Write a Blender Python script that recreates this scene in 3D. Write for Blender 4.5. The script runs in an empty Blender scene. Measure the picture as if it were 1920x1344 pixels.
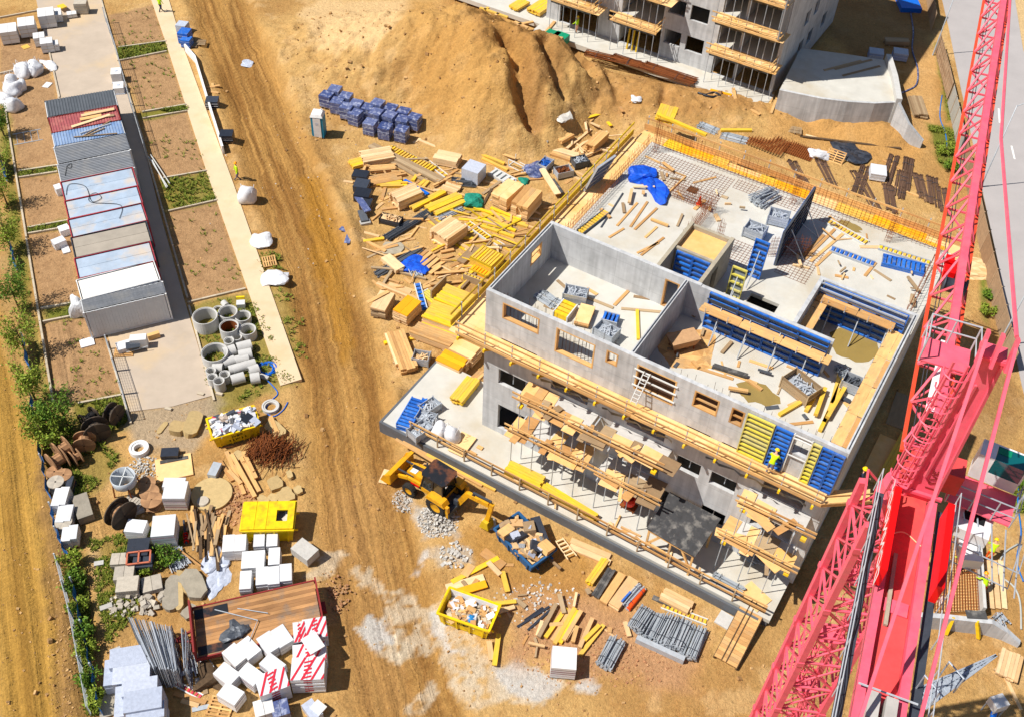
import bpy, bmesh, math, random
import numpy as np
from mathutils import Vector, Matrix, Euler
random.seed(7)
SC = bpy.context.scene
COL = SC.collection
# ---------------------------------------------------------------- camera
FPX, PITCH, ROLL, BANG, CAMH = 1969.24, math.radians(46.486), math.radians(3.2934), math.radians(-29.1925), 53.8
_f = Vector((0, math.cos(PITCH), -math.sin(PITCH))); _r = Vector((1, 0, 0)); _u = _r.cross(_f)
CR = _r*math.cos(ROLL) + _u*math.sin(ROLL); CU = -_r*math.sin(ROLL) + _u*math.cos(ROLL)
cam_d = bpy.data.cameras.new('camera'); cam = bpy.data.objects.new('camera', cam_d); COL.objects.link(cam)
cam_d.sensor_width = 36; cam_d.lens = FPX/1920*36; cam_d.clip_end = 3000; cam_d.clip_start = 0.5
mw = Matrix((CR, CU, -_f)).transposed().to_4x4(); mw.translation = Vector((0, 0, CAMH)); cam.matrix_world = mw
SC.camera = cam
# ---------------------------------------------------------------- world and sun
SUNV = Vector((0.666, 0.166, -1.0)).normalized()
w = bpy.data.worlds.new('World'); SC.world = w; w.use_nodes = True
nt = w.node_tree; nt.nodes.clear()
sky = nt.nodes.new('ShaderNodeTexSky'); sky.sky_type = 'NISHITA'; sky.sun_disc = False
sky.sun_elevation = math.radians(55.5); sky.sun_rotation = math.radians(256); sky.dust_density = 0.6
bg = nt.nodes.new('ShaderNodeBackground'); bg.inputs[1].default_value = 0.068
ow = nt.nodes.new('ShaderNodeOutputWorld'); nt.links.new(sky.outputs[0], bg.inputs[0]); nt.links.new(bg.outputs[0], ow.inputs[0])
sl = bpy.data.lights.new('sun', 'SUN'); sl.energy = 5.0; sl.angle = math.radians(0.5); sl.color = (1, 0.955, 0.88)
sun = bpy.data.objects.new('sun', sl); COL.objects.link(sun); sun.rotation_euler = SUNV.to_track_quat('-Z', 'Y').to_euler(); sun.location = (-40, 0, 80)
SC.view_settings.view_transform = 'Standard'; SC.view_settings.look = 'None'; SC.view_settings.exposure = 0.22; SC.view_settings.gamma = 1

# ---------------------------------------------------------------- pixel (1920x1344) -> world point on a level
def at(px, py, z=0.0):
    d = _f + CR*((px-960)/FPX) - CU*((py-672)/FPX)
    return Vector((0, 0, CAMH)) + d*((z-CAMH)/d.z)
O = at(904, 795, 0.8); O.z = 0
AX = Vector((math.cos(BANG), math.sin(BANG), 0)); BX = Vector((-math.sin(BANG), math.cos(BANG), 0))
def L(u, v, z=0.0): return O + AX*u + BX*v + Vector((0, 0, z))     # building grid -> world
def uv(px, py, z):
    p = at(px, py, z) - O; return p.dot(AX), p.dot(BX)

# ---------------------------------------------------------------- colour + materials
def lin(c):
    return tuple(((x/255)/12.92 if x/255 <= .04045 else ((x/255+.055)/1.055)**2.4) for x in c)
MATS = {}
def mat(name, c1, c2=None, rough=.75, var=.18, scale=3.0, bump=.0, metal=0.0, bscale=None, stain=None, stretch=None, spec=.3, world=False, joints=0):
    """c1..c2 mixed by the per-board 'tint'; noise breaks it up; stain=(rgb, amount, scale)"""
    m = bpy.data.materials.new(name); m.use_nodes = True; n = m.node_tree; N = n.nodes; b = N['Principled BSDF']; K = n.links.new
    b.inputs['Roughness'].default_value = rough; b.inputs['Metallic'].default_value = metal
    b.inputs['Specular IOR Level'].default_value = spec
    co = N.new('ShaderNodeTexCoord'); oi = N.new('ShaderNodeObjectInfo'); geo = N.new('ShaderNodeNewGeometry')
    off = N.new('ShaderNodeVectorMath'); off.operation = 'MULTIPLY_ADD'
    cr = N.new('ShaderNodeCombineXYZ')
    for i in range(3): K(oi.outputs['Random'], cr.inputs[i])
    K(cr.outputs[0], off.inputs[0]); off.inputs[1].default_value = (37, 91, 53)
    if world: K(geo.outputs['Position'], off.inputs[2])
    else: K(co.outputs['Object'], off.inputs[2])
    vec = off.outputs[0]
    if stretch:
        mp = N.new('ShaderNodeMapping'); mp.inputs['Scale'].default_value = stretch; K(vec, mp.inputs[0]); vec2 = mp.outputs[0]
    else: vec2 = vec
    at_ = N.new('ShaderNodeAttribute'); at_.attribute_name = 'tint'
    mx = N.new('ShaderNodeMix'); mx.data_type = 'RGBA'
    mx.inputs[6].default_value = (*lin(c1), 1); mx.inputs[7].default_value = (*lin(c2 or c1), 1); K(at_.outputs['Fac'], mx.inputs[0])
    nz = N.new('ShaderNodeTexNoise'); nz.inputs['Scale'].default_value = scale; nz.inputs['Detail'].default_value = 6; nz.inputs['Roughness'].default_value = .65
    K(vec2, nz.inputs['Vector'])
    mr = N.new('ShaderNodeMapRange'); mr.inputs[1].default_value = .25; mr.inputs[2].default_value = .75; mr.inputs[3].default_value = 1-var; mr.inputs[4].default_value = 1+var*.6
    K(nz.outputs[0], mr.inputs[0])
    mu = N.new('ShaderNodeMix'); mu.data_type = 'RGBA'; mu.blend_type = 'MULTIPLY'; mu.inputs[0].default_value = 1
    K(mx.outputs[2], mu.inputs[6]); K(mr.outputs[0], mu.inputs[7]); out = mu.outputs[2]
    if stain:
        n2 = N.new('ShaderNodeTexNoise'); n2.inputs['Scale'].default_value = stain[2]; n2.inputs['Detail'].default_value = 8; n2.inputs['Roughness'].default_value = .6; K(vec, n2.inputs['Vector'])
        r2 = N.new('ShaderNodeMapRange'); r2.inputs[1].default_value = .5; r2.inputs[2].default_value = .68; r2.inputs[3].default_value = 0; r2.inputs[4].default_value = stain[1]; K(n2.outputs[0], r2.inputs[0])
        m3 = N.new('ShaderNodeMix'); m3.data_type = 'RGBA'; m3.inputs[7].default_value = (*lin(stain[0]), 1); K(r2.outputs[0], m3.inputs[0]); K(out, m3.inputs[6]); out = m3.outputs[2]
    if joints:   # shutter joints and drip streaks of cast walls
        sp = N.new('ShaderNodeSeparateXYZ'); K(co.outputs['Object'], sp.inputs[0]); ad = N.new('ShaderNodeMath'); ad.operation = 'ADD'; K(sp.outputs[0], ad.inputs[0]); K(sp.outputs[1], ad.inputs[1]); sv = N.new('ShaderNodeMapping'); sv.inputs['Scale'].default_value = (3.5, 3.5, .25); K(vec, sv.inputs[0]); s4 = N.new('ShaderNodeTexNoise'); s4.inputs['Scale'].default_value = 1; s4.inputs['Detail'].default_value = 6; K(sv.outputs[0], s4.inputs['Vector'])
        r4 = N.new('ShaderNodeMapRange'); r4.inputs[1].default_value = .35; r4.inputs[2].default_value = .65; r4.inputs[3].default_value = .84; r4.inputs[4].default_value = 1.06; K(s4.outputs[0], r4.inputs[0]); acc = r4.outputs[0]
        for src, per in ((ad.outputs[0], joints), (sp.outputs[2], 1.35)):
            pp = N.new('ShaderNodeMath'); pp.operation = 'PINGPONG'; pp.inputs[1].default_value = per/2; K(src, pp.inputs[0]); lt_ = N.new('ShaderNodeMath'); lt_.operation = 'GREATER_THAN'; lt_.inputs[1].default_value = .014; K(pp.outputs[0], lt_.inputs[0]); m5 = N.new('ShaderNodeMath'); m5.operation = 'MULTIPLY_ADD'; K(lt_.outputs[0], m5.inputs[0]); m5.inputs[1].default_value = .2; m5.inputs[2].default_value = .8; m6 = N.new('ShaderNodeMath'); m6.operation = 'MULTIPLY'; K(acc, m6.inputs[0]); K(m5.outputs[0], m6.inputs[1]); acc = m6.outputs[0]
        m7 = N.new('ShaderNodeMix'); m7.data_type = 'RGBA'; m7.blend_type = 'MULTIPLY'; m7.inputs[0].default_value = 1; K(out, m7.inputs[6]); K(acc, m7.inputs[7]); out = m7.outputs[2]
    K(out, b.inputs['Base Color'])
    if bump:
        nb = N.new('ShaderNodeTexNoise'); nb.inputs['Scale'].default_value = bscale or scale*4; nb.inputs['Detail'].default_value = 5; K(vec2, nb.inputs['Vector'])
        bp = N.new('ShaderNodeBump'); bp.inputs['Strength'].default_value = bump; bp.inputs['Distance'].default_value = .05; K(nb.outputs[0], bp.inputs['Height']); K(bp.outputs[0], b.inputs['Normal'])
    MATS[name] = m; return m

# ---------------------------------------------------------------- mesh builder
class MB:
    def __init__(s): s.V = []; s.F = []; s.T = []; s.M = []; s.t = 0.0; s.m = 0; s.P = []
    def each(s, name, mats, parent=None, smooth=False, label=None, **k):
        """every primitive added becomes an object of its own"""
        P = s.P + [len(s.F)]; out = []
        for a, b in zip(P[:-1], P[1:]):
            q = MB(); ids = sorted({i for f in s.F[a:b] for i in f}); mp = {i: j for j, i in enumerate(ids)}
            q.V = [s.V[i] for i in ids]; q.F = [tuple(mp[i] for i in f) for f in s.F[a:b]]; q.T = s.T[a:b]; q.M = s.M[a:b]
            out.append(q.build(name, mats, parent, smooth, **k))
        return out
    def poly(s, pts, t=None):
        s.P.append(len(s.F)); i = len(s.V); s.V += [tuple(p) for p in pts]; s.F.append(tuple(range(i, i+len(pts)))); s.T.append(s.t if t is None else t); s.M.append(s.m)
    def mesh(s, V, F, t=None):
        s.P.append(len(s.F)); i = len(s.V); s.V += [tuple(p) for p in V]
        for f in F: s.F.append(tuple(i+k for k in f)); s.T.append(s.t if t is None else t); s.M.append(s.m)
    def hexa(s, P, t=None):
        s.mesh(P, [(0, 3, 2, 1), (4, 5, 6, 7), (0, 1, 5, 4), (1, 2, 6, 5), (2, 3, 7, 6), (3, 0, 4, 7)], t)
    def box(s, x0, x1, y0, y1, z0, z1, t=None):
        s.hexa([(x0, y0, z0), (x1, y0, z0), (x1, y1, z0), (x0, y1, z0), (x0, y0, z1), (x1, y0, z1), (x1, y1, z1), (x0, y1, z1)], t)
    def obox(s, c, size, rz=0.0, t=None, rx=0.0, ry=0.0):
        """box centred in plan at c, resting with its underside on c.z"""
        R = Euler((rx, ry, rz)).to_matrix(); a, b, h = size[0]/2, size[1]/2, size[2]; c = Vector(c)
        s.hexa([c + R @ Vector(p) for p in ((-a, -b, 0), (a, -b, 0), (a, b, 0), (-a, b, 0), (-a, -b, h), (a, -b, h), (a, b, h), (-a, b, h))], t)
    def bar(s, p, q, w, h=None, t=None, up=(0, 0, 1)):
        """rectangular bar p->q, centred"""
        p = Vector(p); q = Vector(q); h = h or w; d = (q-p).normalized(); up = Vector(up)
        if abs(d.dot(up)) > .98: up = Vector((1, 0, 0))
        r = d.cross(up).normalized()*(w/2); u = r.cross(d).normalized()*(h/2)
        s.hexa([p-r-u, p+r-u, p+r+u, p-r+u, q-r-u, q+r-u, q+r+u, q-r+u], t)
    def tube(s, pts, r, n=6, t=None, caps=True):
        pts = [Vector(p) for p in pts]; V = []; F = []; k = len(pts)
        for i, p in enumerate(pts):
            d = (pts[min(i+1, k-1)] - pts[max(i-1, 0)]).normalized(); a = Vector((0, 0, 1)) if abs(d.z) < .9 else Vector((1, 0, 0))
            x = d.cross(a).normalized(); y = d.cross(x)
            for j in range(n): V.append(p + x*(math.cos(6.2832*j/n)*r) + y*(math.sin(6.2832*j/n)*r))
        for i in range(k-1):
            for j in range(n): F.append((i*n+j, i*n+(j+1) % n, (i+1)*n+(j+1) % n, (i+1)*n+j))
        if caps: F.append(tuple(range(n))[::-1]); F.append(tuple((k-1)*n+j for j in range(n)))
        s.mesh(V, F, t)
    def lathe(s, prof, c=(0, 0, 0), n=20, t=None, close=False, R=None):
        """prof of (r, z) turned round z; R optional 3x3"""
        V = []; F = []; c = Vector(c); k = len(prof)
        for r, z in prof:
            for j in range(n):
                p = Vector((r*math.cos(6.2832*j/n), r*math.sin(6.2832*j/n), z)); V.append(c + (R @ p if R else p))
        for i in range(k if close else k-1):
            i2 = (i+1) % k
            for j in range(n): F.append((i*n+j, i*n+(j+1) % n, i2*n+(j+1) % n, i2*n+j))
        s.mesh(V, F, t)
    def prism(s, pts, z0, z1, t=None):
        n = len(pts); V = [(p[0], p[1], z0) for p in pts] + [(p[0], p[1], z1) for p in pts]
        s.mesh(V, [tuple(range(n))[::-1], tuple(range(n, 2*n))] + [(i, (i+1) % n, n+(i+1) % n, n+i) for i in range(n)], t)
    def build(s, name, mats, parent=None, smooth=False, loc=None, rz=0.0):
        me = bpy.data.meshes.new(name); me.from_pydata(s.V, [], s.F)
        a = me.attributes.new('tint', 'FLOAT', 'FACE'); a.data.foreach_set('value', s.T)
        if not isinstance(mats, (list, tuple)): mats = [mats]
        for m in mats: me.materials.append(MATS[m] if isinstance(m, str) else m)
        me.polygons.foreach_set('material_index', s.M)
        if smooth: me.polygons.foreach_set('use_smooth', [True]*len(s.F))
        o = bpy.data.objects.new(name, me); COL.objects.link(o)
        if parent: o.parent = parent
        if loc is not None: o.location = loc
        o.rotation_euler[2] = rz
        return o
def wallbox(mb, u0, u1, v0, v1, z0, z1, holes=(), axis='u', t=None):
    """wall with rectangular openings cut through it: holes=(a0,a1,z0,z1) along axis"""
    A0, A1 = (u0, u1) if axis == 'u' else (v0, v1)
    xs = sorted({A0, A1, *[h[0] for h in holes], *[h[1] for h in holes]}); zs = sorted({z0, z1, *[h[2] for h in holes], *[h[3] for h in holes]})
    xs = [x for x in xs if A0 <= x <= A1]; zs = [z for z in zs if z0 <= z <= z1]; tt = mb.t if t is None else t
    solid = lambda i, k: 0 <= i < len(xs)-1 and 0 <= k < len(zs)-1 and not any(h[0] <= (xs[i]+xs[i+1])/2 <= h[1] and h[2] <= (zs[k]+zs[k+1])/2 <= h[3] for h in holes)
    def P(a, c, z): return (a, (v0, v1)[c], z) if axis == 'u' else ((u0, u1)[c], a, z)
    for i in range(len(xs)-1):
        for k in range(len(zs)-1):
            if not solid(i, k): continue
            a, b_, lo, hi = xs[i], xs[i+1], zs[k], zs[k+1]
            mb.poly([P(a, 0, lo), P(b_, 0, lo), P(b_, 0, hi), P(a, 0, hi)], tt); mb.poly([P(a, 1, lo), P(a, 1, hi), P(b_, 1, hi), P(b_, 1, lo)], tt)
            if not solid(i-1, k): mb.poly([P(a, 0, lo), P(a, 0, hi), P(a, 1, hi), P(a, 1, lo)], tt)
            if not solid(i+1, k): mb.poly([P(b_, 0, lo), P(b_, 1, lo), P(b_, 1, hi), P(b_, 0, hi)], tt)
            if not solid(i, k-1): mb.poly([P(a, 0, lo), P(a, 1, lo), P(b_, 1, lo), P(b_, 0, lo)], tt)
            if not solid(i, k+1): mb.poly([P(a, 0, hi), P(b_, 0, hi), P(b_, 1, hi), P(a, 1, hi)], tt)
def tag(o, label=None, cat=None, group=None, kind=None):
    if label: o['label'] = label
    if cat: o['category'] = cat
    if group: o['group'] = group
    if kind: o['kind'] = kind
    return o
def thing(name, label, cat, loc=(0, 0, 0), rz=0.0, group=None):
    o = bpy.data.objects.new(name, None); COL.objects.link(o); o.location = loc; o.rotation_euler[2] = rz; o.empty_display_size = .3
    return tag(o, label, cat, group)
def copy_tree(o, loc=None, rz=None, label=None, parent=None):
    c = o.copy(); COL.objects.link(c)
    if parent: c.parent = parent
    if loc is not None: c.location = loc
    if rz is not None: c.rotation_euler[2] = rz
    if label: c['label'] = label
    for ch in o.children: copy_tree(ch, parent=c)
    return c
def line(px0, py0, px1, py1, z=0.0):
    """two pixels on a level -> middle, heading, length"""
    p = at(px0, py0, z); q = at(px1, py1, z); d = q-p
    return (p+q)/2, math.atan2(d.y, d.x), d.length

def text_part(body, size, name, m, parent, loc, rot, ext=.004, shear=0.0):
    c = bpy.data.curves.new(name, 'FONT'); c.body = body; c.size = size; c.extrude = ext; c.align_x = 'CENTER'; c.align_y = 'CENTER'; c.shear = shear; c.resolution_u = 2
    t = bpy.data.objects.new(name, c); COL.objects.link(t); bpy.context.view_layer.update()
    me = bpy.data.meshes.new_from_object(t); bpy.data.objects.remove(t); bpy.data.curves.remove(c)
    me.materials.clear(); me.materials.append(MATS[m]); o = bpy.data.objects.new(name, me); COL.objects.link(o); o.parent = parent; o.location = loc; o.rotation_euler = rot; return o
# ---------------------------------------------------------------- materials
mat('concrete', (196, 197, 198), (170, 170, 170), .9, .2, .9, .12, stain=((150, 150, 150), .5, .5), bscale=9, joints=2.4)
mat('slab_concrete', (198, 195, 186), (182, 177, 166), .92, .12, .9, .12, stain=((176, 160, 130), .55, .22), bscale=8)
mat('old_concrete', (170, 160, 140), (150, 142, 128), .95, .25, 2.2, .3)
mat('pale_concrete', (196, 194, 190), (176, 172, 166), .9, .15, 2.0, .15)
mat('timber', (228, 182, 118), (186, 138, 84), .8, .24, 6, .1, stretch=(.25, 1, 1), stain=((170, 146, 112), .5, .9))
mat('pale_timber', (238, 206, 160), (208, 166, 114), .8, .2, 6, .1, stretch=(.25, 1, 1), stain=((190, 164, 128), .4, .9))
mat('grey_timber', (182, 158, 124), (144, 118, 88), .85, .2, 6, .15, stretch=(.25, 1, 1))
mat('yellow_timber', (238, 196, 28), (222, 178, 84), .65, .22, 5, .05, stretch=(.3, 1, 1), stain=((190, 160, 90), .5, .9))
mat('yellow_rail', (208, 176, 34), (170, 138, 30), .6, .2, 5, .05)
mat('orange_ply', (246, 178, 24), (236, 160, 22), .55, .12, 3)
mat('ply', (230, 184, 118), (244, 204, 148), .75, .14, 2.5, .05, stain=((222, 160, 66), .5, .7))
mat('black_ply', (62, 62, 64), (90, 88, 86), .6, .35, 3, .1, stain=((140, 136, 130), .7, 2.0))
mat('steel', (172, 180, 190), (196, 200, 206), .45, .2, 6, metal=.25)
mat('dark_steel', (72, 78, 88), (104, 108, 114), .5, .25, 5, metal=.3)
mat('galvanised', (184, 190, 196), (156, 164, 172), .5, .2, 4, metal=.15)
mat('rust', (142, 78, 34), (96, 52, 26), .9, .35, 7, .2)
mat('dark_rebar', (84, 62, 50), (116, 88, 70), .8, .3, 6, .1)
mat('form_blue', (44, 116, 210), (28, 88, 178), .5, .16, 4, stain=((150, 165, 185), .35, 3.0))
mat('form_face', (130, 138, 146), (120, 112, 90), .6, .2, 3)
mat('form_yellow', (222, 206, 60), (200, 190, 120), .5, .2, 4)
mat('white_frame', (214, 216, 214), (196, 198, 196), .5, .12, 4)
mat('crane_red', (238, 96, 118), (228, 78, 100), .45, .22, 2.2, stain=((206, 120, 120), .4, 1.3), spec=.45)
mat('crane_orange', (228, 78, 48), (216, 58, 40), .5, .12, 2.5)
mat('deck_red', (222, 76, 76), (206, 60, 62), .75, .25, 1.2, .08, stain=((178, 92, 76), .65, 1.4))
mat('sign_red', (232, 16, 18), None, .4, .05, 2)
mat('white', (228, 228, 228), (206, 208, 212), .6, .1, 3, stain=((196, 184, 164), .35, 1.1))
mat('wrap_white', (232, 232, 234), (206, 208, 214), .4, .1, 5, .2, spec=.5)
mat('wrap_grey', (196, 202, 216), (170, 178, 196), .3, .2, 6, .3, spec=.5)
mat('stripe_red', (206, 36, 58), (226, 96, 110), .5, .2, 6)
mat('block_white', (226, 226, 226), (210, 208, 206), .85, .08, 4)
mat('block_grey', (190, 180, 164), (166, 158, 146), .9, .2, 5, .2)
mat('block_tan', (196, 170, 120), (176, 150, 104), .9, .2, 5, .2)
mat('strap_maroon', (110, 50, 62), None, .7)
mat('slat_gap', (90, 62, 40), None, .9)
mat('brick_red', (196, 112, 84), (214, 150, 120), .9, .2, 6, .2)
mat('blue_wrap', (56, 72, 124), (104, 114, 156), .3, .35, 7, .3, spec=.6, stain=((186, 192, 212), .75, 3.2))
mat('black_plastic', (34, 38, 48), (62, 68, 80), .4, .3, 5, .2, spec=.5)
mat('blue_tarp', (16, 72, 190), (30, 96, 220), .5, .3, 4, .6, bscale=7)
mat('teal_net', (18, 124, 104), (40, 150, 126), .7, .3, 8, .5)
mat('green_plastic', (10, 128, 92), (18, 150, 110), .45, .12, 3)
mat('net_blue', (36, 108, 180), (60, 130, 196), .7, .25, 5, .3)
mat('bright_blue', (20, 104, 206), None, .45, .1, 4)
mat('toilet_blue', (24, 132, 168), None, .45, .08, 3)
mat('skip_yellow', (238, 202, 10), (222, 182, 10), .55, .2, 2.5, .1, stain=((168, 124, 40), .6, 1.8))
mat('skip_blue', (40, 92, 140), (30, 70, 110), .6, .25, 3, .1)
mat('trailer_red', (140, 44, 42), (112, 34, 38), .6, .25, 2)
mat('trailer_deck', (194, 144, 94), (150, 108, 70), .85, .4, 1.8, .1, stretch=(.3, 1, 1), stain=((122, 112, 102), .85, .8))
mat('backhoe_yellow', (226, 164, 16), (204, 142, 14), .5, .2, 3, spec=.4, stain=((150, 100, 40), .5, 1.6))
mat('rubber', (44, 42, 40), (70, 62, 54), .9, .3, 6, .2)
mat('hub_yellow', (206, 150, 26), None, .6, .2, 4)
mat('glass_dark', (26, 34, 36), None, .08, .05, 2, spec=.8)
mat('cab_glass', (10, 92, 96), (18, 110, 112), .08, .1, 2, spec=.9)
mat('black_paint', (34, 36, 42), (50, 46, 44), .45, .2, 3, stain=((128, 78, 50), .8, 1.2))
mat('dark_void', (24, 24, 28), None, .9)
mat('text_black', (40, 34, 10), None, .6)
mat('roof_grey', (150, 152, 156), (126, 130, 136), .5, .16, 1.6, metal=.2, stain=((176, 170, 160), .4, .7))
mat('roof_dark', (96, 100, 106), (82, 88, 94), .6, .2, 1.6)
mat('roof_pale', (174, 188, 204), (164, 180, 198), .5, .2, 1.1, stain=((206, 186, 162), .8, .5))
mat('roof_blue', (146, 166, 194), (126, 150, 186), .5, .2, 1.4, stain=((84, 124, 176), .6, .8))
mat('roof_red', (172, 92, 94), (156, 82, 84), .6, .2, 1.6, stain=((196, 140, 120), .5, .8))
mat('roof_tan', (168, 158, 144), (150, 142, 130), .8, .16, 1.2)
mat('roof_white', (236, 232, 224), (222, 218, 210), .6, .06, 1.0)
mat('box_white', (214, 216, 218), (196, 198, 202), .6, .1, 1.2)
mat('box_red', (176, 62, 72), None, .5, .12, 2)
mat('kerb', (198, 184, 162), (180, 166, 144), .9, .16, 4, .1)
mat('asphalt_old', (186, 170, 152), (170, 154, 136), .95, .14, .5, .15, bscale=30, stain=((206, 178, 136), .6, .2), world=True)
mat('path_slab', (216, 192, 158), (208, 180, 144), .9, .08, 1.2, .1, bscale=14, stain=((200, 166, 116), .4, .4), world=True)
mat('road_asphalt', (172, 166, 164), (160, 156, 154), .95, .1, .35, .1, bscale=30, world=True)
mat('road_paint', (232, 230, 224), None, .8, .1, 4)
mat('leaf_green', (116, 142, 38), (156, 168, 60), .7, .3, 5)
mat('leaf_dark', (72, 112, 30), (120, 146, 44), .7, .3, 5)
mat('grass_blade', (96, 116, 30), (132, 134, 48), .8, .3, 5)
mat('bark', (96, 76, 56), (78, 62, 46), .95, .3, 8, .3)
mat('drum_wood', (176, 134, 96), (140, 104, 74), .85, .25, 5, .15)
mat('drum_dark', (62, 54, 48), (92, 78, 64), .85, .3, 5, .15)
mat('hivis', (196, 240, 20), (176, 226, 30), .8, .06, 8)
mat('orange_cloth', (240, 96, 24), None, .8, .1, 8)
mat('dark_cloth', (44, 50, 72), (60, 62, 80), .9, .2, 10)
mat('grey_cloth', (126, 116, 126), None, .9, .2, 10)
mat('skin', (214, 160, 126), None, .6, .05, 10)
mat('helmet_yellow', (250, 206, 16), None, .35, .04, 6)
mat('helmet_white', (240, 240, 238), None, .35, .04, 6)
mat('helmet_orange', (250, 160, 16), None, .35, .04, 6)
mat('orange', (236, 84, 26), None, .5, .1, 4)
mat('traffic_red', (236, 52, 20), None, .5, .05, 6)
mat('clod', (206, 166, 112), (150, 112, 70), .95, .25, 5)
mat('rubble', (204, 190, 166), (170, 154, 130), .95, .25, 4, .3)
mat('rubble_pale', (208, 204, 196), (180, 176, 170), .95, .2, 4, .3)
mat('brick_rubble', (190, 150, 110), (170, 120, 84), .95, .25, 4, .3)
mat('trash', (220, 214, 204), (150, 120, 96), .8, .3, 4)
mat('hose_blue', (26, 112, 190), (30, 140, 190), .5, .1, 4)
mat('hose_grey', (176, 178, 172), None, .6, .1, 4)
mat('fence_wood', (176, 148, 118), (150, 120, 92), .9, .25, 3, .1)
mat('fence_panel', (186, 182, 172), (166, 164, 156), .8, .16, 2)
mat('puddle', (150, 128, 74), None, .12, .1, 1.5, spec=.5)
mat('black_cable', (30, 28, 28), None, .6)
mat('opening_dark', (84, 62, 44), (70, 52, 38), .95, .25, 2, .3)
# ---------------------------------------------------------------- terrain: one sheet
_rs = np.random.RandomState(3); _lat = _rs.rand(256, 256)
def vnoise(x, y):
    xi = np.floor(x).astype(int); yi = np.floor(y).astype(int); fx = x-xi; fy = y-yi; fx = fx*fx*(3-2*fx); fy = fy*fy*(3-2*fy)
    g = lambda i, j: _lat[(xi+i) % 256, (yi+j) % 256]
    return (g(0, 0)*(1-fx)+g(1, 0)*fx)*(1-fy)+(g(0, 1)*(1-fx)+g(1, 1)*fx)*fy
def fbm(x, y, s, o=4, seed=0):
    t = 0; a = .5; n = 0
    for i in range(o):
        t = t + a*vnoise(x*s+seed*17.3+i*31.7, y*s+seed*9.1+i*13.3); n += a; s *= 2.03; a *= .55
    return t/n
def W(pts): return [at(p[0], p[1], p[2] if len(p) > 2 else 0).to_tuple()[:2] for p in pts]
def seg(x, y, P, Z=None):
    """distance to a polyline, interpolated value, and signed side"""
    best = np.full(np.shape(x), 1e9); val = np.zeros(np.shape(x)); side = np.zeros(np.shape(x)); run = np.zeros(np.shape(x)); L0 = 0
    for i in range(len(P)-1):
        ax, ay = P[i]; bx, by = P[i+1]; dx, dy = bx-ax, by-ay; l = math.hypot(dx, dy)
        t = np.clip(((x-ax)*dx+(y-ay)*dy)/(l*l), 0, 1); d = np.hypot(x-ax-t*dx, y-ay-t*dy); k = d < best
        best = np.where(k, d, best); run = np.where(k, L0+t*l, run); side = np.where(k, (x-ax)*dy-(y-ay)*dx, side)
        if Z is not None: val = np.where(k, Z[i]*(1-t)+Z[i+1]*t, val)
        L0 += l
    return best, val, np.sign(side)*best, run
def sdf(x, y, P):
    d = np.full(np.shape(x), 1e9); ins = np.zeros(np.shape(x), bool); n = len(P)
    for i in range(n):
        ax, ay = P[i]; bx, by = P[(i+1) % n]; dx, dy = bx-ax, by-ay
        t = np.clip(((x-ax)*dx+(y-ay)*dy)/(dx*dx+dy*dy+1e-9), 0, 1); d = np.minimum(d, np.hypot(x-ax-t*dx, y-ay-t*dy))
        c = ((ay > y) != (by > y)) & (x < (bx-ax)*(y-ay)/((by-ay) if by != ay else 1e-9)+ax); ins ^= c
    return np.where(ins, d, -d)
sm = lambda a, b, t: (lambda q: q*q*(3-2*q))(np.clip((t-a)/(b-a), 0, 1))
ROAD = W([(385, -60), (408, 0), (455, 130), (535, 330), (600, 500), (640, 700), (668, 880), (705, 1080), (770, 1344), (800, 1460)])
RW = 2.55
LTRK = W([(-10, 640), (25, 900), (50, 1120), (75, 1344), (90, 1480)])
RIDGES = [([(600, 80, 1.8), (720, 40, 4.2), (860, 20, 6.4), (915, 50, 6.8), (948, 85, 6.0)], 9.6), ([(965, 100, 5.2), (1015, 80, 5.0), (1080, 105, 4.2)], 4.8),
          ([(1000, 120, 3.0), (1030, 190, 1.6)], 4.2), ([(1110, 150, 2.0), (1260, 178, 1.6), (1420, 205, 1.0)], 5.2), ([(1600, 232, .6), (1660, 238, .9)], 2.6), ([(700, 790, .4), (735, 740, .55)], 1.5),
          ([(480, 140, .25), (560, 260, .45), (640, 430, .5), (665, 600, .4)], 1.6), ([(1555, 205, 1.2), (1690, 225, .4)], 2.2)]
RIDG = [(W(p), [q[2] for q in p], r) for p, r in RIDGES]
GUL = [(W([(948, 80, 5.6), (962, 120, 4.0), (975, 180, 2.2), (990, 250, .5)]), .9, 2.6), (W([(1090, 100, 3.6), (1096, 150, 2)]), .9, 2.4), (W([(1020, 100, 4.4), (1035, 160, 2.4), (1050, 210, 1)]), .7, 1.2), (W([(1150, 150, 2), (1165, 190, 1)]), .6, .7), (W([(1250, 165, 1.6), (1240, 210, .6)]), .6, .6), (W([(770, 60, 3), (700, 75, 2.5), (640, 70, 2)]), .5, .25), (W([(905, 55, 4), (860, 90, 3), (850, 160, 1.6)]), .8, .5),
       (W([(935, 70, 4), (925, 130, 3), (930, 200, 1)]), .9, .5)]
PATHP = W([(284, 2), (316, -2), (345, 93), (440, 352), (566, 712), (526, 724), (470, 560), (388, 325), (310, 78)])
TRENCH = W([(1380, 215), (1500, 225), (1640, 262)])
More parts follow.
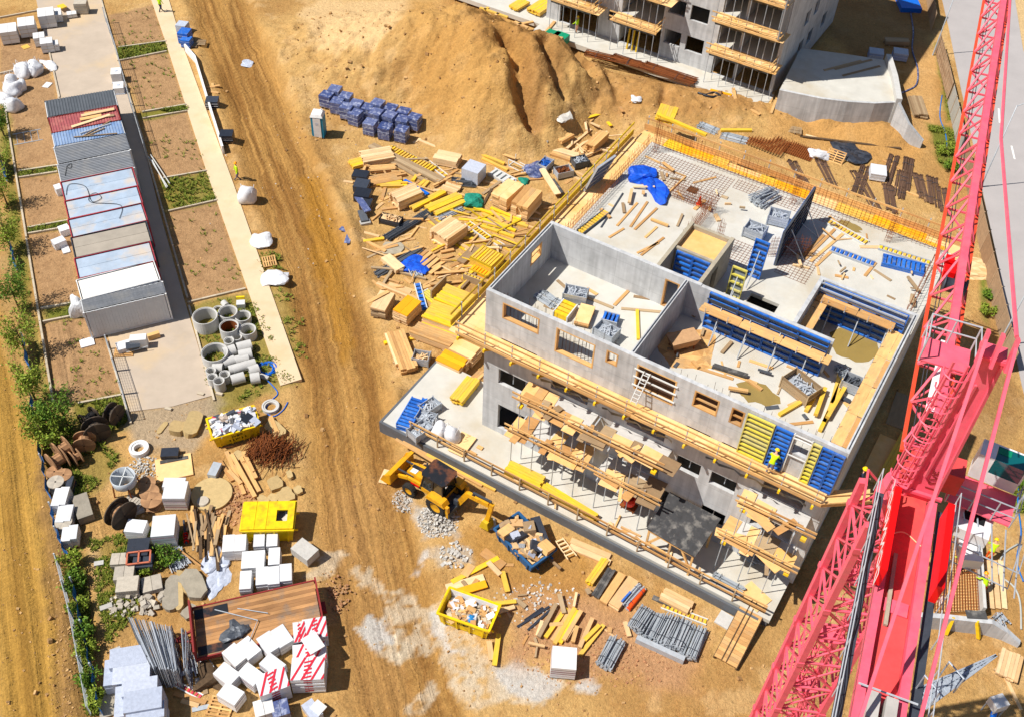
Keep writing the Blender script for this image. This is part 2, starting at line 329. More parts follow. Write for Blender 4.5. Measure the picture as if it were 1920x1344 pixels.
def hz(x, y, detail=True):
    x = np.asarray(x, float); y = np.asarray(y, float); z = np.zeros(x.shape)
    for P, Z, r in RIDG:
        d, v, _, _ = seg(x, y, P, Z); rr = r*(.8+.45*fbm(x, y, .22, 3, 5)); q = np.clip(1-d/rr, 0, 1); h = v*(q*q*(3-2*q))**.8
        z = np.maximum(z, h) + .15*np.minimum(z, h)
    for P, r, dep in GUL:
        d, _, _, _ = seg(x + (fbm(x, y, .8, 3, 2)-.5)*1.2, y, P); z = z - np.minimum(z*.75, dep*np.exp(-(d/r)**2))
    rough = np.clip(z/2, 0, 1)
    rg = 1-np.abs(2*fbm(x, y, .42, 5, 1)-1); z = z + rough*((rg-.7)*.8 + (fbm(x, y, 1.5, 4, 9)-.5)*.6 + (fbm(x, y, 3.2, 3, 10)-.5)*.3)
    d, _, s, run = seg(x + (fbm(x, y, .3, 2, 8)-.5)*.5, y, ROAD)
    road = sm(RW+.9, RW-.2, d)
    z = z*(1-road) - .22*road
    bank = np.exp(-((d-RW-.9)/.9)**2)*fbm(x, y, .7, 3, 4)*sm(.1, 1.1, -sdf(x, y, PATHP))
    near = sm(12, 40, run)*.0+1
    z = z + .38*bank*near*sm(62, 50, run)
    if detail:
        for o in (-1.75, -1.2, -.2, .45, 1.25, 1.8): z = z - .09*np.exp(-((s-o-.25*(fbm(x*0+run, y*0, .08, 2, int(o*10)+30)-.5))/.16)**2)*road
        z = z + road*(fbm(x, y, 1.3, 3, 6)-.5)*.08
    d2, _, s2, _ = seg(x, y, LTRK)
    lt = sm(4.6, 3.6, np.abs(s2+1)) * (x < -18)
    if detail:
        for o in (-3.2, -2.4, -1.2, -.4, 1.2, 2.2): z = z - lt*.17*np.exp(-((s2-o-.15*np.sin(y*.4+o))/.22)**2)
    z = z + .07*(fbm(x, y, .45, 4, 7)-.5) + .1*np.maximum(fbm(x, y, 1.1, 4, 14)-.5, 0)*(x > -19)*sm(.3, 1.5, -sdf(x, y, PATHP))
    return z
def hz1(x, y): return float(hz(np.array([x]), np.array([y]), False)[0])
def gat(px, py, dz=0.0):
    """point on the terrain (or a raised level dz above it) seen at a pixel"""
    z = 0.0
    for _ in range(8):
        p = at(px, py, z); z = .5*z+.5*(hz1(p.x, p.y)+dz)
    return at(px, py, z)
def spaced(a, b, s): return list(np.arange(a, b, s))
fx = spaced(-60, 60, .2); fy = spaced(19, 116, .2)
xs = np.array([-1500, -600, -250, -120, -80]+fx+[62, 80, 120, 250, 600, 1500]); ys = np.array([-900, -300, -80, -20, 5, 14]+fy+[118, 130, 170, 260, 500, 1000, 2500])
X, Y = np.meshgrid(xs, ys); Xf = X.ravel(); Yf = Y.ravel(); Zf = hz(Xf, Yf)
far = (np.abs(Xf) > 61) | (Yf < 18) | (Yf > 117); Zf[far] = np.where(Zf[far] > .3, 0, Zf[far])
nx, ny = len(xs), len(ys)
# ---- what the ground is made of (albedo by kind of soil, heap shading included)
def C(*c): return np.array(lin(c))
n1 = fbm(Xf, Yf, .12, 5, 11); n2 = fbm(Xf, Yf, .6, 5, 12); n3 = fbm(Xf, Yf, 2.2, 4, 13)
col = np.zeros((len(Xf), 3))
def put(c, m):
    global col
    m = np.clip(m, 0, 1)[:, None]; col = col*(1-m) + np.asarray(c)*m
put(C(206, 165, 104), 1+0*Xf); put(C(186, 143, 86), sm(.45, .65, n1)); put(C(216, 178, 124), sm(.55, .66, n2)*.55); put(C(170, 120, 66), sm(.56, .75, n3)*.35)
wob = (n2-.5)*1.4
def P(pts, c, soft=.3, amt=1.0, wobble=1.0): put(c, sm(-soft, soft, sdf(Xf, Yf, W(pts))+wob*wobble)*amt)
# big spoil heap: darker crest; pale sunlit west, shaded scarp painted into the colour
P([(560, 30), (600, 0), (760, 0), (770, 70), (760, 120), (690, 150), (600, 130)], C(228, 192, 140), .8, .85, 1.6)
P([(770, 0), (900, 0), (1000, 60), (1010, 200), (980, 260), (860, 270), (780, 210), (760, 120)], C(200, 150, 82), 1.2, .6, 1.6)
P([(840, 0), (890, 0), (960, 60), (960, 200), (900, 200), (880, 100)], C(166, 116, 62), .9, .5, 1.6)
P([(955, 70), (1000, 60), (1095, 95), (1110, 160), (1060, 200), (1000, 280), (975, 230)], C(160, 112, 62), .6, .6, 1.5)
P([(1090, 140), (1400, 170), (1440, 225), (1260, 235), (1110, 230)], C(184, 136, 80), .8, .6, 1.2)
P([(1440, 215), (1740, 262), (1720, 320), (1440, 270)], C(206, 156, 92), .6, .7)
# haul road: dark trodden, ochre wet middle
dr, _, sr, run = seg(Xf+wob*.5, Yf, ROAD)
put(C(184, 138, 76), sm(RW+1.2, RW-.4, dr)*.95)
put(C(150, 106, 54), sm(RW+.4, RW-.6, dr)*sm(.45, .6, fbm(sr*2.2, run*.12, 1, 4, 21))*.8)
put(C(196, 150, 86), sm(RW+.2, RW-.6, dr)*sm(.5, .62, fbm(sr*3.0, run*.08, 1, 4, 22))*.7)
for o in (-1.75, -1.2, .45, 1.25, 1.8): put(C(140, 98, 52), np.exp(-((sr-o-.12*np.sin(run*.2+o))/.13)**2)*sm(RW+.1, RW-.3, dr)*.65)
P([(560, 330), (600, 330), (640, 470), (665, 640), (640, 680), (605, 560), (575, 430)], C(182, 128, 40), .5, .6, 1.0)
P([(600, 900), (720, 900), (790, 1344), (640, 1344)], C(192, 148, 92), 1.0, .45, 1.6)
# cement dust and slurry at the south end of the road
for pts in ([(720, 1120), (760, 1090), (800, 1120), (850, 1130), (890, 1190), (905, 1240), (840, 1270), (800, 1230), (740, 1230)], [(655, 1060), (700, 1050), (705, 1110), (670, 1120)], [(690, 1160), (740, 1150), (780, 1200), (760, 1240), (700, 1200)],
            [(590, 1045), (635, 1040), (630, 1085), (595, 1080)], [(960, 1250), (1060, 1240), (1100, 1270), (1130, 1310), (1000, 1320), (950, 1300)], [(870, 1270), (960, 1260), (940, 1310), (860, 1320)], [(780, 1290), (810, 1280), (815, 1330), (790, 1335)]):
    P(pts, C(218, 200, 172), .14, .7*sm(.3, .55, n3), 2.6)
for pts in ([(940, 1260), (1000, 1250), (1130, 1280), (1140, 1310), (1010, 1300)], [(690, 1150), (730, 1160), (735, 1200), (700, 1200)], [(770, 1050), (800, 1100), (815, 1150), (790, 1130)], [(795, 1120), (830, 1170), (850, 1230), (815, 1180)]):
    P(pts, C(206, 204, 200), .16, .75, 2.6)
P([(960, 1060), (1120, 1090), (1330, 1200), (1300, 1300), (1120, 1270), (960, 1230)], C(200, 152, 104), .8, .7, 1.4)
P([(960, 1110), (1080, 1110), (1290, 1230), (1280, 1290), (960, 1230)], C(190, 146, 110), .8, .6, 1.8)
P([(930, 960), (1130, 1050), (1090, 1120), (900, 1090), (860, 1000)], C(182, 132, 62), .7, .7, 1.5)
P([(775, 950), (840, 955), (860, 1000), (800, 1005)], C(196, 188, 176), .2, .85, 1.6); P([(745, 925), (775, 925), (780, 950), (750, 950)], C(196, 186, 172), .2, .7, 1.2); P([(825, 1030), (880, 1025), (885, 1055), (830, 1060)], C(200, 188, 170), .2, .7, 1.6)
# allotment plots of brown gravel soil
for pts in ([(203, 30), (288, 10), (310, 78), (222, 90)], [(223, 116), (313, 98), (350, 198), (267, 212)], [(267, 224), (350, 210), (388, 322), (300, 338)], [(316, 398), (408, 378), (460, 542), (352, 568)],
            [(0, 150), (105, 150), (108, 310), (35, 322), (20, 200)], [(36, 336), (110, 326), (130, 412), (52, 428)], [(53, 440), (135, 430), (148, 566), (76, 578)], [(81, 606), (165, 590), (205, 640), (232, 738), (146, 756), (100, 745)], [(0, 60), (95, 60), (95, 150), (0, 150)]):
    P(pts, C(182, 144, 104), .25, .95, .15)
    P(pts, C(156, 120, 84), .25, .5*sm(.45, .7, n3), .2)
# weedy green strips
gm = sm(.38, .56, n2)
for pts, a in (([(222, 90), (312, 78), (313, 98), (223, 117)], .9), ([(267, 212), (351, 198), (351, 209), (267, 225)], .9), ([(300, 338), (388, 322), (408, 378), (316, 398)], .65), ([(35, 322), (108, 310), (109, 324), (36, 336)], .8), ([(52, 428), (130, 414), (132, 428), (53, 440)], .9),
               ([(77, 578), (148, 566), (160, 592), (81, 606)], .9), ([(146, 757), (232, 740), (240, 800), (160, 830)], .9), ([(0, 230), (12, 215), (60, 560), (100, 760), (150, 830), (90, 900), (60, 750), (20, 480)], .75), ([(355, 575), (470, 545), (560, 720), (400, 780)], .55),
               ([(70, 790), (150, 780), (230, 860), (150, 950), (100, 900)], .7), ([(165, 1010), (250, 1000), (260, 1140), (200, 1220), (180, 1120)], .6), ([(120, 1040), (155, 1040), (190, 1340), (160, 1344)], .85), ([(280, 990), (345, 1000), (330, 1060), (290, 1080)], .7), ([(440, 480), (520, 470), (560, 640), (545, 700)], .3)):
    P(pts, C(104, 116, 36), .4, a*1.0, .8); P(pts, C(150, 136, 62), .4, a*.6*gm, .8)
P([(60, 800), (230, 800), (340, 900), (330, 1344), (190, 1344), (130, 1040)], C(196, 152, 92), .8, .35, 1.2)
# west haul track and gravelly bank
P([(-40, 560), (40, 600), (85, 800), (140, 1100), (190, 1400), (-60, 1400)], C(186, 142, 64), .6, .9, .6)
d2, _, s2, run2 = seg(Xf, Yf, LTRK)
for o, c in ((-2.4, (128, 90, 38)), (-1.0, (212, 166, 84)), (.4, (138, 98, 42)), (1.6, (200, 156, 80)), (2.3, (214, 176, 110))): put(C(*c), np.exp(-((s2-o+wob*.3)/.35)**2)*sm(-12, -16, Xf)*sm(20, 30, run2+12)*.55)
P([(70, 860), (100, 880), (170, 1200), (200, 1344), (110, 1344), (85, 1050)], C(164, 126, 76), .4, .85, .9); P([(70, 860), (100, 880), (170, 1200), (200, 1344), (110, 1344), (85, 1050)], C(134, 102, 62), .4, .5*sm(.45, .6, n3), .9)
P([(0, 400), (30, 500), (60, 640), (95, 780), (60, 800), (0, 620)], C(186, 150, 96), .5, .7, .8)
P([(160, 1000), (180, 1010), (200, 1180), (210, 1240), (195, 1200), (170, 1060)], C(214, 176, 126), .25, .8, .4)
# rubble area south of the driveway, brick bits
P([(240, 770), (400, 740), (420, 800), (360, 850), (250, 840)], C(178, 160, 136), .5, .8, 1.2)
P([(400, 960), (450, 900), (470, 930), (450, 980), (420, 1000)], C(190, 140, 96), .4, .7, .8)
P([(590, 1100), (640, 1080), (650, 1130), (620, 1160)], C(190, 150, 110), .4, .5, 1)
# right-hand side
P([(1700, 60), (1760, 110), (1750, 260), (1700, 260)], C(214, 168, 108), .5, .7, .8)
P([(1500, 0), (1760, 0), (1740, 110), (1600, 110)], C(150, 114, 76), .6, .6, 1)
P([(1735, 230), (1790, 240), (1800, 330), (1760, 310)], C(96, 112, 36), .4, .85, 1)
P([(1752, 80), (1765, 80), (1790, 220), (1775, 230)], C(104, 116, 36), .3, .8, .6)
P([(1835, 520), (1850, 520), (1855, 620), (1842, 600)], C(96, 126, 36), .3, .9, .4)
P([(1900, 860), (1925, 860), (1925, 960), (1900, 960)], C(96, 126, 36), .3, .9, .6)
P([(1885, -60), (1990, -60), (1990, 220), (1925, 130), (1895, 20)], C(222, 190, 140), .5, .9, .6)
P([(1460, 1080), (1560, 1060), (1500, 1200), (1380, 1260)], C(176, 132, 78), .5, .5, 1)
P([(1840, 560), (1890, 560), (1920, 800), (1830, 900), (1800, 760)], C(150, 112, 72), .6, .5, 1)
# brick-red chips and pale stones strewn about
col = np.clip(col*.95, 0, 1)
me = bpy.data.meshes.new('ground')
idx = np.arange(nx*ny).reshape(ny, nx); Q = np.stack([idx[:-1, :-1], idx[:-1, 1:], idx[1:, 1:], idx[1:, :-1]], -1).reshape(-1, 4)
me.vertices.add(nx*ny); me.vertices.foreach_set('co', np.stack([Xf, Yf, Zf], 1).ravel().astype('f'))
me.loops.add(Q.size); me.loops.foreach_set('vertex_index', Q.ravel().astype('i')); me.polygons.add(len(Q)); me.polygons.foreach_set('loop_start', np.arange(0, Q.size, 4, dtype='i'))
mk = np.maximum(sm(RW+.6, RW-.3, dr), sm(4.4, 3.6, np.abs(s2+1))*(Xf < -18)*.9); isl = (Xf < -18) & (Yf < 62) & (np.abs(s2) < 6)
va = me.attributes.new('track', 'FLOAT_VECTOR', 'POINT'); va.data.foreach_set('vector', np.stack([np.where(isl, s2+30, sr), np.where(isl, run2, run), mk], 1).ravel().astype('f'))
me.update(calc_edges=True); me.polygons.foreach_set('use_smooth', np.ones(len(Q), bool))
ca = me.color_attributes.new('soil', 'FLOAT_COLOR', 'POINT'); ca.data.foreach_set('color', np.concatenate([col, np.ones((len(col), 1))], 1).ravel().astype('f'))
m = bpy.data.materials.new('soil'); m.use_nodes = True; n = m.node_tree; N = n.nodes; K = n.links.new; b = N['Principled BSDF']; b.inputs['Roughness'].default_value = .95; b.inputs['Specular IOR Level'].default_value = .1
a = N.new('ShaderNodeAttribute'); a.attribute_name = 'soil'; g = N.new('ShaderNodeNewGeometry')
mix = a.outputs[0]
for sc_, lo, hi in ((1.1, .88, 1.1), (4.5, .78, 1.14), (17, .76, 1.16), (60, .85, 1.1)):
    z_ = N.new('ShaderNodeTexNoise'); z_.inputs['Scale'].default_value = sc_; z_.inputs['Detail'].default_value = 7; z_.inputs['Roughness'].default_value = .7; K(g.outputs['Position'], z_.inputs['Vector'])
    r = N.new('ShaderNodeMapRange'); r.inputs[1].default_value = .3; r.inputs[2].default_value = .7; r.inputs[3].default_value = lo; r.inputs[4].default_value = hi; K(z_.outputs[0], r.inputs[0])
    x_ = N.new('ShaderNodeMix'); x_.data_type = 'RGBA'; x_.blend_type = 'MULTIPLY'; x_.inputs[0].default_value = 1; K(mix, x_.inputs[6]); K(r.outputs[0], x_.inputs[7]); mix = x_.outputs[2]
tr = N.new('ShaderNodeAttribute'); tr.attribute_name = 'track'; sx_ = N.new('ShaderNodeSeparateXYZ'); K(tr.outputs['Vector'], sx_.inputs[0])
def trk(fs, fr, det, lo, hi):
    v_ = N.new('ShaderNodeVectorMath'); v_.operation = 'MULTIPLY'; v_.inputs[1].default_value = (fs, fr, 0); K(tr.outputs['Vector'], v_.inputs[0]); q_ = N.new('ShaderNodeTexNoise'); q_.inputs['Scale'].default_value = 1; q_.inputs['Detail'].default_value = det; q_.inputs['Roughness'].default_value = .6; K(v_.outputs[0], q_.inputs['Vector'])
    r_ = N.new('ShaderNodeMapRange'); r_.inputs[1].default_value = .3; r_.inputs[2].default_value = .7; r_.inputs[3].default_value = lo; r_.inputs[4].default_value = hi; K(q_.outputs[0], r_.inputs[0]); return r_.outputs[0]
streak = trk(5.5, .1, 5, .76, 1.18)
# tyre treads: short cross bars inside a few wheel lanes
wv = N.new('ShaderNodeTexWave'); wv.wave_type = 'BANDS'; wv.bands_direction = 'Y'; wv.inputs['Scale'].default_value = 1.5; wv.inputs['Distortion'].default_value = 1.5; wv.inputs['Detail'].default_value = 2; K(tr.outputs['Vector'], wv.inputs['Vector'])
lane = trk(2.2, .03, 1, -.9, 1.5); ln_ = N.new('ShaderNodeMath'); ln_.operation = 'MULTIPLY'; ln_.use_clamp = True; K(lane, ln_.inputs[0]); K(sx_.outputs[2], ln_.inputs[1])
mt = N.new('ShaderNodeMath'); mt.operation = 'MULTIPLY'; K(wv.outputs[1], mt.inputs[0]); K(ln_.outputs[0], mt.inputs[1])
mb_ = N.new('ShaderNodeMix'); mb_.data_type = 'RGBA'; mb_.blend_type = 'MULTIPLY'; K(sx_.outputs[2], mb_.inputs[0]); K(mix, mb_.inputs[6]); K(streak, mb_.inputs[7]); mix = mb_.outputs[2]
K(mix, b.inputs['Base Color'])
z1 = N.new('ShaderNodeTexNoise'); z1.inputs['Scale'].default_value = 3.2; z1.inputs['Detail'].default_value = 10; z1.inputs['Roughness'].default_value = .68; K(g.outputs['Position'], z1.inputs['Vector'])
bp = N.new('ShaderNodeBump'); bp.inputs['Strength'].default_value = .9; bp.inputs['Distance'].default_value = .2
hm = N.new('ShaderNodeMath'); hm.operation = 'MULTIPLY_ADD'; K(mt.outputs[0], hm.inputs[0]); hm.inputs[1].default_value = .22; K(z1.outputs[0], hm.inputs[2])
sm2 = N.new('ShaderNodeMath'); sm2.operation = 'MULTIPLY'; K(streak, sm2.inputs[0]); K(sx_.outputs[2], sm2.inputs[1]); h2 = N.new('ShaderNodeMath'); h2.operation = 'MULTIPLY_ADD'; K(sm2.outputs[0], h2.inputs[0]); h2.inputs[1].default_value = .5; K(hm.outputs[0], h2.inputs[2]); K(h2.outputs[0], bp.inputs['Height']); K(bp.outputs[0], b.inputs['Normal'])
me.materials.append(m); ground = bpy.data.objects.new('ground', me); COL.objects.link(ground); ground['kind'] = 'structure'

# stones, clods and crumbs lying on the soil
rs = random.Random(77); n_ = 6500; px_ = np.array([rs.uniform(0, 1920) for _ in range(n_)]); py_ = np.array([rs.uniform(0, 1344)**1.0 for _ in range(n_)]); mb = MB(); xy = np.array([at(a, b_).to_tuple()[:2] for a, b_ in zip(px_, py_)])
xy[:1500] = np.array([at(rs.uniform(540, 1420), rs.uniform(20, 270)).to_tuple()[:2] for _ in range(1500)]); xy[1500:2100] = np.array([at(rs.gauss(120, 14)+0, y_).to_tuple()[:2] for y_ in np.linspace(880, 1344, 600)])
bad = np.zeros(n_, bool)
for q in ([(60, -40), (178, -40), (222, 117), (300, 400), (372, 650), (398, 742), (244, 772), (160, 480), (93, 105)],): bad |= sdf(xy[:, 0], xy[:, 1], W(q)) > -.1
bad |= (sdf(xy[:, 0], xy[:, 1], PATHP) > -.2) | (xy[:, 0] > 36); lu = (xy-np.array([O.x, O.y])) @ np.array([[AX.x, BX.x], [AX.y, BX.y]]); bad |= (lu[:, 0] > -6) & (lu[:, 0] < 22) & (lu[:, 1] > -3.6) & (lu[:, 1] < 22.5) & ((lu[:, 0] > -.2) | (lu[:, 1] < 3.3))
sz = hz(xy[:, 0], xy[:, 1])
for i in range(n_):
    if bad[i]: continue
    e = min(.3, .03+.05*rs.expovariate(1.3))*(1.35 if i < 1500 else 1); mb.obox((xy[i, 0], xy[i, 1], sz[i]-e*.15), (e, e*rs.uniform(.5, 1), e*rs.uniform(.4, .8)), rs.uniform(0, 3), rs.random(), rs.uniform(-.5, .5), rs.uniform(-.5, .5))
o = mb.build('stones', 'clod'); o['kind'] = 'stuff'; o['label'] = 'small stones and clods lying on the sand'; o['category'] = 'stones'
# ---- made surfaces: driveway, path, road
def sheet(name, pts, m, z, th=.12, skirt=True):
    mb = MB(); mb.prism([p for p in W(pts)], z-th, z); o = mb.build(name, m); o['kind'] = 'structure'; return o
def ccw(P):
    s = sum(P[i][0]*P[(i+1) % len(P)][1]-P[(i+1) % len(P)][0]*P[i][1] for i in range(len(P))); return P if s > 0 else P[::-1]
def sheet(name, pts, m, z, th=.3, world=None):
    mb = MB(); mb.prism(ccw(world or W(pts)), z-th, z); o = mb.build(name, m); o['kind'] = 'structure'; return o
sheet('driveway', [(60, -40), (178, -40), (192, 0), (203, 45), (222, 117), (245, 200), (267, 262), (300, 400), (345, 560), (372, 650), (398, 742), (325, 762), (244, 772), (222, 700), (205, 640), (160, 480), (112, 230), (108, 180), (93, 105), (72, 20)], 'asphalt_old', .055)
sheet('path', [(284, 2), (316, -2), (345, 93), (440, 352), (566, 712), (526, 724), (470, 560), (388, 325), (310, 78)], 'path_slab', .09)
ROADW = [(p.x, p.y) for p in [at(q[0], q[1], 0) for q in ((1752, -60), (1780, 60), (1800, 160), (1822, 260), (1842, 360), (1868, 480), (1890, 600), (1915, 720), (1950, 860))]] + [(56, 44), (58, 70)] + W([(1950, 190), (1918, 95), (1893, -60)])
sheet('road', None, 'road_asphalt', .06, world=ROADW)
for i, (p0, p1) in enumerate((((1872, 205), (1874, 232)), ((1896, 275), (1902, 300)), ((1922, 352), (1930, 380)))):
    c, rz, l = line(*p0, *p1); mb = MB(); mb.obox((0, 0, 0), (l, .16, .004)); o = mb.build('road_marking', 'road_paint', loc=(c.x, c.y, .064), rz=rz); o['kind'] = 'structure'
def kerb(p0, p1, label, w=.14, h=.16, m='kerb', z=0):
    c, rz, l = line(*p0, *p1); mb = MB(); k = max(1, int(l))
    for i in range(k): mb.box(-l/2+i*l/k+.006, -l/2+(i+1)*l/k-.006, -w/2, w/2, -.1, h, random.random())
    o = mb.build('kerb', m, loc=(c.x, c.y, z), rz=rz); tag(o, label, 'kerb', 'kerb edgings of the garden plots'); return o
KL = 'pale concrete kerb edging round the brown garden plots beside the driveway'
for a_, b_ in (((222, 91), (312, 79)), ((223, 116), (313, 98)), ((267, 212), (350, 198)), ((268, 224), (351, 210)), ((301, 337), (388, 322)), ((316, 398), (408, 377)), ((352, 569), (461, 543)), ((35, 323), (107, 312)), ((36, 335), (108, 324)), ((52, 429), (128, 415)), ((53, 440), (130, 427)), ((77, 580), (146, 568)), ((81, 605), (152, 591)), ((147, 757), (230, 741)), ((10, 205), (50, 447)), ((50, 449), (101, 760)), ((190, 0), (222, 116)), ((223, 118), (268, 262)), ((268, 264), (352, 560)), ((355, 575), (402, 752)), ((200, 640), (246, 795)), ((93, 100), (112, 185)), ((0, 140), (95, 118)), ((0, 35), (70, 22))):
    kerb(a_, b_, KL)
# the pale low retaining wall along the path
def lowwall(pts, name, label, m, h, w):
    mb = MB()
    for p0, p1 in zip(pts[:-1], pts[1:]): mb.bar((*W([p0])[0], h/2), (*W([p1])[0], h/2), w, h)
    o = mb.build(name, m); tag(o, label, 'wall'); return o
lowwall([(349, 98), (368, 120), (392, 200), (420, 290)], 'retaining_wall', 'low white retaining wall along the right edge of the beige path', 'white', .85, .16)
# ---------------------------------------------------------------- the building under construction
RB = BANG
bld = thing('unfinished_building', 'grey concrete apartment building under construction with roofless top storey', 'building', O, RB)
def bpart(mb, name, m, parent=None, **k): return mb.build(name, m, parent or bld, **k)
Z0, Z1, Z2, Z3, ZT = .8, 3.9, 7.0, 10.1, 12.8
TH = .24
mb = MB(); wallbox(mb, 0, 21.7, 0, TH, Z0-.25, Z3-.02, [(1.15, 3.5, 1.3, 3.55), (4.8, 7.3, .85, 3.4), (9.6, 12.3, .85, 3.4), (12.75, 14.1, 1.7, 3.2), (15.3, 16.8, 2.3, 3.6), (18.2, 20.6, .85, 3.3),
    (1.08, 3.55, 5.5, 6.8), (4.8, 7.3, 3.95, 6.4), (9.6, 12.3, 3.95, 6.4), (13.15, 14.65, 5.65, 6.8), (15.3, 16.85, 5.7, 6.8), (18.2, 20.6, 3.95, 6.4),
    (1.15, 3.6, 8.25, 9.5), (4.7, 7.2, 7.3, 9.4), (9.8, 12.2, 7.3, 9.4), (13.25, 14.7, 8.25, 9.5), (15.4, 16.9, 8.25, 9.5), (18.2, 20.6, 7.05, 9.4)]); bpart(mb, 'front_wall', 'concrete')
mb = MB(); wallbox(mb, 0, 21.7, 0, TH, Z3+.0, ZT, [(1.15, 3.6, 11.15, 12.4), (4.7, 7.2, 10.45, 12.35), (7.9, 8.63, 11.45, 12.4), (9.8, 12.2, 10.45, 12.4), (13.25, 14.7, 11.15, 12.4), (15.4, 16.15, 11.2, 12.4), (19.0, 20.0, 11.1, 12.3)]); bpart(mb, 'parapet_wall', 'concrete')
mb = MB(); wallbox(mb, 0, TH, TH+.002, 22.2, Z0-.25, Z3-.02, [(4.8, 6.2, 8.3, 9.5), (4.8, 6.2, 5.2, 6.4), (12, 14, 5.2, 6.4)], 'v'); bpart(mb, 'side_wall', 'concrete')
mb = MB(); wallbox(mb, 0, TH, TH+.002, 7.5, Z3, ZT, [(4.7, 6.0, 11.2, 12.3)], 'v'); bpart(mb, 'side_wall', 'concrete')
mb = MB(); wallbox(mb, 21.46, 21.7, TH+.002, 22.2, Z0-.25, Z3-.02, [], 'v'); bpart(mb, 'side_wall', 'concrete')
mb = MB(); wallbox(mb, 21.46, 21.7, TH+.002, 12.1, Z3, ZT, [], 'v'); bpart(mb, 'side_wall', 'concrete')
mb = MB(); wallbox(mb, TH+.002, 21.458, 21.96, 22.2, Z0-.25, Z3-.02); bpart(mb, 'back_wall', 'concrete')
for z in (Z1, Z2):
    mb = MB(); mb.box(TH+.004, 21.455, TH+.004, 21.955, z-.22, z); bpart(mb, 'floor_slab', 'slab_concrete')
# balcony slabs carry the two scaffold levels
for z in (Z1, Z2):
    for a_, b_ in ((4.2, 8.0), (9.0, 12.8), (17.6, 21.2)):
        mb = MB(); mb.box(a_, b_, -1.35, -.003, z-.2, z-.02); bpart(mb, 'balcony_slab', 'pale_concrete')
# inner cross walls so that openings look into rooms
mb = MB()
for u_ in (4.2, 8.3, 12.5, 17.2): mb.box(u_, u_+.2, TH+.006, 7.2, Z0, Z3-.24)
mb.box(TH+.006, 21.45, 7.2, 7.4, Z0, Z3-.24); bpart(mb, 'room_walls', 'concrete')
# top slab with the stairwell left open
mb = MB(); hu = (12.25, 14.1); hv = (10.5, 11.4); e0, e1, f0, f1 = -.25, 21.9, .26, 22.9
for a_, b_, c_, d_ in ((TH+.004, 21.455, TH+.004, hv[0]), (TH+.004, hu[0], hv[0], hv[1]), (hu[1], 21.455, hv[0], hv[1]), (TH+.004, 21.455, hv[1], 21.955)): mb.box(a_, b_, c_, d_, Z3-.24, Z3)
mb.box(-.02, TH+.004, 7.51, 22.3, Z3-.018, Z3-.001); mb.box(TH+.004, 21.7, 21.957, 22.3, Z3-.018, Z3-.001); mb.box(21.457, 21.7, 12.11, 21.955, Z3-.018, Z3-.001)
bpart(mb, 'floor_slab', 'slab_concrete')
# inner walls of the top storey
mb = MB(); wallbox(mb, TH+.003, 10.2, 7.26, 7.5, Z3, ZT, [(8.0, 8.95, 10.102, 12.25)]); wallbox(mb, 10.2, 18.3, 7.26, 7.5, Z3, ZT-.05, [(13.4, 14.6, 10.102, 12.2)]); bpart(mb, 'inner_wall', 'concrete')
mb = MB(); mb.box(9.2, 9.42, TH+.003, 7.257, Z3, ZT-.003); bpart(mb, 'inner_wall', 'concrete')
mb = MB(); mb.box(15.8, 21.457, 11.86, 12.1, Z3, ZT-.004); mb.box(15.8, 16.04, 7.503, 11.857, Z3, ZT-.006); bpart(mb, 'inner_wall', 'concrete')
# lift core behind room one
mb = MB(); wallbox(mb, 7.2, 7.42, 7.503, 12.4, Z3, ZT-.01, [], 'v'); wallbox(mb, 9.9, 10.14, 7.503, 12.4, Z3, ZT-.01, [(9.2, 10.2, 10.102, 12.2)], 'v')
mb.box(7.423, 9.897, 9.7, 9.9, Z3, ZT-.1); mb.box(7.423, 9.897, 12.2, 12.397, Z3, ZT-.1); bpart(mb, 'lift_core', 'old_concrete')
mb = MB(); mb.box(7.43, 9.89, 9.91, 12.19, ZT-.5, ZT-.38); bpart(mb, 'core_lid', 'ply')
# dark capping strip along wall tops (rubber seal and ties)
mb = MB()
for a_, b_, c_, d_ in ((.08, .15, .3, 7.2), (9.28, 9.35, .3, 7.2), (21.54, 21.6, .3, 11.9)): mb.box(a_, b_, c_, d_, ZT-.01, ZT+.025)
mb.each('capping_strip', 'dark_steel', bld)
# timber frames set in the upper openings and dark glass-free reveals below
def frame(u0, u1, z0, z1, v=-.012, m='timber', w=.09, d=.28, bar=0):
    mb = MB(); mb.t = random.random()
    mb.box(u0, u0+w, v, v+d, z0, z1); mb.box(u1-w, u1, v, v+d, z0, z1); mb.box(u0+w, u1-w, v+.004, v+d-.004, z0, z0+w); mb.box(u0+w, u1-w, v+.004, v+d-.004, z1-w, z1)
    if bar: mb.box(u0+w, u1-w, v+.05, v+.14, (z0+z1)/2-.05, (z0+z1)/2+.05)
    return bpart(mb, 'window_frame', m)
for f in ((1.15, 3.6, 11.15, 12.4), (4.7, 7.2, 10.45, 12.35), (7.9, 8.63, 11.45, 12.4), (9.8, 12.2, 10.45, 12.4)): frame(*f)
frame(13.25, 14.7, 11.15, 12.4, bar=1); frame(15.4, 16.15, 11.2, 12.4, bar=1)
frame(8.0, 8.95, 10.103, 12.25, v=7.24)
mb = MB(); mb.box(-.012, .26, 4.7, 4.78, 11.2, 12.3); mb.box(-.012, .26, 5.92, 6.0, 11.2, 12.3); mb.box(-.01, .255, 4.78, 5.92, 11.2, 11.28); mb.box(-.01, .255, 4.78, 5.92, 12.22, 12.3); mb.box(.05, .15, 4.78, 5.92, 11.65, 11.75); bpart(mb, 'window_frame', 'timber')
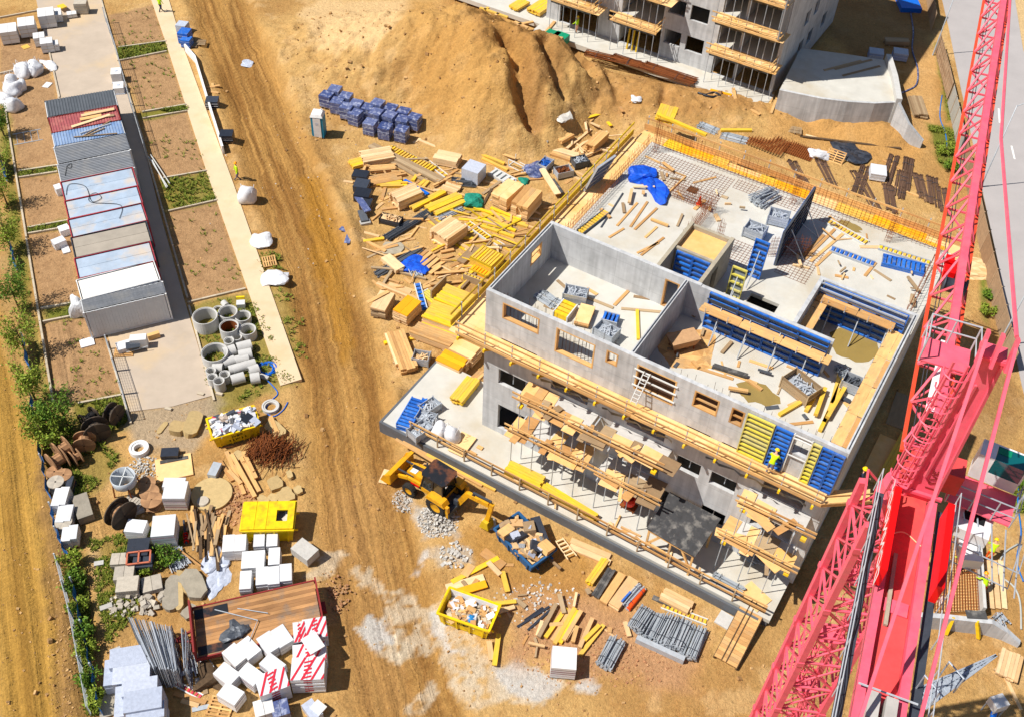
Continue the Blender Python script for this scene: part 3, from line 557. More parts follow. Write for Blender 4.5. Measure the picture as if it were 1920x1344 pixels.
# grey props standing in lower openings
mb = MB()
for u_, z_, h_ in ((1.9, 5.5, 1.3), (2.8, 5.5, 1.3), (2.6, 1.3, 2.2), (13.5, 1.7, 1.5), (13.9, 5.65, 1.15), (16.0, 2.3, 1.3), (16.1, 5.7, 1.1), (5.4, 3.95, 2.4), (6.5, 3.95, 2.4), (10.4, 3.95, 2.4), (11.5, 3.95, 2.4), (19, 3.95, 2.4)): mb.tube([(u_, .45, z_), (u_, .45, z_+h_)], .035)
mb.each('prop', 'galvanised', bld)
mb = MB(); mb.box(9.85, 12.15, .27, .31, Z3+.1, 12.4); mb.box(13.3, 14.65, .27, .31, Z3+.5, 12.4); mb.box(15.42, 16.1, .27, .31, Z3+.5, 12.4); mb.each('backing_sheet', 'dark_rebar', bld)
# window 9.8 of the top storey: white rails and ladder across it
mb = MB()
for z_ in (10.75, 11.4, 12.0): mb.box(9.7, 12.3, -.1, -.03, z_, z_+.07)
mb.each('guard_rail', 'white_frame', bld)
mb = MB()
for s_ in (0, .36): mb.bar((10.05+s_, -.75, 10.12), (10.3+s_, -.12, 12.2), .05)
for k in range(8): q = k/8; mb.bar((10.07+.25*q, -.75+.63*q, 10.25+2*q), (10.41+.25*q, -.75+.63*q, 10.25+2*q), .035)
lad = mb.build('ladder', 'white_frame', loc=O, rz=RB); tag(lad, 'white ladder leaning in the large railed opening of the top storey', 'ladder')

# podium slab: the cellar roof round the building
pod = MB(); pod.prism([(-5.55, -3.35), (21.5, -3.2), (21.5, -.003), (-.003, -.003), (-.003, 3.2), (-5.6, 3.2)], Z0-.3, Z0)
bpart(pod, 'podium_slab', 'slab_concrete')
mb = MB(); mb.box(-5.6, 20.9, -3.52, -3.36, -.4, Z0-.05); mb.box(-5.77, -5.61, -3.5, 3.2, -.4, Z0-.05); mb.prism([(-5.5, -3.3), (21.4, -3.15), (21.4, 22), (.3, 22), (.3, 3.0), (-5.5, 3.0)], -.5, Z0-.31); bpart(mb, 'cellar_wall', 'roof_dark')

# ---------------------------------------------------------------- deck scaffolds cantilevered below the top storey
deck = thing('cantilever_scaffold', 'plywood walkway with handrails round the front and left side of the top storey', 'scaffold', O, RB)
mb = MB(); u = -1.85
while u < 21.4:
    l = min(1.22, 21.5-u); mb.t = random.random(); mb.box(u, u+l-.01, -1.15, -.02, 9.38+random.random()*.015, 9.44); u += 1.22
v = -.0
while v < 22.4: mb.t = random.random(); mb.box(-1.85, -.01, v, v+1.2, 9.36, 9.43); v += 1.21
mb.hexa([(21.52, -1.1, 9.38), (23.6, .5, 9.38), (23.3, 1.5, 9.38), (21.72, .3, 9.38), (21.5, -1.1, 9.44), (23.6, .5, 9.44), (23.3, 1.5, 9.44), (21.72, .3, 9.44)], .2)
mb.build('deck_boards', 'ply', deck)
mb = MB()
for u_ in np.arange(-1.1, 21.5, 1.85): mb.bar((u_, -1.35, 9.27), (u_, -.02, 9.27), .12, .2); mb.bar((u_, -1.2, 9.2), (u_, -.05, 8.3), .08)
for v_ in np.arange(.6, 22, 1.85): mb.bar((-1.95, v_, 9.25), (-.02, v_, 9.25), .12, .2)
mb.each('bracket', 'yellow_timber', deck)
mb = MB()
for z_, h_ in ((9.62, .2), (10.1, .1), (10.5, .1)):
    u = -1.3
    while u < 21.3: l = 3.9; mb.t = random.random(); mb.bar((u, -1.22+random.uniform(-.03, .03), z_+random.uniform(-.03, .03)), (min(u+l+.2, 21.5), -1.22+random.uniform(-.03, .03), z_+random.uniform(-.04, .04)), .05, h_); u += l
mb.bar((21.5, -1.2, 9.65), (23.7, .5, 9.65), .06, .22); mb.bar((21.5, -1.2, 10.4), (23.7, .5, 10.4), .05, .1)
mb.each('handrail', 'timber', deck)
mb = MB(); v = -.8
while v < 22.5: l = 4; mb.t = random.random(); mb.bar((-1.9, v, 9.72), (-1.9+random.uniform(-.03, .03), v+l, 9.72), .06, .42); mb.bar((-1.9, v, 10.45), (-1.9+random.uniform(-.05, .05), v+l, 10.45+random.uniform(-.05, .05)), .06, .14); v += l
mb.each('guard_board', 'yellow_rail', deck)
mb = MB()
for u_ in np.arange(-1.1, 21.5, 1.85): mb.bar((u_, -1.18, 9.3), (u_, -1.18, 10.65), .06)
for v_ in np.arange(.3, 22.5, 1.85): mb.bar((-1.86, v_, 9.3), (-1.86, v_, 10.6), .06)
mb.each('post', 'galvanised', deck)
# plastic sheet drooping under the walkway's front edge
mb = MB()
for a_, b_ in ((4.0, 8.3), (8.6, 13.0), (15.0, 20.8)):
    k = 14
    for i in range(k):
        q0 = a_+(b_-a_)*i/k; q1 = a_+(b_-a_)*(i+1)/k; w0 = .06*math.sin(i*2.1); w1 = .06*math.sin((i+1)*2.1)
        mb.poly([(q0, -1.25+w0, 9.3), (q1, -1.25+w1, 9.3), (q1, -1.1+w1, 8.95+w1), (q0, -1.1+w0, 8.95+w0)])
mb.build('plastic_sheet', 'black_plastic', deck)

# scaffold bays on the balconies: ragged plywood platforms on steel props
def scaffold(label, u0, u1, z, front, seed, back=-.05, mtl='ply'):
    rnd = random.Random(seed); s = thing('balcony_scaffold', label, 'scaffold', L(u0, 0, 0), RB, None); w = u1-u0
    mb = MB(); u = -.3
    while u < w:
        l = rnd.choice((.6, .8, 1.2, 1.2)); mb.t = rnd.random(); mb.m = rnd.choice((0, 0, 0, 1, 2)); d = front - rnd.uniform(-.45, .4); zz = z+rnd.uniform(0, .07); b_ = back if rnd.random() < .6 else back-rnd.uniform(.2, .9)
        if rnd.random() < .87: mb.obox((u+l/2, (d+b_)/2, zz), (l-.02, b_-d, .03), rnd.uniform(-.1, .1))
        u += l
    for k in range(int(w*1.3)): mb.t = rnd.random(); mb.m = rnd.choice((0, 1, 1, 2)); mb.obox((rnd.uniform(.2, w-.2), front+rnd.uniform(-.2, .8), z+.06+k*.012), (rnd.uniform(1.0, 1.9), rnd.uniform(.2, .6), .03), rnd.uniform(-.5, .5)+rnd.choice((0, 0, 1.5)))
    mb.build('platform', [mtl, 'timber', 'grey_timber'], s)
    mb = MB()
    for zz in (.45, .85):
        u = -.4
        while u < w: l = rnd.uniform(2.4, 4); mb.t = rnd.random(); mb.bar((u, front+.02+rnd.uniform(-.05, .05), z+zz), (min(u+l, w+.4), front+.02+rnd.uniform(-.05, .05), z+zz+rnd.uniform(-.05, .05)), .06, .12); u += l*.9
    mb.each('handrail', 'timber', s)
    mb = MB()
    for u_ in np.arange(.1, w, 1.5):
        mb.tube([(u_, front+.1, z-3.05), (u_, front+.1, z+1.0)], .03); mb.tube([(u_+.3, front+.9, z-3.05), (u_+.3, front+.9, z-.05)], .03)
        mb.bar((u_, front-.1, z-.08), (u_, back, z-.08), .08, .14)
    mb.each('prop', 'galvanised', s)
    mb = MB()
    for u_ in (0, w-.3): mb.obox((u_+.15, front+.1, z-.25), (.3, .3, .18))
    mb.each('prop_head', 'yellow_timber', s)
    return s
scaffold('upper of the two long ragged plywood platforms on the building front', 3.6, 12.7, Z2-.02, -1.95, 1)
scaffold('lower of the two long ragged plywood platforms on the building front', 3.2, 13.0, Z1-.02, -1.95, 2)
scaffold('upper ragged plywood platform near the right end of the front', 17.7, 21.5, Z2-.02, -1.6, 3)
scaffold('lower ragged plywood platform near the right end of the front', 17.3, 21.4, Z1-.02, -1.9, 4)

# ---------------------------------------------------------------- formwork
def panel(mbf, mbw, mbs, l, h, blue=True, ribs=7):
    """panel in local x (length) z (height), ribs towards -y"""
    mbs.box(0, l, -.015, 0, 0, h)
    for z_ in np.linspace(.04, h-.04, ribs): mbf.box(.0, l, -.16, -.016, z_-.045, z_+.045, random.random())
    for x_ in (0, l-.06): mbf.box(x_, x_+.06, -.165, -.02, 0, h, .5)
def formwork(label, P, rz, l, h, n=2, m='form_blue', tilt=0.0, props=2, name='wall_formwork', group=None, back='form_face', ribs=7):
    t = thing(name, label, 'formwork', P, rz, group); t.rotation_euler[0] = tilt
    f = MB(); s_ = MB()
    for i in range(n):
        q = MB(); w_ = l/n-.02
        s_.box(i*l/n, i*l/n+w_, -.015, 0, 0, h)
        for z_ in np.linspace(.05, h-.05, ribs): f.box(i*l/n+.055, i*l/n+w_-.055, -.15, -.016, z_-.05, z_+.05, random.random())
        for x_ in (0, w_-.05): f.box(i*l/n+x_, i*l/n+x_+.05, -.16, -.018, 0, h, .6)
    f.build('frame', m, t); s_.build('face', back, t)
    if props:
        p_ = MB()
        for i in range(props): x_ = l*(i+.5)/props; p_.tube([(x_, -.2, h*.75), (x_+.1, -1.5, .03)], .035); p_.tube([(x_, -.2, h*.25), (x_+.1, -1.5, .05)], .03)
        p_.each('push_prop', 'galvanised', t)
    return t
def plankwalk(label, P, rz, l, w_=.5, group=None, rail=True):
    t = thing('plank_walkway', label, 'walkway', P, rz, group); mb = MB(); x = 0
    while x < l: k = min(2.5, l-x); mb.t = random.random(); mb.box(x, x+k-.02, -w_, -.26, -.02, .03); mb.t = random.random(); mb.box(x+.05, x+k-.04, -.25, -.0, -.02, .028); x += 2.5
    mb.build('planks', 'timber', t); mb = MB()
    for x in np.arange(.4, l, 1.4): mb.bar((x, -w_-.05, -.06), (x, .1, -.06), .06, .08); mb.tube([(x, -w_, -.1), (x, -w_, .35)], .02)
    mb.each('bracket', 'galvanised', t); return t
formwork('long blue wall formwork with push props on the back of the right-hand room', L(10.9, 7.1, Z3+.02), RB, 7.3, 2.75, 4, props=4)
plankwalk('plank walkway hung on the long blue formwork of the right-hand room', L(10.7, 6.92, 12.0), RB, 7.9, .75)
mb = MB()
for y_, z_ in ((6.75, 12.55), (6.95, 12.75), (7.0, 12.35)): mb.bar((10.9, y_, z_), (18.2, y_, z_), .07, .09)
tag(mb.build('waling_rail', 'dark_steel', loc=O, rz=RB), 'dark steel waling rails along the top of the long blue formwork', 'rail')
formwork('blue wall formwork with props deep in the shaded back room by the crane', L(16.2, 11.72, Z3+.02), RB, 5.1, 2.7, 3, props=3)
plankwalk('plank walkway hung on the blue formwork of the shaded back room', L(16.1, 11.5, 12.05), RB, 4.7, .7)
mb = MB()
for y_, z_ in ((11.3, 12.6), (11.55, 12.8), (11.45, 12.3)): mb.bar((16.0, y_, z_), (21.2, y_, z_), .07, .09, random.random())
tag(mb.build('waling_rail', 'steel', loc=O, rz=RB), 'pale steel waling rails above the shaded back room', 'rail')
plankwalk('plank walkway along the inside of the right-hand outer wall', L(21.42, 11.2, 11.75), RB-math.pi/2, 10.8, .85)
plankwalk('short plank walkway on the left wall of the shaded back room', L(16.1, 7.7, 11.95), RB+math.pi/2, 3.6, .75)
# outside front, right half: yellow, blue panels
def facep(label, u0, l, m, z=Z3-.62, h=3.1, n=1): return formwork(label, L(u0, -.03, z), RB, l, h, n, m, 0, 0, ribs=10)
facep('wide pale yellow ribbed formwork panel on the front wall left of the worker', 16.3, 1.55, 'form_yellow')
facep('blue ribbed formwork panel behind the worker on the front walkway', 17.9, .95, 'form_blue')
facep('narrow pale yellow ribbed formwork panel right of the small front opening', 20.0-.1, .5, 'form_yellow')
facep('wide blue ribbed formwork panel at the right end of the front wall', 20.42, 1.22, 'form_blue', n=2)
mb = MB()
for u_ in (18.9, 19.85): mb.bar((u_, -.12, 9.5), (u_, -.12, 12.7), .06)
for z_ in (11.0, 12.35, 12.6): mb.bar((18.85, -.14, z_), (19.9, -.14, z_), .06)
tag(mb.build('opening_frame', 'white_frame', loc=O, rz=RB), 'white steel frame round the small opening between the front formwork panels', 'frame')
# inside the core and loose standing panels
formwork('blue ribbed formwork lining the lift core shaft', L(7.6, 9.66, Z3-.6), RB, 2.2, 3.1, 2, props=0, ribs=9)
formwork('blue formwork panel leaning alone behind the right-hand room', L(11.25, 12.9, Z3+.02), RB, .95, 2.75, 1, tilt=-.08, props=1, ribs=8)
formwork('short pale yellow formwork panel standing behind the right-hand room', L(10.95, 10.4, Z3+.02), RB, .95, 2.3, 1, 'form_yellow', tilt=-.05, props=1, ribs=5)
formwork('dark blue wall formwork standing upright in the middle of the top slab', L(12.4, 14.6, Z3+.02), RB+math.pi/2, 5.5, 2.75, 3, 'dark_steel', props=2, back='form_blue')
# ---------------------------------------------------------------- tower crane
TC = Vector((13.96, 22.69, 0)); TA = math.radians(-5); JA = math.radians(70.5)
crane = thing('tower_crane', 'tall pink-red tower crane with lattice jib, counter-jib and tower head', 'crane', TC, 0)
def rotz(a): return Matrix.Rotation(a, 3, 'Z')
RT = rotz(TA); h_ = .975
cor = [RT @ Vector((sx*h_, sy*h_, 0)) for sx, sy in ((-1, -1), (1, -1), (1, 1), (-1, 1))]
Zup = lambda z: Vector((0, 0, z))
mb = MB()
for c in cor: mb.bar(c+Zup(0), c+Zup(23.4), .26, .26, up=(RT @ Vector((1, 0, 0))))
mb.each('tower_chord', 'crane_red', crane)
for i in range(4):
    a, b = cor[i], cor[(i+1) % 4]; mb = MB(); z = .4
    while z < 23: mb.bar(a+Zup(z), b+Zup(z), .1); mb.bar(a+Zup(z), (a+b)/2+Zup(z+1.07), .07); mb.bar((a+b)/2+Zup(z+1.07), b+Zup(z), .07); mb.bar(a+Zup(z+2.15), (a+b)/2+Zup(z+1.07), .07); mb.bar(b+Zup(z+2.15), (a+b)/2+Zup(z+1.07), .07); mb.bar((a+b)/2+Zup(z), (a+b)/2+Zup(z+1.1), .05); z += 2.15
    mb.build('tower_lacing', 'crane_red', crane)
mb = MB()
for k in range(6):
    for c in cor: mb.obox(c*1.02+Zup(.4+4.3*k-.15), (.3, .3, .3), TA)
mb.each('splice_block', 'crane_red', crane)
mb = MB(); rr = RT @ Vector((.25, .1, 0))
for k in range(5):
    z = .5+4.5*k; s_ = .35*(1 if k % 2 else -1); q = rr+RT @ Vector((s_, 0, 0))
    for e in (-.2, .2): mb.bar(q+RT @ Vector((0, e, 0))+Zup(z), q+RT @ Vector((0, e, 0))+Zup(z+4.4), .05)
    for j in range(14): mb.bar(q+RT @ Vector((0, -.2, 0))+Zup(z+.3*j), q+RT @ Vector((0, .2, 0))+Zup(z+.3*j), .035)
    for j in range(4):
        pts = [q+RT @ Vector((.45*math.cos(a)-.2, .45*math.sin(a), 0))+Zup(z+.8+j) for a in np.linspace(0, 6.28, 12)]; mb.tube(pts, .02, 4)
    mb.obox(rr+Zup(z-.05), (1.0, .8, .04), TA)
mb.build('tower_ladder', 'crane_red', crane)
mb = MB(); mb.lathe([(.2, 23.3), (.75, 23.4), (.8, 23.7), (.8, 24.1), (.7, 24.2), (.7, 24.6), (0, 24.6)], n=24); mb.build('slewing_ring', 'crane_red', crane)
# upper works turn with the jib: local x along the jib
up = bpy.data.objects.new('upper_works', None); JD = Vector((math.cos(JA), math.sin(JA), 0)); JP = Vector((math.sin(JA), -math.cos(JA), 0))
bpy.data.objects.remove(up)
def J(x, y, z): return JD*x + JP*y + Zup(z)          # along jib, to its right, up
latL = float((at(1698, 803, 25)-TC).dot(JP)); 
yl, yr, zb, zt = latL, latL+1.35, 25.0, 26.75; yc = (yl+yr)/2
X0, X1 = 1.6, 46.0
mb = MB(); mb.bar(J(X0-.4, yl, zb), J(X1, yl, zb), .13); mb.bar(J(X0-.4, yr, zb), J(X1, yr, zb), .13); mb.each('jib_bottom_chord', 'crane_orange', crane)
mb = MB(); mb.bar(J(X0, yc, zt), J(X1, yc, zt), .3, .22); mb.build('jib_top_chord', 'crane_red', crane)
mb = MB(); x = X0; k = 0; st = 2.1
while x < X1-st:
    mb.bar(J(x, yl, zb), J(x, yr, zb), .08)
    a, b = (yl, yr) if k % 2 else (yr, yl); mb.bar(J(x, a, zb), J(x+st, b, zb), .07)
    for y in (yl, yr): mb.bar(J(x, y, zb), J(x+st/2, yc, zt), .085); mb.bar(J(x+st/2, yc, zt), J(x+st, y, zb), .085)
    x += st; k += 1
mb.build('jib_lacing', 'crane_red', crane)
mb = MB(); mb.tube([J(X0, yl+.25, zb+.1), J(X1, yl+.25, zb+.1)], .02, 5); mb.tube([J(X0, yl+.38, zb+.1), J(X1, yl+.38, zb+.1)], .02, 5); mb.each('hoist_rope', 'dark_steel', crane)
# hoist winch inside the jib
mb = MB(); wx = float((at(1775, 520, 25)-TC).dot(JD)); mb.obox(J(wx, yc-.1, zb+.05), (1.5, .5, .35), JA); mb.obox(J(wx-.3, yc-.2, zb+.35), (.5, .45, .35), JA); mb.obox(J(wx+.5, yc-.25, zb+.35), (.35, .35, .3), JA); mb.build('winch', 'sign_red', crane)
mb = MB(); mb.lathe([(0, -.45), (.4, -.45), (.4, -.4), (.3, -.38), (.3, .38), (.4, .4), (.4, .45), (0, .45)], c=J(wx-1.1, yc+.1, zb+.5), n=18, R=rotz(JA) @ Matrix.Rotation(math.pi/2, 3, 'X')); mb.build('rope_drum', 'dark_steel', crane, True)
# tower head: tall tapered box
hx, hy = -.2, yc-.05+.1
def quadring(z, x0, x1, y0, y1): return [J(x0, y0, z), J(x1, y0, z), J(x1, y1, z), J(x0, y1, z)]
b0 = at(1722, 935, 24.8)-TC; hx = b0.dot(JD)+.45; hy = b0.dot(JP)
mb = MB(); A = quadring(24.7, hx-.4, hx+.4, hy-.42, hy+.42); B = quadring(31.6, hx-.25, hx+.25, hy-.28, hy+.28); mb.hexa([A[3], A[2], A[1], A[0], B[3], B[2], B[1], B[0]]); mb.build('tower_head', 'crane_red', crane)
mb = MB(); mb.bar(J(hx-.42, hy-.46, 24.7), J(hx-.27, hy-.32, 31.7), .1); mb.bar(J(hx-.42, hy+.46, 24.7), J(hx-.27, hy+.32, 31.7), .1)
mb.bar(J(hx-.44, hy-.15, 26.0), J(hx-.33, hy-.08, 30.5), .08, .08); mb.each('head_rib', 'crane_red', crane)
mb = MB(); top = J(hx, hy, 31.6)
for e in (-.42, 0, .42): mb.bar(J(hx-.5, hy+e, 31.5), J(hx-.1, hy+e, 32.5), .1, .3)
mb.obox(J(hx, hy, 31.55), (.7, .8, .12), JA); mb.build('head_sheave', 'crane_red', crane)
# service platform at the head with grey rails
mb = MB(); mb.obox(J(hx+.9, hy-1.05, 30.2), (1.1, 1.5, .06), JA); mb.build('head_platform', 'crane_red', crane)
mb = MB()
for zz in (30.75, 31.25):
    mb.tube([J(hx+.35, hy-1.8, zz), J(hx+1.45, hy-1.8, zz), J(hx+1.45, hy-.3, zz), J(hx+.6, hy-.25, zz)], .03, 6)
for x_, y_ in ((.35, -1.8), (1.45, -1.8), (1.45, -.3), (1.45, -1.05)): mb.tube([J(hx+x_, hy+y_, 30.2), J(hx+x_, hy+y_, 31.27)], .03, 6)
mb.build('head_rail', 'galvanised', crane)
# caged ladder up the left of the head
lx, ly = hx-.3, hy-.8
mb = MB()
for e in (-.22, .22): mb.bar(J(lx, ly+e, 24.6), J(lx+.15, ly+.1+e, 31.0), .07)
for k in range(20): q = k/20; mb.bar(J(lx+.15*q, ly-.22+.1*q, 24.7+6.2*q), J(lx+.15*q, ly+.22+.1*q, 24.7+6.2*q), .045)
for k in range(8):
    z = 25.6+.72*k; q = k/8; mb.tube([J(lx+.15*q-.42*math.sin(a), ly+.1*q-.4*math.cos(a), z) for a in np.linspace(-.3, 3.44, 9)], .03, 4)
for a in (.5, 1.57, 2.6): mb.bar(J(lx-.42*math.sin(a), ly-.4*math.cos(a), 25.6), J(lx+.15-.42*math.sin(a), ly+.1-.4*math.cos(a), 30.6), .035)
mb.build('caged_ladder', 'crane_red', crane)
# jib pendants and counter-jib pendants
mb = MB(); far_ = J(40, yc, 26.9); mid_ = at(1894, 0, 28.5)-TC
mb.tube([J(hx+.2, hy+.42, 32.3), at(1877, 260, 30.2)-TC, mid_+(mid_-(at(1877, 260, 30.2)-TC))*.6], .07, 6); mb.build('jib_pendant', 'crane_red', crane)
CJ = -10.6
mb = MB(); mb.bar(J(hx-.3, hy-.42, 32.3), J(CJ+.6, yc-.9+.3, 25.5), .1); mb.bar(J(hx-.3, hy+.42, 32.3), J(CJ+.6, yc+.95, 25.5), .1); mb.each('counter_pendant', 'crane_red', crane)
# counter-jib
cl = float((at(1642, 1084, 25)-TC).dot(JP)); cr_ = float((at(1737, 1084, 25)-TC).dot(JP))
mb = MB()
for y in (cl+.15, cr_-.15): mb.bar(J(hx-.6, y, 24.85), J(CJ, y, 24.85), .28, .42)
mb.each('counter_jib_beam', 'crane_red', crane)
mb = MB(); mb.hexa([J(CJ, cl+.3, 24.7), J(hx-.4, cl+.3, 24.7), J(hx-.4, cr_-.3, 24.7), J(CJ, cr_-.3, 24.7), J(CJ, cl+.3, 24.76), J(hx-.4, cl+.3, 24.76), J(hx-.4, cr_-.3, 24.76), J(CJ, cr_-.3, 24.76)]); mb.build('counter_jib_deck', 'deck_red', crane)
mb = MB(); cm = (cl+cr_)/2
mb.bar(J(hx-.45, cl, 25.1), J(hx-.45, cr_+.1, 25.1), .12, .12); mb.bar(J(-5.2, cm-.35, 24.8), J(-5.2, cm+.4, 24.8), .5, .05)
mb.each('cross_beam', 'crane_red', crane)
mb = MB(); mb.bar(J(-3.2, cl+.5, 24.85), J(-6.0, cl+.55, 24.85), .12); mb.build('loose_tube', 'old_concrete', crane)
# grey rails both sides of the counter-jib
mb = MB()
for y in (cl-.55, cr_+.5):
    for zz in (25.4, 25.9): mb.tube([J(hx-.6, y, zz), J(CJ+.3, y, zz)], .02, 6)
    for x_ in np.linspace(hx-.6, CJ+.3, 8): mb.tube([J(x_, y, 24.7), J(x_, y, 25.92)], .02, 6)
mb.each('deck_rail', 'galvanised', crane)
mb = MB()
for y in (cl-.32, cr_+.28): mb.bar(J(hx-.6, y, 24.66), J(CJ+.3, y, 24.66), .3, .04)
mb.each('side_walkway', 'dark_steel', crane)
mb = MB()
for e in range(3):
    pts = [J(x_, cl-.25-.09*e+.06*math.sin(x_*2+e), 24.75+.05*e) for x_ in np.linspace(hx-.8, CJ, 14)]; mb.tube(pts, .014, 5)
mb.each('cable', 'black_cable', crane)
mb = MB(); mb.tube([J(-2.4+.2*math.sin(q*5), cl+.3+q*1.2, 24.83+.02*math.sin(q*9)) for q in np.linspace(0, 1.1, 12)], .02, 5); mb.build('air_line', 'pale_timber', crane)
# name boards
def board(y, x0, x1, name):
    b_ = MB(); H0, H1 = 25.25, 26.15
    b_.hexa([J(x1, y-.11, H0), J(x0, y-.11, H0), J(x0, y+.11, H0), J(x1, y+.11, H0), J(x1, y-.11, H1), J(x0, y-.11, H1), J(x0, y+.11, H1), J(x1, y+.11, H1)])
    return b_.build('name_board', 'sign_red', crane)
xb0 = float((at(1672, 905, 26.2)-TC).dot(JD)); xb1 = float((at(1650, 1062, 26.2)-TC).dot(JD))
yb = float((at(1678, 960, 26.25)-TC).dot(JP)); nb = board(yb, xb0, xb1, 'left')
text_part('DONNOOF', .78, 'lettering', 'white', nb, J((xb0+xb1)/2, yb-.117, 25.7), Matrix((JD, Zup(1), -JP)).transposed().to_euler(), shear=.25)
xr0 = float((at(1787, 942, 26.2)-TC).dot(JD)); xr1 = float((at(1765, 1098, 26.2)-TC).dot(JD)); yrb = float((at(1778, 1010, 26.25)-TC).dot(JP)); nb2 = board(yrb, xr0, xr1, 'right')
text_part('DONNOOF', .78, 'lettering', 'white', nb2, J((xr0+xr1)/2, yrb+.117, 25.7), Matrix((-JD, Zup(1), JP)).transposed().to_euler(), shear=.25)
text_part('LSVF', .5, 'lettering', 'trailer_red', crane, J(hx-.41, hy+.2, 25.9), Matrix((Zup(1), -JP, -JD)).transposed().to_euler())
# concrete ballast blocks hung in the end of the counter-jib
mb = MB()
for y0, y1 in ((cl+.34, cm-.08), (cm+.08, cr_-.34)):
    for k in range(2):
        x1_ = CJ+1.95-.9*k; A = [J(x1_-.86, y0, 23.4), J(x1_, y0, 23.4), J(x1_, y1, 23.4), J(x1_-.86, y1, 23.4)]; mb.t = random.random(); mb.hexa(A[::1]+[p+Zup(1.95) for p in A])
mb.each('ballast_block', 'pale_concrete', crane)
mb = MB(); mb.tube([J(CJ+2.05, cl, 25.3), J(CJ+2.05, cr_+.2, 25.3)], .035); mb.build('end_rail', 'galvanised', crane)
# folded grey grating platform at the counter-jib end
g0 = at(1722, 1312, 24.6)-TC; g1 = at(1868, 1228, 24.6)-TC; gd = (g1-g0); gl = gd.length; gd.normalize(); gp = Vector((-gd.y, gd.x, 0))
mb = MB()
for k in range(22):
    q = k/22; w0 = .62*(1-q*.92); p = g0+gd*(gl*q); mb.bar(p-gp*w0*.5, p+gp*w0*.5, .05, .03)
for s_ in (-1, 0, 1): mb.bar(g0+gp*.31*s_, g1+gp*.02*s_, .05, .06)
mb.hexa([g0-gp*.3-Zup(.06), g1-gp*.02-Zup(.06), g1+gp*.02-Zup(.06), g0+gp*.3-Zup(.06), g0-gp*.3-Zup(.03), g1-gp*.02-Zup(.03), g1+gp*.02-Zup(.03), g0+gp*.3-Zup(.03)])
for q in (.05, .35): mb.tube([g0+gd*(gl*q)+gp*.3, g0+gd*(gl*q)+gp*.3+Zup(.9), g0+gd*(gl*q)-gp*.3+Zup(.9), g0+gd*(gl*q)-gp*.3], .03)
mb.build('grating_platform', 'steel', crane)
# operator's cab, its platform, cabinet
c0 = at(1860, 895, 23.6)-TC; ca = JA-math.pi/2-.12; Rc = rotz(ca)
def cabp(x, y, z): return c0 + Rc @ Vector((x*.82, y*.72, z*.68))
mb = MB()
def cb(mb, x0, x1, y0, y1, z0, z1): P_ = [cabp(*p) for p in ((x0, y0, z0), (x1, y0, z0), (x1, y1, z0), (x0, y1, z0), (x0, y0, z1), (x1, y0, z1), (x1, y1, z1), (x0, y1, z1))]; mb.hexa(P_)
cb(mb, -1.0, -.35, -.5, .6, 0, 1.9); cb(mb, -.35, 1.0, -.5, -.44, 0, .8); cb(mb, -.35, 1.0, .54, .6, 0, 1.0); cb(mb, -.35, 1.0, -.44, .54, 0, .06)
for x_ in (.95,):
    for y_ in (-.5, .52): cb(mb, x_, x_+.08, y_, y_+.08, .8, 1.86)
cb(mb, -.35, 1.0, .5, .6, 1.8, 1.9); cab = mb.build('cab', 'white', crane)
mb = MB(); cb(mb, -.34, .97, -.49, .5, 1.86, 1.89); cb(mb, -.34, .97, -.49, -.46, .8, 1.86); cb(mb, .96, .99, -.42, .52, .1, 1.86); mb.build('cab_window', 'cab_glass', cab)
mb = MB(); cb(mb, -.3, .25, .0, .42, 1.9, 1.915); mb.build('roof_hatch', 'green_plastic', cab)
mb = MB(); pf = at(1838, 935, 23.4)-TC; mb.obox(pf, (2.3, 1.5, .07), ca); mb.build('cab_platform', 'crane_red', crane)
mb = MB(); cp2 = lambda x, y, z: pf + Rc @ Vector((x, y, z))
for zz in (.55, 1.05): mb.tube([cp2(-1.1, -.75, zz), cp2(1.15, -.75, zz), cp2(1.15, .75, zz)], .028)
for x_, y_ in ((-1.1, -.75), (-.3, -.75), (.5, -.75), (1.15, -.75), (1.15, 0), (1.15, .75)): mb.tube([cp2(x_, y_, 0), cp2(x_, y_, 1.05)], .028)
for k in range(6): mb.tube([cp2(-.9+.5*k, -.8, -.1), cp2(.2+.4*k, -1.9-.1*k, -1.5)], .03)
for zz in (-.4, -1.4): mb.tube([cp2(-1.2, -2.0, zz), cp2(1.9, -2.2, zz), cp2(2.0, 0, zz)], .03)
mb.each('platform_rail', 'steel', crane)
mb = MB(); cc = at(1812, 985, 22.6)-TC; mb.obox(cc, (1.5, 1.35, .5), ca); mb.obox(cc+Rc @ Vector((.35, -.75, -.6)), (.7, 1.2, .5), ca+.4); mb.build('machine_cabinet', 'box_white', crane)
mb = MB(); mb.obox(cc+Zup(.5)+Rc @ Vector((.1, .1, 0)), (.75, .5, .01), ca); mb.build('cabinet_hatch', 'dark_void', crane)
mb = MB(); mb.obox(at(1700, 905, 24.6)-TC, (.7, .6, .8), JA); mb.obox(at(1718, 870, 24.8)-TC, (.5, .5, .6), JA+.3); mb.obox(at(1772, 905, 24.0)-TC, (.9, .8, 1.0), JA); mb.each('slewing_motor', 'deck_red', crane)
mb = MB(); mb.bar(at(1772, 640, 26.2)-TC, at(1742, 772, 25.8)-TC, .3, .05); mb.build('white_cover', 'wrap_white', crane)
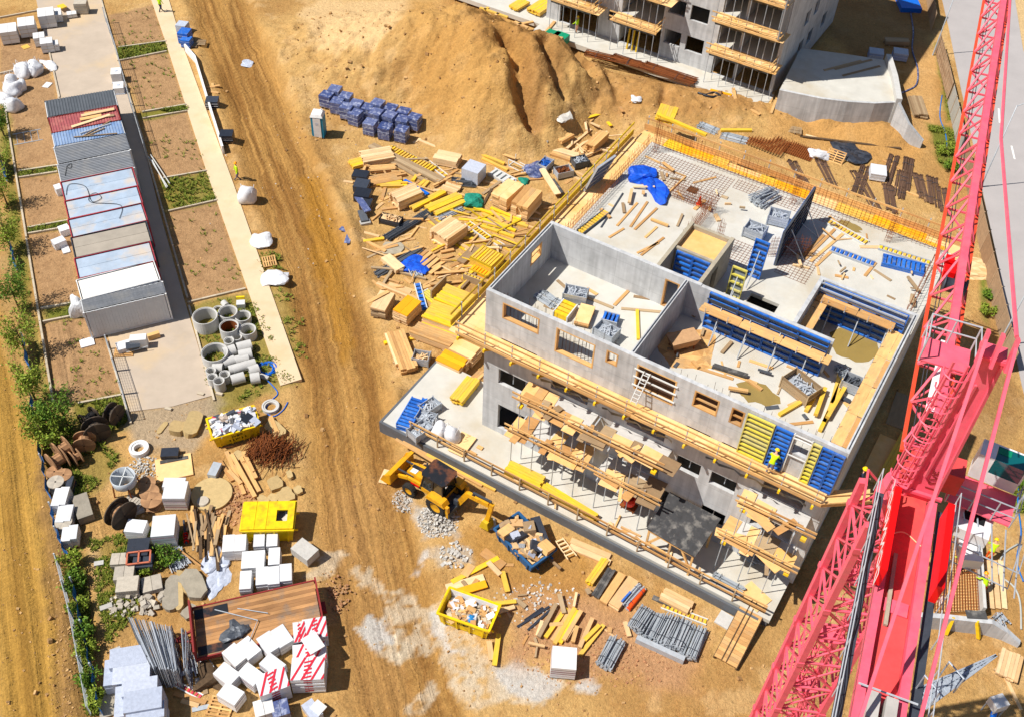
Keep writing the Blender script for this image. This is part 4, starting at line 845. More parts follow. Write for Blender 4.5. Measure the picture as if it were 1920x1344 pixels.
# flare from the tower top to the slewing ring on the left (gusset plate)
# ---------------------------------------------------------------- second building at the back
b2 = thing('concrete_apartment_block', 'tall grey concrete apartment block shell behind the sand heap', 'building', L(0, 0, 0), RB)
V2, H2 = 48.4, 19.4
holes = []; balc = []
for k in range(6):
    f = Z0+3.1*k
    holes += [(-8.3, -6.5, f+1.45, f+2.95), (-10.55, -8.85, f+1.5, f+2.95), (-16.6, -15.85, f+1.9, f+3.0)]
    balc += [(-15.2, -10.9, f+.02, f+2.75), (-5.3, .55, f+.02, f+2.75), (-21.9, -17.6, f+.02, f+2.75)]
mb = MB(); wallbox(mb, -23.4, .9, V2, V2+.25, Z0-.3, H2, holes+balc); mb.build('front_wall', 'concrete', b2)
mb = MB(); wallbox(mb, .66, .9, V2+.252, V2+17, Z0-.3, H2, [(v_, v_+1.3, Z0+3.1*k+1.2, Z0+3.1*k+2.6) for k in range(6) for v_ in (V2+5.5, V2+8.0, V2+12)], 'v'); mb.build('side_wall', 'concrete', b2)
mb = MB(); wallbox(mb, -23.4, -23.16, V2+.252, V2+17, Z0-.3, H2, [], 'v'); mb.box(-23.15, .65, V2+16.8, V2+17, Z0-.3, H2); mb.box(-23.15, .65, V2+.26, V2+16.79, H2-.3, H2-.02); mb.build('rear_walls', 'concrete', b2)
for k in range(1, 6): mb = MB(); mb.box(-23.15, .65, V2+.26, V2+16.79, Z0+3.1*k-.24, Z0+3.1*k); mb.build('floor_slab', 'slab_concrete', b2)
mb = MB()
for u_ in (-17.3, -15.4, -10.7, -5.6, -3.2): mb.box(u_, u_+.2, V2+.26, V2+6, Z0, H2-.3)
mb.box(-23.1, .6, V2+6, V2+6.2, Z0, H2-.3); mb.build('room_walls', 'concrete', b2)
mb = MB()
for a_, b_, c_, d_ in [(-3.2+.02, -2.4, V2-.0, Z0+.02)]: pass
for k in range(3):
    for u0, u1 in ((-15.3, -10.8), (-5.4, .6), (-22, -17.5)):
        m2 = MB(); m2.box(u0, u1, V2-1.3, V2-.003, Z0+3.1*(k+1)-.2, Z0+3.1*(k+1)-.02); m2.build('balcony_slab', 'pale_concrete', b2)
mb = MB(); mb.box(-45, -23.2, 46.9, V2+18, .3, Z0-.05); mb.box(-23.2, 1.2, 45.6, V2-.003, .3, Z0); mb.build('podium_slab', 'slab_concrete', b2)
def rearscaf(label, u0, u1, z, seed):
    rnd = random.Random(seed); s = thing('balcony_scaffold', label, 'scaffold', L(u0, V2, 0), RB); w_ = u1-u0
    mb = MB(); u = -.3
    while u < w_+.2: l = rnd.choice((.8, 1.2, 1.6)); mb.t = rnd.random(); mb.obox((u+l/2, -1.0, z+rnd.uniform(0, .04)), (l-.02, 1.9, .04), rnd.uniform(-.03, .03)); u += l
    for k in range(3): mb.t = rnd.random(); mb.obox((rnd.uniform(.5, w_-.5), -1.2+rnd.uniform(-.4, .4), z+.07+.015*k), (rnd.uniform(1, 2.4), .25, .03), rnd.uniform(-.2, .2))
    mb.build('platform', 'ply', s)
    mb = MB()
    for zz in (.45, .95): mb.bar((-.4, -1.95, z+zz), (w_+.4, -1.95, z+zz), .05, .12); mb.bar((w_+.2, -1.95, z+zz), (w_+.2, -.1, z+zz), .05, .12)
    mb.bar((-.3, -1.93, z+.1), (w_+.3, -1.93, z+.1), .04, .2); mb.each('handrail', 'timber', s)
    mb = MB()
    for u_ in np.arange(0, w_+.1, 1.45): mb.tube([(u_, -1.85, z-3.1), (u_, -1.85, z+1.2)], .03); mb.tube([(u_+.4, -1.0, z-3.1), (u_+.4, -1.0, z-.02)], .03)
    mb.each('prop', 'galvanised', s)
    mb = MB(); k = 12
    for i in range(k): q0, q1 = w_*i/k, w_*(i+1)/k; mb.poly([(q0, -1.9, z-.03), (q1, -1.9, z-.03), (q1, -1.75+.05*math.sin(i*3+1), z-.3), (q0, -1.75+.05*math.sin(i*3), z-.3)])
    mb.build('plastic_sheet', 'black_plastic', s)
PS = ('lowest', 'second lowest', 'third lowest')
mb = MB()
for k in range(3, 6): mb.box(-5.4, .85, V2-2.0, V2-.003, Z0+3.1*k+2.9, Z0+3.1*k+3.08)
mb.each('balcony_slab', 'pale_concrete', b2); mb = MB(); mb.box(.72, .84, V2-2.0, V2-.01, 7.2, H2); mb.build('shadow_net', 'roof_grey', b2)  # net added, mostly out of view, to extend the block's cast shadow
for k in range(3):
    z = Z0+3.1*(k+1)-.02
    rearscaf('%s timber balcony platform at the right corner of the rear block' % PS[k], -5.2, .6, z, 10+k)
    rearscaf('%s timber balcony platform in the middle of the rear block' % PS[k], -15.2, -10.9, z, 20+k)
    rearscaf('%s timber balcony platform at the left end of the rear block' % PS[k], -22, -17.6, z, 30+k)
# ---------------------------------------------------------------- ramp with curved wall
rp = thing('concrete_ramp', 'pale concrete ramp deck with curved front wall beside the rear block', 'ramp', (0, 0, 0))
Zr = 2.8; front = W([(1462, 168, Zr), (1500, 176, Zr), (1540, 184, Zr), (1590, 190, Zr), (1640, 193, Zr), (1678, 191, Zr)])
deckp = front + W([(1672, 150, Zr), (1658, 112, Zr), (1580, 100, Zr), (1502, 90, Zr)])
mb = MB(); mb.prism(ccw(deckp), Zr-.3, Zr-.05); mb.build('ramp_deck', 'slab_concrete', rp)
def ribbon(pts, z0, z1, th, zs=None):
    mb = MB(); P_ = [Vector((p[0], p[1], 0)) for p in pts]; n = len(P_); Nn = []
    for i in range(n): d = (P_[min(i+1, n-1)]-P_[max(i-1, 0)]).normalized(); Nn.append(Vector((-d.y, d.x, 0))*th/2)
    V_ = []; F_ = []
    for i in range(n):
        t_ = zs[i] if zs else z1
        V_ += [P_[i]-Nn[i]+Zup(z0), P_[i]+Nn[i]+Zup(z0), P_[i]+Nn[i]+Zup(t_), P_[i]-Nn[i]+Zup(t_)]
    for i in range(n-1):
        for j in range(4): F_.append((i*4+j, i*4+(j+1) % 4, (i+1)*4+(j+1) % 4, (i+1)*4+j))
    F_ += [(3, 2, 1, 0), (n*4-4, n*4-3, n*4-2, n*4-1)]; mb.mesh(V_, F_); return mb
ribbon(front, -.3, Zr, .25).build('front_wall', 'concrete', rp)
side = W([(1684, 194, Zr), (1676, 150, Zr), (1664, 110, Zr)]); ribbon(side, -.3, Zr+.45, .5).build('side_wall', 'pale_concrete', rp)
wing = W([(1684, 198, Zr), (1705, 232, 1.9), (1732, 262, .9)]); ribbon(wing, -.3, 0, .3, [Zr+.3, 1.9, .8]).build('wing_wall', 'concrete', rp)
mb = MB()
for q in ((1545, 132), (1565, 130), (1580, 142)): c, rz, l = line(q[0], q[1], q[0]+70, q[1]-18, Zr); mb.obox((c.x, c.y, Zr-.045), (l, .25, .05), rz, random.random())
for o in mb.each('plank', 'grey_timber'): tag(o, 'weathered plank lying on the shaded ramp deck', 'plank', 'planks on the ramp deck')
# ---------------------------------------------------------------- street side: fences and lamps
def fence(name, label, px, h, m, kind, z=0):
    P_ = [at(p[0], p[1], z) for p in px]; t = thing(name, label, 'fence', P_[0]); o = P_[0]
    posts = MB(); pans = MB()
    for a, b in zip(P_[:-1], P_[1:]):
        d = b-a; l = d.length; d.normalize(); n = max(1, round(l/2.3))
        for i in range(n):
            p = a+d*(l*i/n)-o; q = a+d*(l*(i+1)/n)-o; posts.bar(p+Zup(0), p+Zup(h+.1), .08)
            if kind == 'panel': pans.t = random.random(); pans.bar(p+d*.06+Zup(h/2+.05), q-d*.06+Zup(h/2+.05), .04, h-.1)
            else:
                e = MB()
                if kind == 'slat':
                    for k in range(7): e.bar(p+d*.05+Zup(.2+k*h/7.2), q-d*.05+Zup(.2+k*h/7.2), .03, h/9, random.random())
                    for f in (.3, .7): e.bar(p*(1-f)+q*f+Zup(.1), p*(1-f)+q*f+Zup(h), .05, .08)
                elif kind == 'mesh':
                    for zz in (.12, h): e.tube([p+d*.05+Zup(zz), q-d*.05+Zup(zz)], .022, 5)
                    for f in (0, 1): e.tube([p*(1-f)+q*f+d*(.05-.1*f)+Zup(.1), p*(1-f)+q*f+d*(.05-.1*f)+Zup(h)], .022, 5)
                    for k in range(1, 9): e.bar(p+(q-p)*k/9+Zup(.12), p+(q-p)*k/9+Zup(h), .012)
                    for k in range(1, 6): e.bar(p+d*.05+Zup(.12+k*h/6), q-d*.05+Zup(.12+k*h/6), .012)
                else:
                    k = 6; V_ = []; F_ = []
                    for j in range(k+1):
                        f = j/k; w_ = Vector((-d.y, d.x, 0))*.08*math.sin(j*2.3+i); V_ += [p*(1-f)+q*f+w_+Zup(.1+.1*math.sin(j+i)), p*(1-f)+q*f+w_*1.4+Zup(h*(.85+.15*math.sin(j*1.9+i)))]
                    for j in range(k): F_.append((2*j, 2*j+2, 2*j+3, 2*j+1))
                    e.mesh(V_, F_)
                e.build('fence_panel', m, t)
    if pans.V: pans.each('fence_panel', m, t)
    posts.each('post', 'galvanised' if kind in ('mesh', 'net') else 'fence_wood', t)
    return t
fence('wooden_fence', 'weathered slatted wooden fence between the site and the road', [(1752, 95), (1768, 160), (1775, 190)], 2.0, 'fence_wood', 'slat')
fence('panel_fence', 'pale grey sheet panel fence beside the road', [(1776, 195), (1790, 260), (1796, 290)], 2.0, 'fence_panel', 'panel')
fence('board_fence', 'brown timber hoarding along the road behind the crane jib', [(1800, 300), (1822, 400), (1845, 510), (1868, 610), (1890, 700)], 2.0, 'fence_wood', 'panel')
fence('hoarding', 'leaning dark timber hoarding panels near the blue shade at top right', [(1732, -30), (1745, 60)], 2.0, 'fence_wood', 'panel')
def lamp(px, py, h, aim, label):
    p = at(px, py); t = thing('street_lamp', label, 'lamp', p); mb = MB(); mb.lathe([(.09, 0), (.08, 1.2), (.06, 1.3), (.04, h), (0, h)], n=10); mb.build('pole', 'galvanised', t, True)
    mb = MB(); a = math.radians(aim); mb.tube([(0, 0, h-.1), (.6*math.cos(a), .6*math.sin(a), h+.15), (1.3*math.cos(a), 1.3*math.sin(a), h+.2)], .04); mb.build('arm', 'galvanised', t)
    mb = MB(); mb.obox((1.55*math.cos(a), 1.55*math.sin(a), h+.14), (.8, .3, .12), a); mb.build('lamp_head', 'white_frame', t)
lamp(1749, 104, 8.2, 10, 'street lamp at the far end of the wooden roadside fence')
lamp(1838, 352, 8.2, 10, 'street lamp by the timber hoarding behind the crane jib')
lamp(1870, 650, 8.2, 10, 'street lamp standing near the crane cab and road edge')
# ---------------------------------------------------------------- the builder's kit
R = random.Random(11)
def ends(p0, p1, h, base=None):
    """two pixels on the TOP centre line of a thing h tall -> foot point, heading, length"""
    z = base if base is not None else None
    if z is None:
        z = 0.0
        for _ in range(6): q = at((p0[0]+p1[0])/2, (p0[1]+p1[1])/2, z+h); z = hz1(q.x, q.y)
    a = at(*p0, z+h); b = at(*p1, z+h); d = b-a; m = (a+b)/2
    return Vector((m.x, m.y, z)), math.atan2(d.y, d.x), d.length
def foot(p, h=0, base=None): return ends(p, p, h, base)[0]
def stack(label, p0, p1, w, h, m='timber', bw=.2, bh=.12, base=None, name='timber_stack', cat='timber stack', group=None, top=None, bearers=True, jit=.04, tint=None):
    P_, rz, l = ends(p0, p1, h, base); t = thing(name, label, cat, P_, rz, group); hb = .1 if bearers and h > .3 else .0
    nl = max(1, round((h-hb)/bh)); nw = max(1, round(w/bw)); lh = (h-hb)/nl; mb = MB(); tp = MB()
    for k in range(nl):
        for j in range(nw):
            if 0 < k < nl-1 and 0 < j < nw-1: continue
            e = R.uniform(-jit, jit)*2; q = tp if (top and k == nl-1) else mb
            q.t = R.random() if tint is None else tint; q.box(-l/2+e, l/2+e+R.uniform(-jit, jit), -w/2+j*w/nw+.006, -w/2+(j+1)*w/nw-.006, hb+k*lh+.004, hb+(k+1)*lh-(R.uniform(0, .012) if k == nl-1 else 0))
    if 1 < nl and nw > 2: mb.box(-l/2+.15, l/2-.15, -w/2+w/nw, w/2-w/nw, hb+.01, h-lh-.002, .6)
    if mb.V: mb.build('boards', m, t)
    if tp.V: tp.build('top_boards', top, t)
    if hb:
        b_ = MB()
        for x in (-l*.32, l*.32): b_.box(x-.06, x+.06, -w/2-.05, w/2+.05, 0, hb)
        b_.each('bearer', 'grey_timber', t)
    return t
def plank(p0, p1, w=.2, th=.05, m='timber', base=None, lift=0.0, label=None, group=None, name='plank'):
    P_, rz, l = ends(p0, p1, th+lift, base); mb = MB(); t0 = R.random(); mb.box(-l/2, l/2, -w/2, w/2, 0, th, t0)
    if th >= .12 and 'yellow' in m:   # I-shaped formwork beam
        mb = MB(); mb.hexa([(x, y, z) for z, ys in ((0, 1), (th, 1)) for x, y in ((-l/2, -w/2), (l/2, -w/2), (l/2, w/2), (-l/2, w/2))], t0)
    o = mb.build(name, m, loc=P_+Vector((0, 0, lift)), rz=rz)
    return tag(o, label, 'plank' if name == 'plank' else name.replace('_', ' '), group)
def pallet_mesh(sx, sy):
    mb = MB()
    for i in range(6): y = -sy/2+(sy-.1)*i/5; mb.box(-sx/2, sx/2, y, y+.1, .11, .132, R.random())
    for x in (-sx/2, -.05, sx/2-.1): mb.box(x, x+.1, -sy/2, sy/2, .0, .109, R.random())
    return mb
def load(label, p, rz, sx, sy, h, m='block_white', group=None, base=None, rows=4, band='strap_maroon', name='block_pallet', cat='pallet', stripe=None, wrap=0.0, bands=True, split=False):
    P_ = foot(p, h, base); t = thing(name, label, cat, P_, rz, group); pallet_mesh(sx, sy).build('pallet', 'grey_timber', t)
    mb = MB(); hh = h-.14; k = rows
    for i in range(k):
        z0 = .135+hh*i/k; z1 = .135+hh*(i+1)/k-.012; e = [R.uniform(-.012, .012)-wrap*R.random() for _ in range(4)]
        if split: mb.box(-sx/2+e[0], -.01, -sy/2+e[2], sy/2+e[3], z0, z1, R.random()); mb.box(.01, sx/2+e[1], -sy/2+e[2], sy/2+e[3], z0, z1, R.random())
        else: mb.box(-sx/2+e[0], sx/2+e[1], -sy/2+e[2], sy/2+e[3], z0, z1, R.random())
    mb.build('load', m, t)
    if bands and band:
        mb = MB()
        for i in range(1, k): z0 = .135+hh*i/k-.022; mb.box(-sx/2-.004, sx/2+.004, -sy/2-.004, sy/2+.004, z0, z0+.03)
        mb.each('band', band, t)
    if stripe:
        mb = MB(); zt = h+.004
        for q in np.arange(-1.4, 1.4, .3):
            pts = []
            def clip(x, y): return (max(-sx/2, min(sx/2, x)), max(-sy/2, min(sy/2, y)), zt)
            x0 = q*sx; 
            if -sx/2 <= x0 < sx/2-.1: mb.poly([(x0, -sy/2, zt), (min(x0+.13, sx/2), -sy/2, zt), (min(x0+.13+sy*.5, sx/2), min(sy/2, -sy/2+(sx/2-x0-.13)*2 if x0+.13+sy*.5 > sx/2 else sy/2), zt), (min(x0+sy*.5, sx/2), min(sy/2, -sy/2+(sx/2-x0)*2 if x0+sy*.5 > sx/2 else sy/2), zt)])
        for z in np.arange(.25, h-.1, .24): mb.poly([(-sx*.12, -sy/2-.008, z), (sx*.14, -sy/2-.008, z+.05), (sx*.14, -sy/2-.008, z+.17), (-sx*.12, -sy/2-.008, z+.12)])
        for y in np.arange(-sy/2+.05, sy/2-.15, .22): mb.poly([(-sx*.12, y, zt+.003), (sx*.12, y+.1, zt+.003), (sx*.12, y+.2, zt+.003), (-sx*.12, y+.1, zt+.003)])
        mb.build('printed_stripes', stripe, t)
    return t
def crumple(rx, ry, rz_, seed, n=3, amp=.25, flat=True):
    """lumpy closed body standing on z=0"""
    bm = bmesh.new(); bmesh.ops.create_icosphere(bm, subdivisions=n, radius=1); rs = random.Random(seed); ph = [Vector((rs.uniform(-1, 1), rs.uniform(-1, 1), rs.uniform(-1, 1))).normalized() for _ in range(9)]; fr = [rs.uniform(2, 7) for _ in range(9)]; of = [rs.uniform(0, 6) for _ in range(9)]
    for v in bm.verts:
        d = sum(math.sin(v.co.dot(p)*f+o)/f**.6 for p, f, o in zip(ph, fr, of)); s = 1+amp*d*.4
        c = v.co.copy()
        if flat: c.z = max(c.z, -.35)
        # squarish
        q = max(abs(c.x), abs(c.y), 1e-3); r_ = math.hypot(c.x, c.y); kf = (r_/q)**.5 if r_ > .01 else 1
        v.co = Vector((c.x*rx*s*kf, c.y*ry*s*kf, (c.z+.35)*rz_*s/1.35))
    mb = MB(); mb.mesh([v.co.copy() for v in bm.verts], [tuple(x.index for x in f.verts) for f in bm.faces]); bm.free()
    for i in range(len(mb.T)): mb.T[i] = rs.random()
    return mb
def blob(name, label, cat, p, r, h, m, seed=0, group=None, base=None, ry=None, rz=0, n=3, amp=.35, smooth=False):
    P_ = foot(p, h*.5, base); o = crumple(r, ry or r, h, seed, n, amp).build(name, m, loc=P_-Vector((0, 0, .03)), rz=rz, smooth=smooth); return tag(o, label, cat, group)
def bag(label, p, s=1.0, h=.95, group='white bulk bags', seed=0, m='wrap_white', rz=0, base=None):
    P_ = foot(p, h*.6, base); t = thing('bulk_bag', label, 'bag', P_, rz, group); crumple(s*.5, s*.5, h, seed, 3, .3).build('sack', m, t, True)
    mb = MB()
    for sx in (-1, 1):
        for sy in (-1, 1): mb.tube([(sx*.3*s, sy*.3*s, h*.85), (sx*.36*s, sy*.2*s, h*1.12), (sx*.3*s, sy*.05*s, h*.85)], .02, 5)
    mb.each('lifting_loop', m, t); return t
def crate(label, p, rz, sx=1.2, sy=.85, h=.7, base=None, fill='steel', seed=0, name='steel_crate', level=.75, m='steel'):
    P_ = foot(p, h, base); t = thing(name, label, 'crate', P_, rz); mb = MB(); th = .03
    mb.box(-sx/2, sx/2, -sy/2, sy/2, .1, .13)
    for s in (-1, 1): 
        for k in range(4): z = .13+(h-.13)*k/4; z1 = .13+(h-.13)*(k+1)/4-.02; y = s*(sy/2-th/2); mb.box(-sx/2, sx/2, y-th/2, y+th/2, z, z1, R.random()); x = s*(sx/2-th/2); mb.box(x-th/2, x+th/2, -sy/2+th+.002, sy/2-th-.002, z, z1, R.random())
    for a in (-1, 1):
        for b in (-1, 1): mb.box(a*(sx/2)-.035, a*(sx/2)+.035, b*(sy/2)-.035, b*(sy/2)+.035, 0, h+.01)
    mb.build('bin', m, t)
    if fill:
        f = MB(); rs = random.Random(seed)
        for k in range(26):
            a = rs.uniform(0, 3.14); l = rs.uniform(.25, .6)*min(sx, 1.1); x, y = rs.uniform(-sx/2+.3, sx/2-.3), rs.uniform(-sy/2+.22, sy/2-.22); z = h*level+rs.uniform(-.12, .12); f.t = rs.random()
            dx, dy = math.cos(a)*l/2, math.sin(a)*l/2; cl_ = lambda q, b: max(-b+.06, min(b-.06, q))
            f.bar((cl_(x-dx, sx/2), cl_(y-dy, sy/2), z-.05), (cl_(x+dx, sx/2), cl_(y+dy, sy/2), z+.08), .06, .05)
        f.box(-sx/2+.05, sx/2-.05, -sy/2+.05, sy/2-.05, .14, h*level-.12, .3)
        f.build('contents', fill, t)
    return t
def rack(label, p0, p1, w, n, m='yellow_timber', rail='white_frame', h=.14, base=None, group=None, name='shutter_rack', cat='formwork', under=0, gap=.45, tilt=0.0, backing=None):
    """ribbed panel lying face down: two side rails and n cross ribs"""
    P_, rz, l = ends(p0, p1, h+under*.14, base); t = thing(name, label, cat, P_, rz, group); t.rotation_euler[0] = tilt
    a = MB(); z0 = under*.14
    for y in (-w/2, w/2-.07): a.box(-l/2, l/2, y, y+.07, z0, z0+h, .4)
    a.each('side_rail', rail, t)
    b = MB(); st = l/n
    for i in range(n): x = -l/2+i*st+st*gap/2; b.box(x, x+st*(1-gap), -w/2+.072, w/2-.072, z0+.02, z0+h-.02, R.random())
    b.each('rib', m, t)
    if backing:
        c = MB(); c.box(-l/2, l/2, -w/2, w/2, z0-.02, z0-.002) if z0 else c.box(-l/2, l/2, -w/2+.071, w/2-.071, 0, .016); c.build('sheet', backing, t)
    for k in range(under):
        c = MB(); c.t = R.random(); e = R.uniform(-.05, .05); c.box(-l/2+e, l/2+e, -w/2, w/2, k*.14, k*.14+.118); c.build('panel_below', m, t)
    return t
def props(label, p0, p1, w, h, n=40, m='galvanised', base=None, group=None, name='prop_bundle', cat='steel props', r=.035, spread=.05):
    P_, rz, l = ends(p0, p1, h, base); t = thing(name, label, cat, P_, rz, group); mb = MB()
    for k in range(n):
        q = k/n; y = R.uniform(-w/2, w/2); z = .06+(h-.1)*(q if abs(y) < w*.35 else q*.7); e = R.uniform(-.12, .12); mb.t = R.random()
        mb.tube([(-l/2+e, y+R.uniform(-spread, spread), z), (l/2+e, y+R.uniform(-spread, spread), z+R.uniform(-.03, .03))], r*R.uniform(.8, 1.2), 6)
        x = -l/2+e; mb.box(x-.02, x, y-.07, y+.07, z-.06, z+.07)
    mb.build('tubes', m, t)
    mb = MB()
    for x in (-l*.3, l*.3): mb.tube([(x, -w/2-.05, .02), (x, -w/2-.05, h*.7), (x, -w*.3, h+.03), (x, w*.3, h+.03), (x, w/2+.05, h*.7), (x, w/2+.05, .02)], .018, 5)
    mb.each('band', 'dark_steel', t); return t
def ladder(label, p0, p1, w=.45, n=12, m='galvanised', base=None, group=None):
    P_, rz, l = ends(p0, p1, .1, base); mb = MB()
    for y in (-w/2, w/2): mb.bar((-l/2, y, .07), (l/2, y, .07), .06, .08)
    for i in range(n): x = -l/2+l*(i+.5)/n; mb.bar((x, -w/2, .07), (x, w/2, .07), .045)
    return tag(mb.build('ladder', m, loc=P_, rz=rz), label, 'ladder', group)
def drum(label, p, r=.75, w=.7, rz=0, lying=False, m='drum_wood', group='wooden cable drums', core=.4, fm=None, wound=None):
    P_ = foot(p, r if not lying else w); t = thing('cable_drum', label, 'cable drum', P_, rz, group)
    Rm = Matrix.Rotation(math.pi/2, 3, 'X') if not lying else Matrix.Identity(3); c = Vector((0, 0, r)) if not lying else Vector((0, 0, w/2+.03))
    for s in (-1, 1):
        mb = MB(); a, b = s*(w/2), s*(w/2-.07); mb.lathe([(.06, a), (r, a), (r, b), (.06, b)], c=c, n=28, R=Rm, close=True)
        for i in range(len(mb.T)): mb.T[i] = (i % 7)/7
        mb.build('flange', fm or m, t)
    mb = MB(); mb.lathe([(core*r*1.3, -w/2+.07), (core*r*1.3, w/2-.07)], c=c, n=20, R=Rm)
    for i in range(len(mb.T)): mb.T[i] = i % 2
    mb.build('core', wound or m, t); return t
def ring(label, p, r, h, m='pale_concrete', th=.1, group=None, lid=False, base=None, inner=None, name='concrete_ring'):
    P_ = foot(p, h, base); mb = MB(); mb.lathe([(r-th, 0), (r, 0), (r, h), (r-th*.5, h+.0), (r-th*.5, h-.05), (r-th, h-.05)], n=32, close=True)
    o = mb.build(name, m, loc=P_, smooth=False); tag(o, label, 'concrete ring', group)
    if inner: q = MB(); q.lathe([(r-th-.003, .02), (r-th-.003, h-.08)], n=32); q.build('lining', inner, o)
    return o
def pipe(label, p0, p1, r, m='pale_concrete', th=.07, group=None, base=None, hole=False):
    P_, rz, l = ends(p0, p1, 2*r, base); mb = MB(); mb.lathe([(r-th, -l/2), (r, -l/2), (r, l/2), (r-th, l/2)], c=(0, 0, r), n=24, close=True, R=Matrix.Rotation(math.pi/2, 3, 'Y'))
    o = mb.build('concrete_pipe', m, loc=P_, rz=rz); return tag(o, label, 'concrete pipe', group)
def slab(name, label, cat, p0, p1, w, th, m, base=None, group=None, tilt=0.0, rough_edge=.0, lift=0.0):
    P_, rz, l = ends(p0, p1, th+lift, base); mb = MB()
    if rough_edge:
        n = 14; pts = []
        for i in range(n): a = 6.283*i/n; q = max(abs(math.cos(a)), abs(math.sin(a))); pts.append((l/2*math.cos(a)/q**.8*(1+R.uniform(-rough_edge, rough_edge)), w/2*math.sin(a)/q**.8*(1+R.uniform(-rough_edge, rough_edge))))
        mb.prism(pts, 0, th, R.random())
    else: mb.box(-l/2, l/2, -w/2, w/2, 0, th, R.random())
    o = mb.build(name, m, loc=P_+Vector((0, 0, lift)), rz=rz); o.rotation_euler[0] = tilt; return tag(o, label, cat, group)
def hose(label, pts, r, m, z=.04, name='hose', base=None):
    P_ = [gat(*p)+Vector((0, 0, r)) if base is None else at(*p, base+r) for p in pts]; Q = []
    for i in range(len(P_)-1):
        p0, p1, p2, p3 = P_[max(i-1, 0)], P_[i], P_[i+1], P_[min(i+2, len(P_)-1)]
        for k in range(5):
            t = k/5; Q.append(.5*((2*p1)+(p2-p0)*t+(2*p0-5*p1+4*p2-p3)*t*t+(3*p1-p0-3*p2+p3)*t**3))
    Q.append(P_[-1]); mb = MB(); mb.tube(Q, r, 6); return tag(mb.build(name, m, smooth=True), label, 'hose')
def rubble(name, label, p, r, n, s, m, seed, cat='rubble', ry=None, h=.25):
    P_ = foot(p); rs = random.Random(seed); mb = MB()
    for k in range(n):
        a = rs.uniform(0, 6.28); q = rs.random()**.6; x = r*q*math.cos(a); y = (ry or r)*q*math.sin(a); e = s*rs.uniform(.4, 1.4)
        mb.obox((x, y, h*(1-q)*rs.random()-.02), (e, e*rs.uniform(.5, 1), e*rs.uniform(.3, .7)), rs.uniform(0, 3), rs.random(), rs.uniform(-.5, .5), rs.uniform(-.5, .5))
    o = mb.build(name, m, loc=P_); tag(o, label, cat, None, 'stuff'); return o
# ---------------------------------------------------------------- timber yard between the haul road and the building
ZP = Z0
S = stack; G = 'timber'; Yl = 'yellow_timber'
S('small yellow board pile at the north-west tip of the timber yard', (657, 307), (680, 301), 1.1, .35, Yl, tint=None)
S('pale board stack beside the small yellow pile at the yard tip', (678, 294), (736, 284), 1.7, .6, 'pale_timber')
S('low pile of short timbers just south of the long weathered beam', (694, 316), (742, 312), .8, .35, G)
S('fanned timber pile above the black plastic boxes', (690, 340), (752, 328), 1.2, .3, G, jit=.3)
S('low yellow beam pile next to the blue rod', (714, 344), (760, 343), .8, .25, Yl, jit=.2)
S('big pale plank stack with dark shaded flank in the middle of the yard', (739, 370), (784, 351), 1.5, 1.0, 'pale_timber')
S('narrow yellow beam stack leaning against the big pale plank stack', (772, 389), (833, 357), .6, .35, Yl)
S('yellow beam stack west of the green netting, upper one', (801, 391), (862, 365), .9, .45, Yl)
S('yellow beam stack west of the green netting, lower one', (814, 398), (868, 374), .8, .35, Yl)
S('stack of knotted short boards touching the tip of the weathered beam', (832, 346), (860, 356), 1.2, .3, 'pale_timber')
S('pale plywood stack beside the grey wrapped pallet', (817, 288), (861, 297), 1.3, .75, 'pale_timber', bw=.65)
S('tall stack of pale panels with orange top boards, western half', (968, 340), (936, 368), 1.5, 1.3, 'pale_timber', bw=.7, bh=.22, top='ply')
S('tall stack of pale panels with one black board, eastern half', (1002, 352), (974, 384), 1.5, 1.5, 'pale_timber', bw=.5, bh=.22, top='timber')
S('large square stack of long boards with grey flank', (822, 440), (860, 414), 1.9, 1.1, 'pale_timber', bh=.1)
S('brown wide board pile beside the large square stack', (864, 490), (893, 462), .7, .25, 'grey_timber', bw=.7)
S('weathered pale ply stack with a slanting plank on top', (708, 579), (727, 546), 1.15, 1.0, 'grey_timber', bw=.6, bh=.14, top='pale_timber')
S('ply stack with two bright orange top sheets', (749, 587), (776, 560), 1.25, 1.1, 'pale_timber', bw=.62, bh=.13, top='orange_ply')
S('bright yellow beam stack closest to the building corner', (826, 546), (888, 571), 1.9, .9, Yl)
S('yellow and pale beam stack south of the brightest one', (803, 578), (864, 600), 1.9, .95, 'pale_timber', top=Yl)
S('low yellow beams under the second beam stack', (792, 603), (858, 624), .7, .4, Yl)
S('long stack of pale beams with one yellow edge', (776, 612), (852, 640), 1.2, .7, 'pale_timber', top='timber')
S('stack of orange timber beams lying end-on to the road', (741, 620), (768, 690), 1.25, .55, G, bw=.22, bh=.2)
S('narrow pale beams beside the stack of orange timber beams', (727, 625), (748, 682), .45, .4, 'pale_timber', bw=.22, bh=.2)
S('ply stack with orange stripe in front of the beams', (827, 664), (870, 684), 1.2, 1.1, 'pale_timber', bw=.4, top='orange_ply')
S('ply stack with brown top beside the building corner', (851, 643), (893, 663), 1.3, 1.0, 'pale_timber', bw=.65, top='ply')
S('low pale yellow timber layer on the podium edge', (800, 706), (853, 724), .95, .3, 'pale_timber', base=ZP-.6)
S('yellow beam stack standing on the podium corner', (855, 748), (888, 707), .95, .55, Yl, base=ZP)
S('two pale timber bundles behind the yellow stack on the podium', (880, 718), (905, 695), .6, .3, G, base=ZP)
S('orange pack of boards on the podium by the front wall', (952, 872), (1018, 903), 1.0, .5, Yl, base=ZP, top=Yl)
S('long yellow beam pack lying along the podium edge', (1020, 908), (1118, 968), .55, .45, Yl, base=ZP)
S('short board bundle under the concrete spill on the sand heap', (1048, 262), (1071, 249), .8, .3, G)
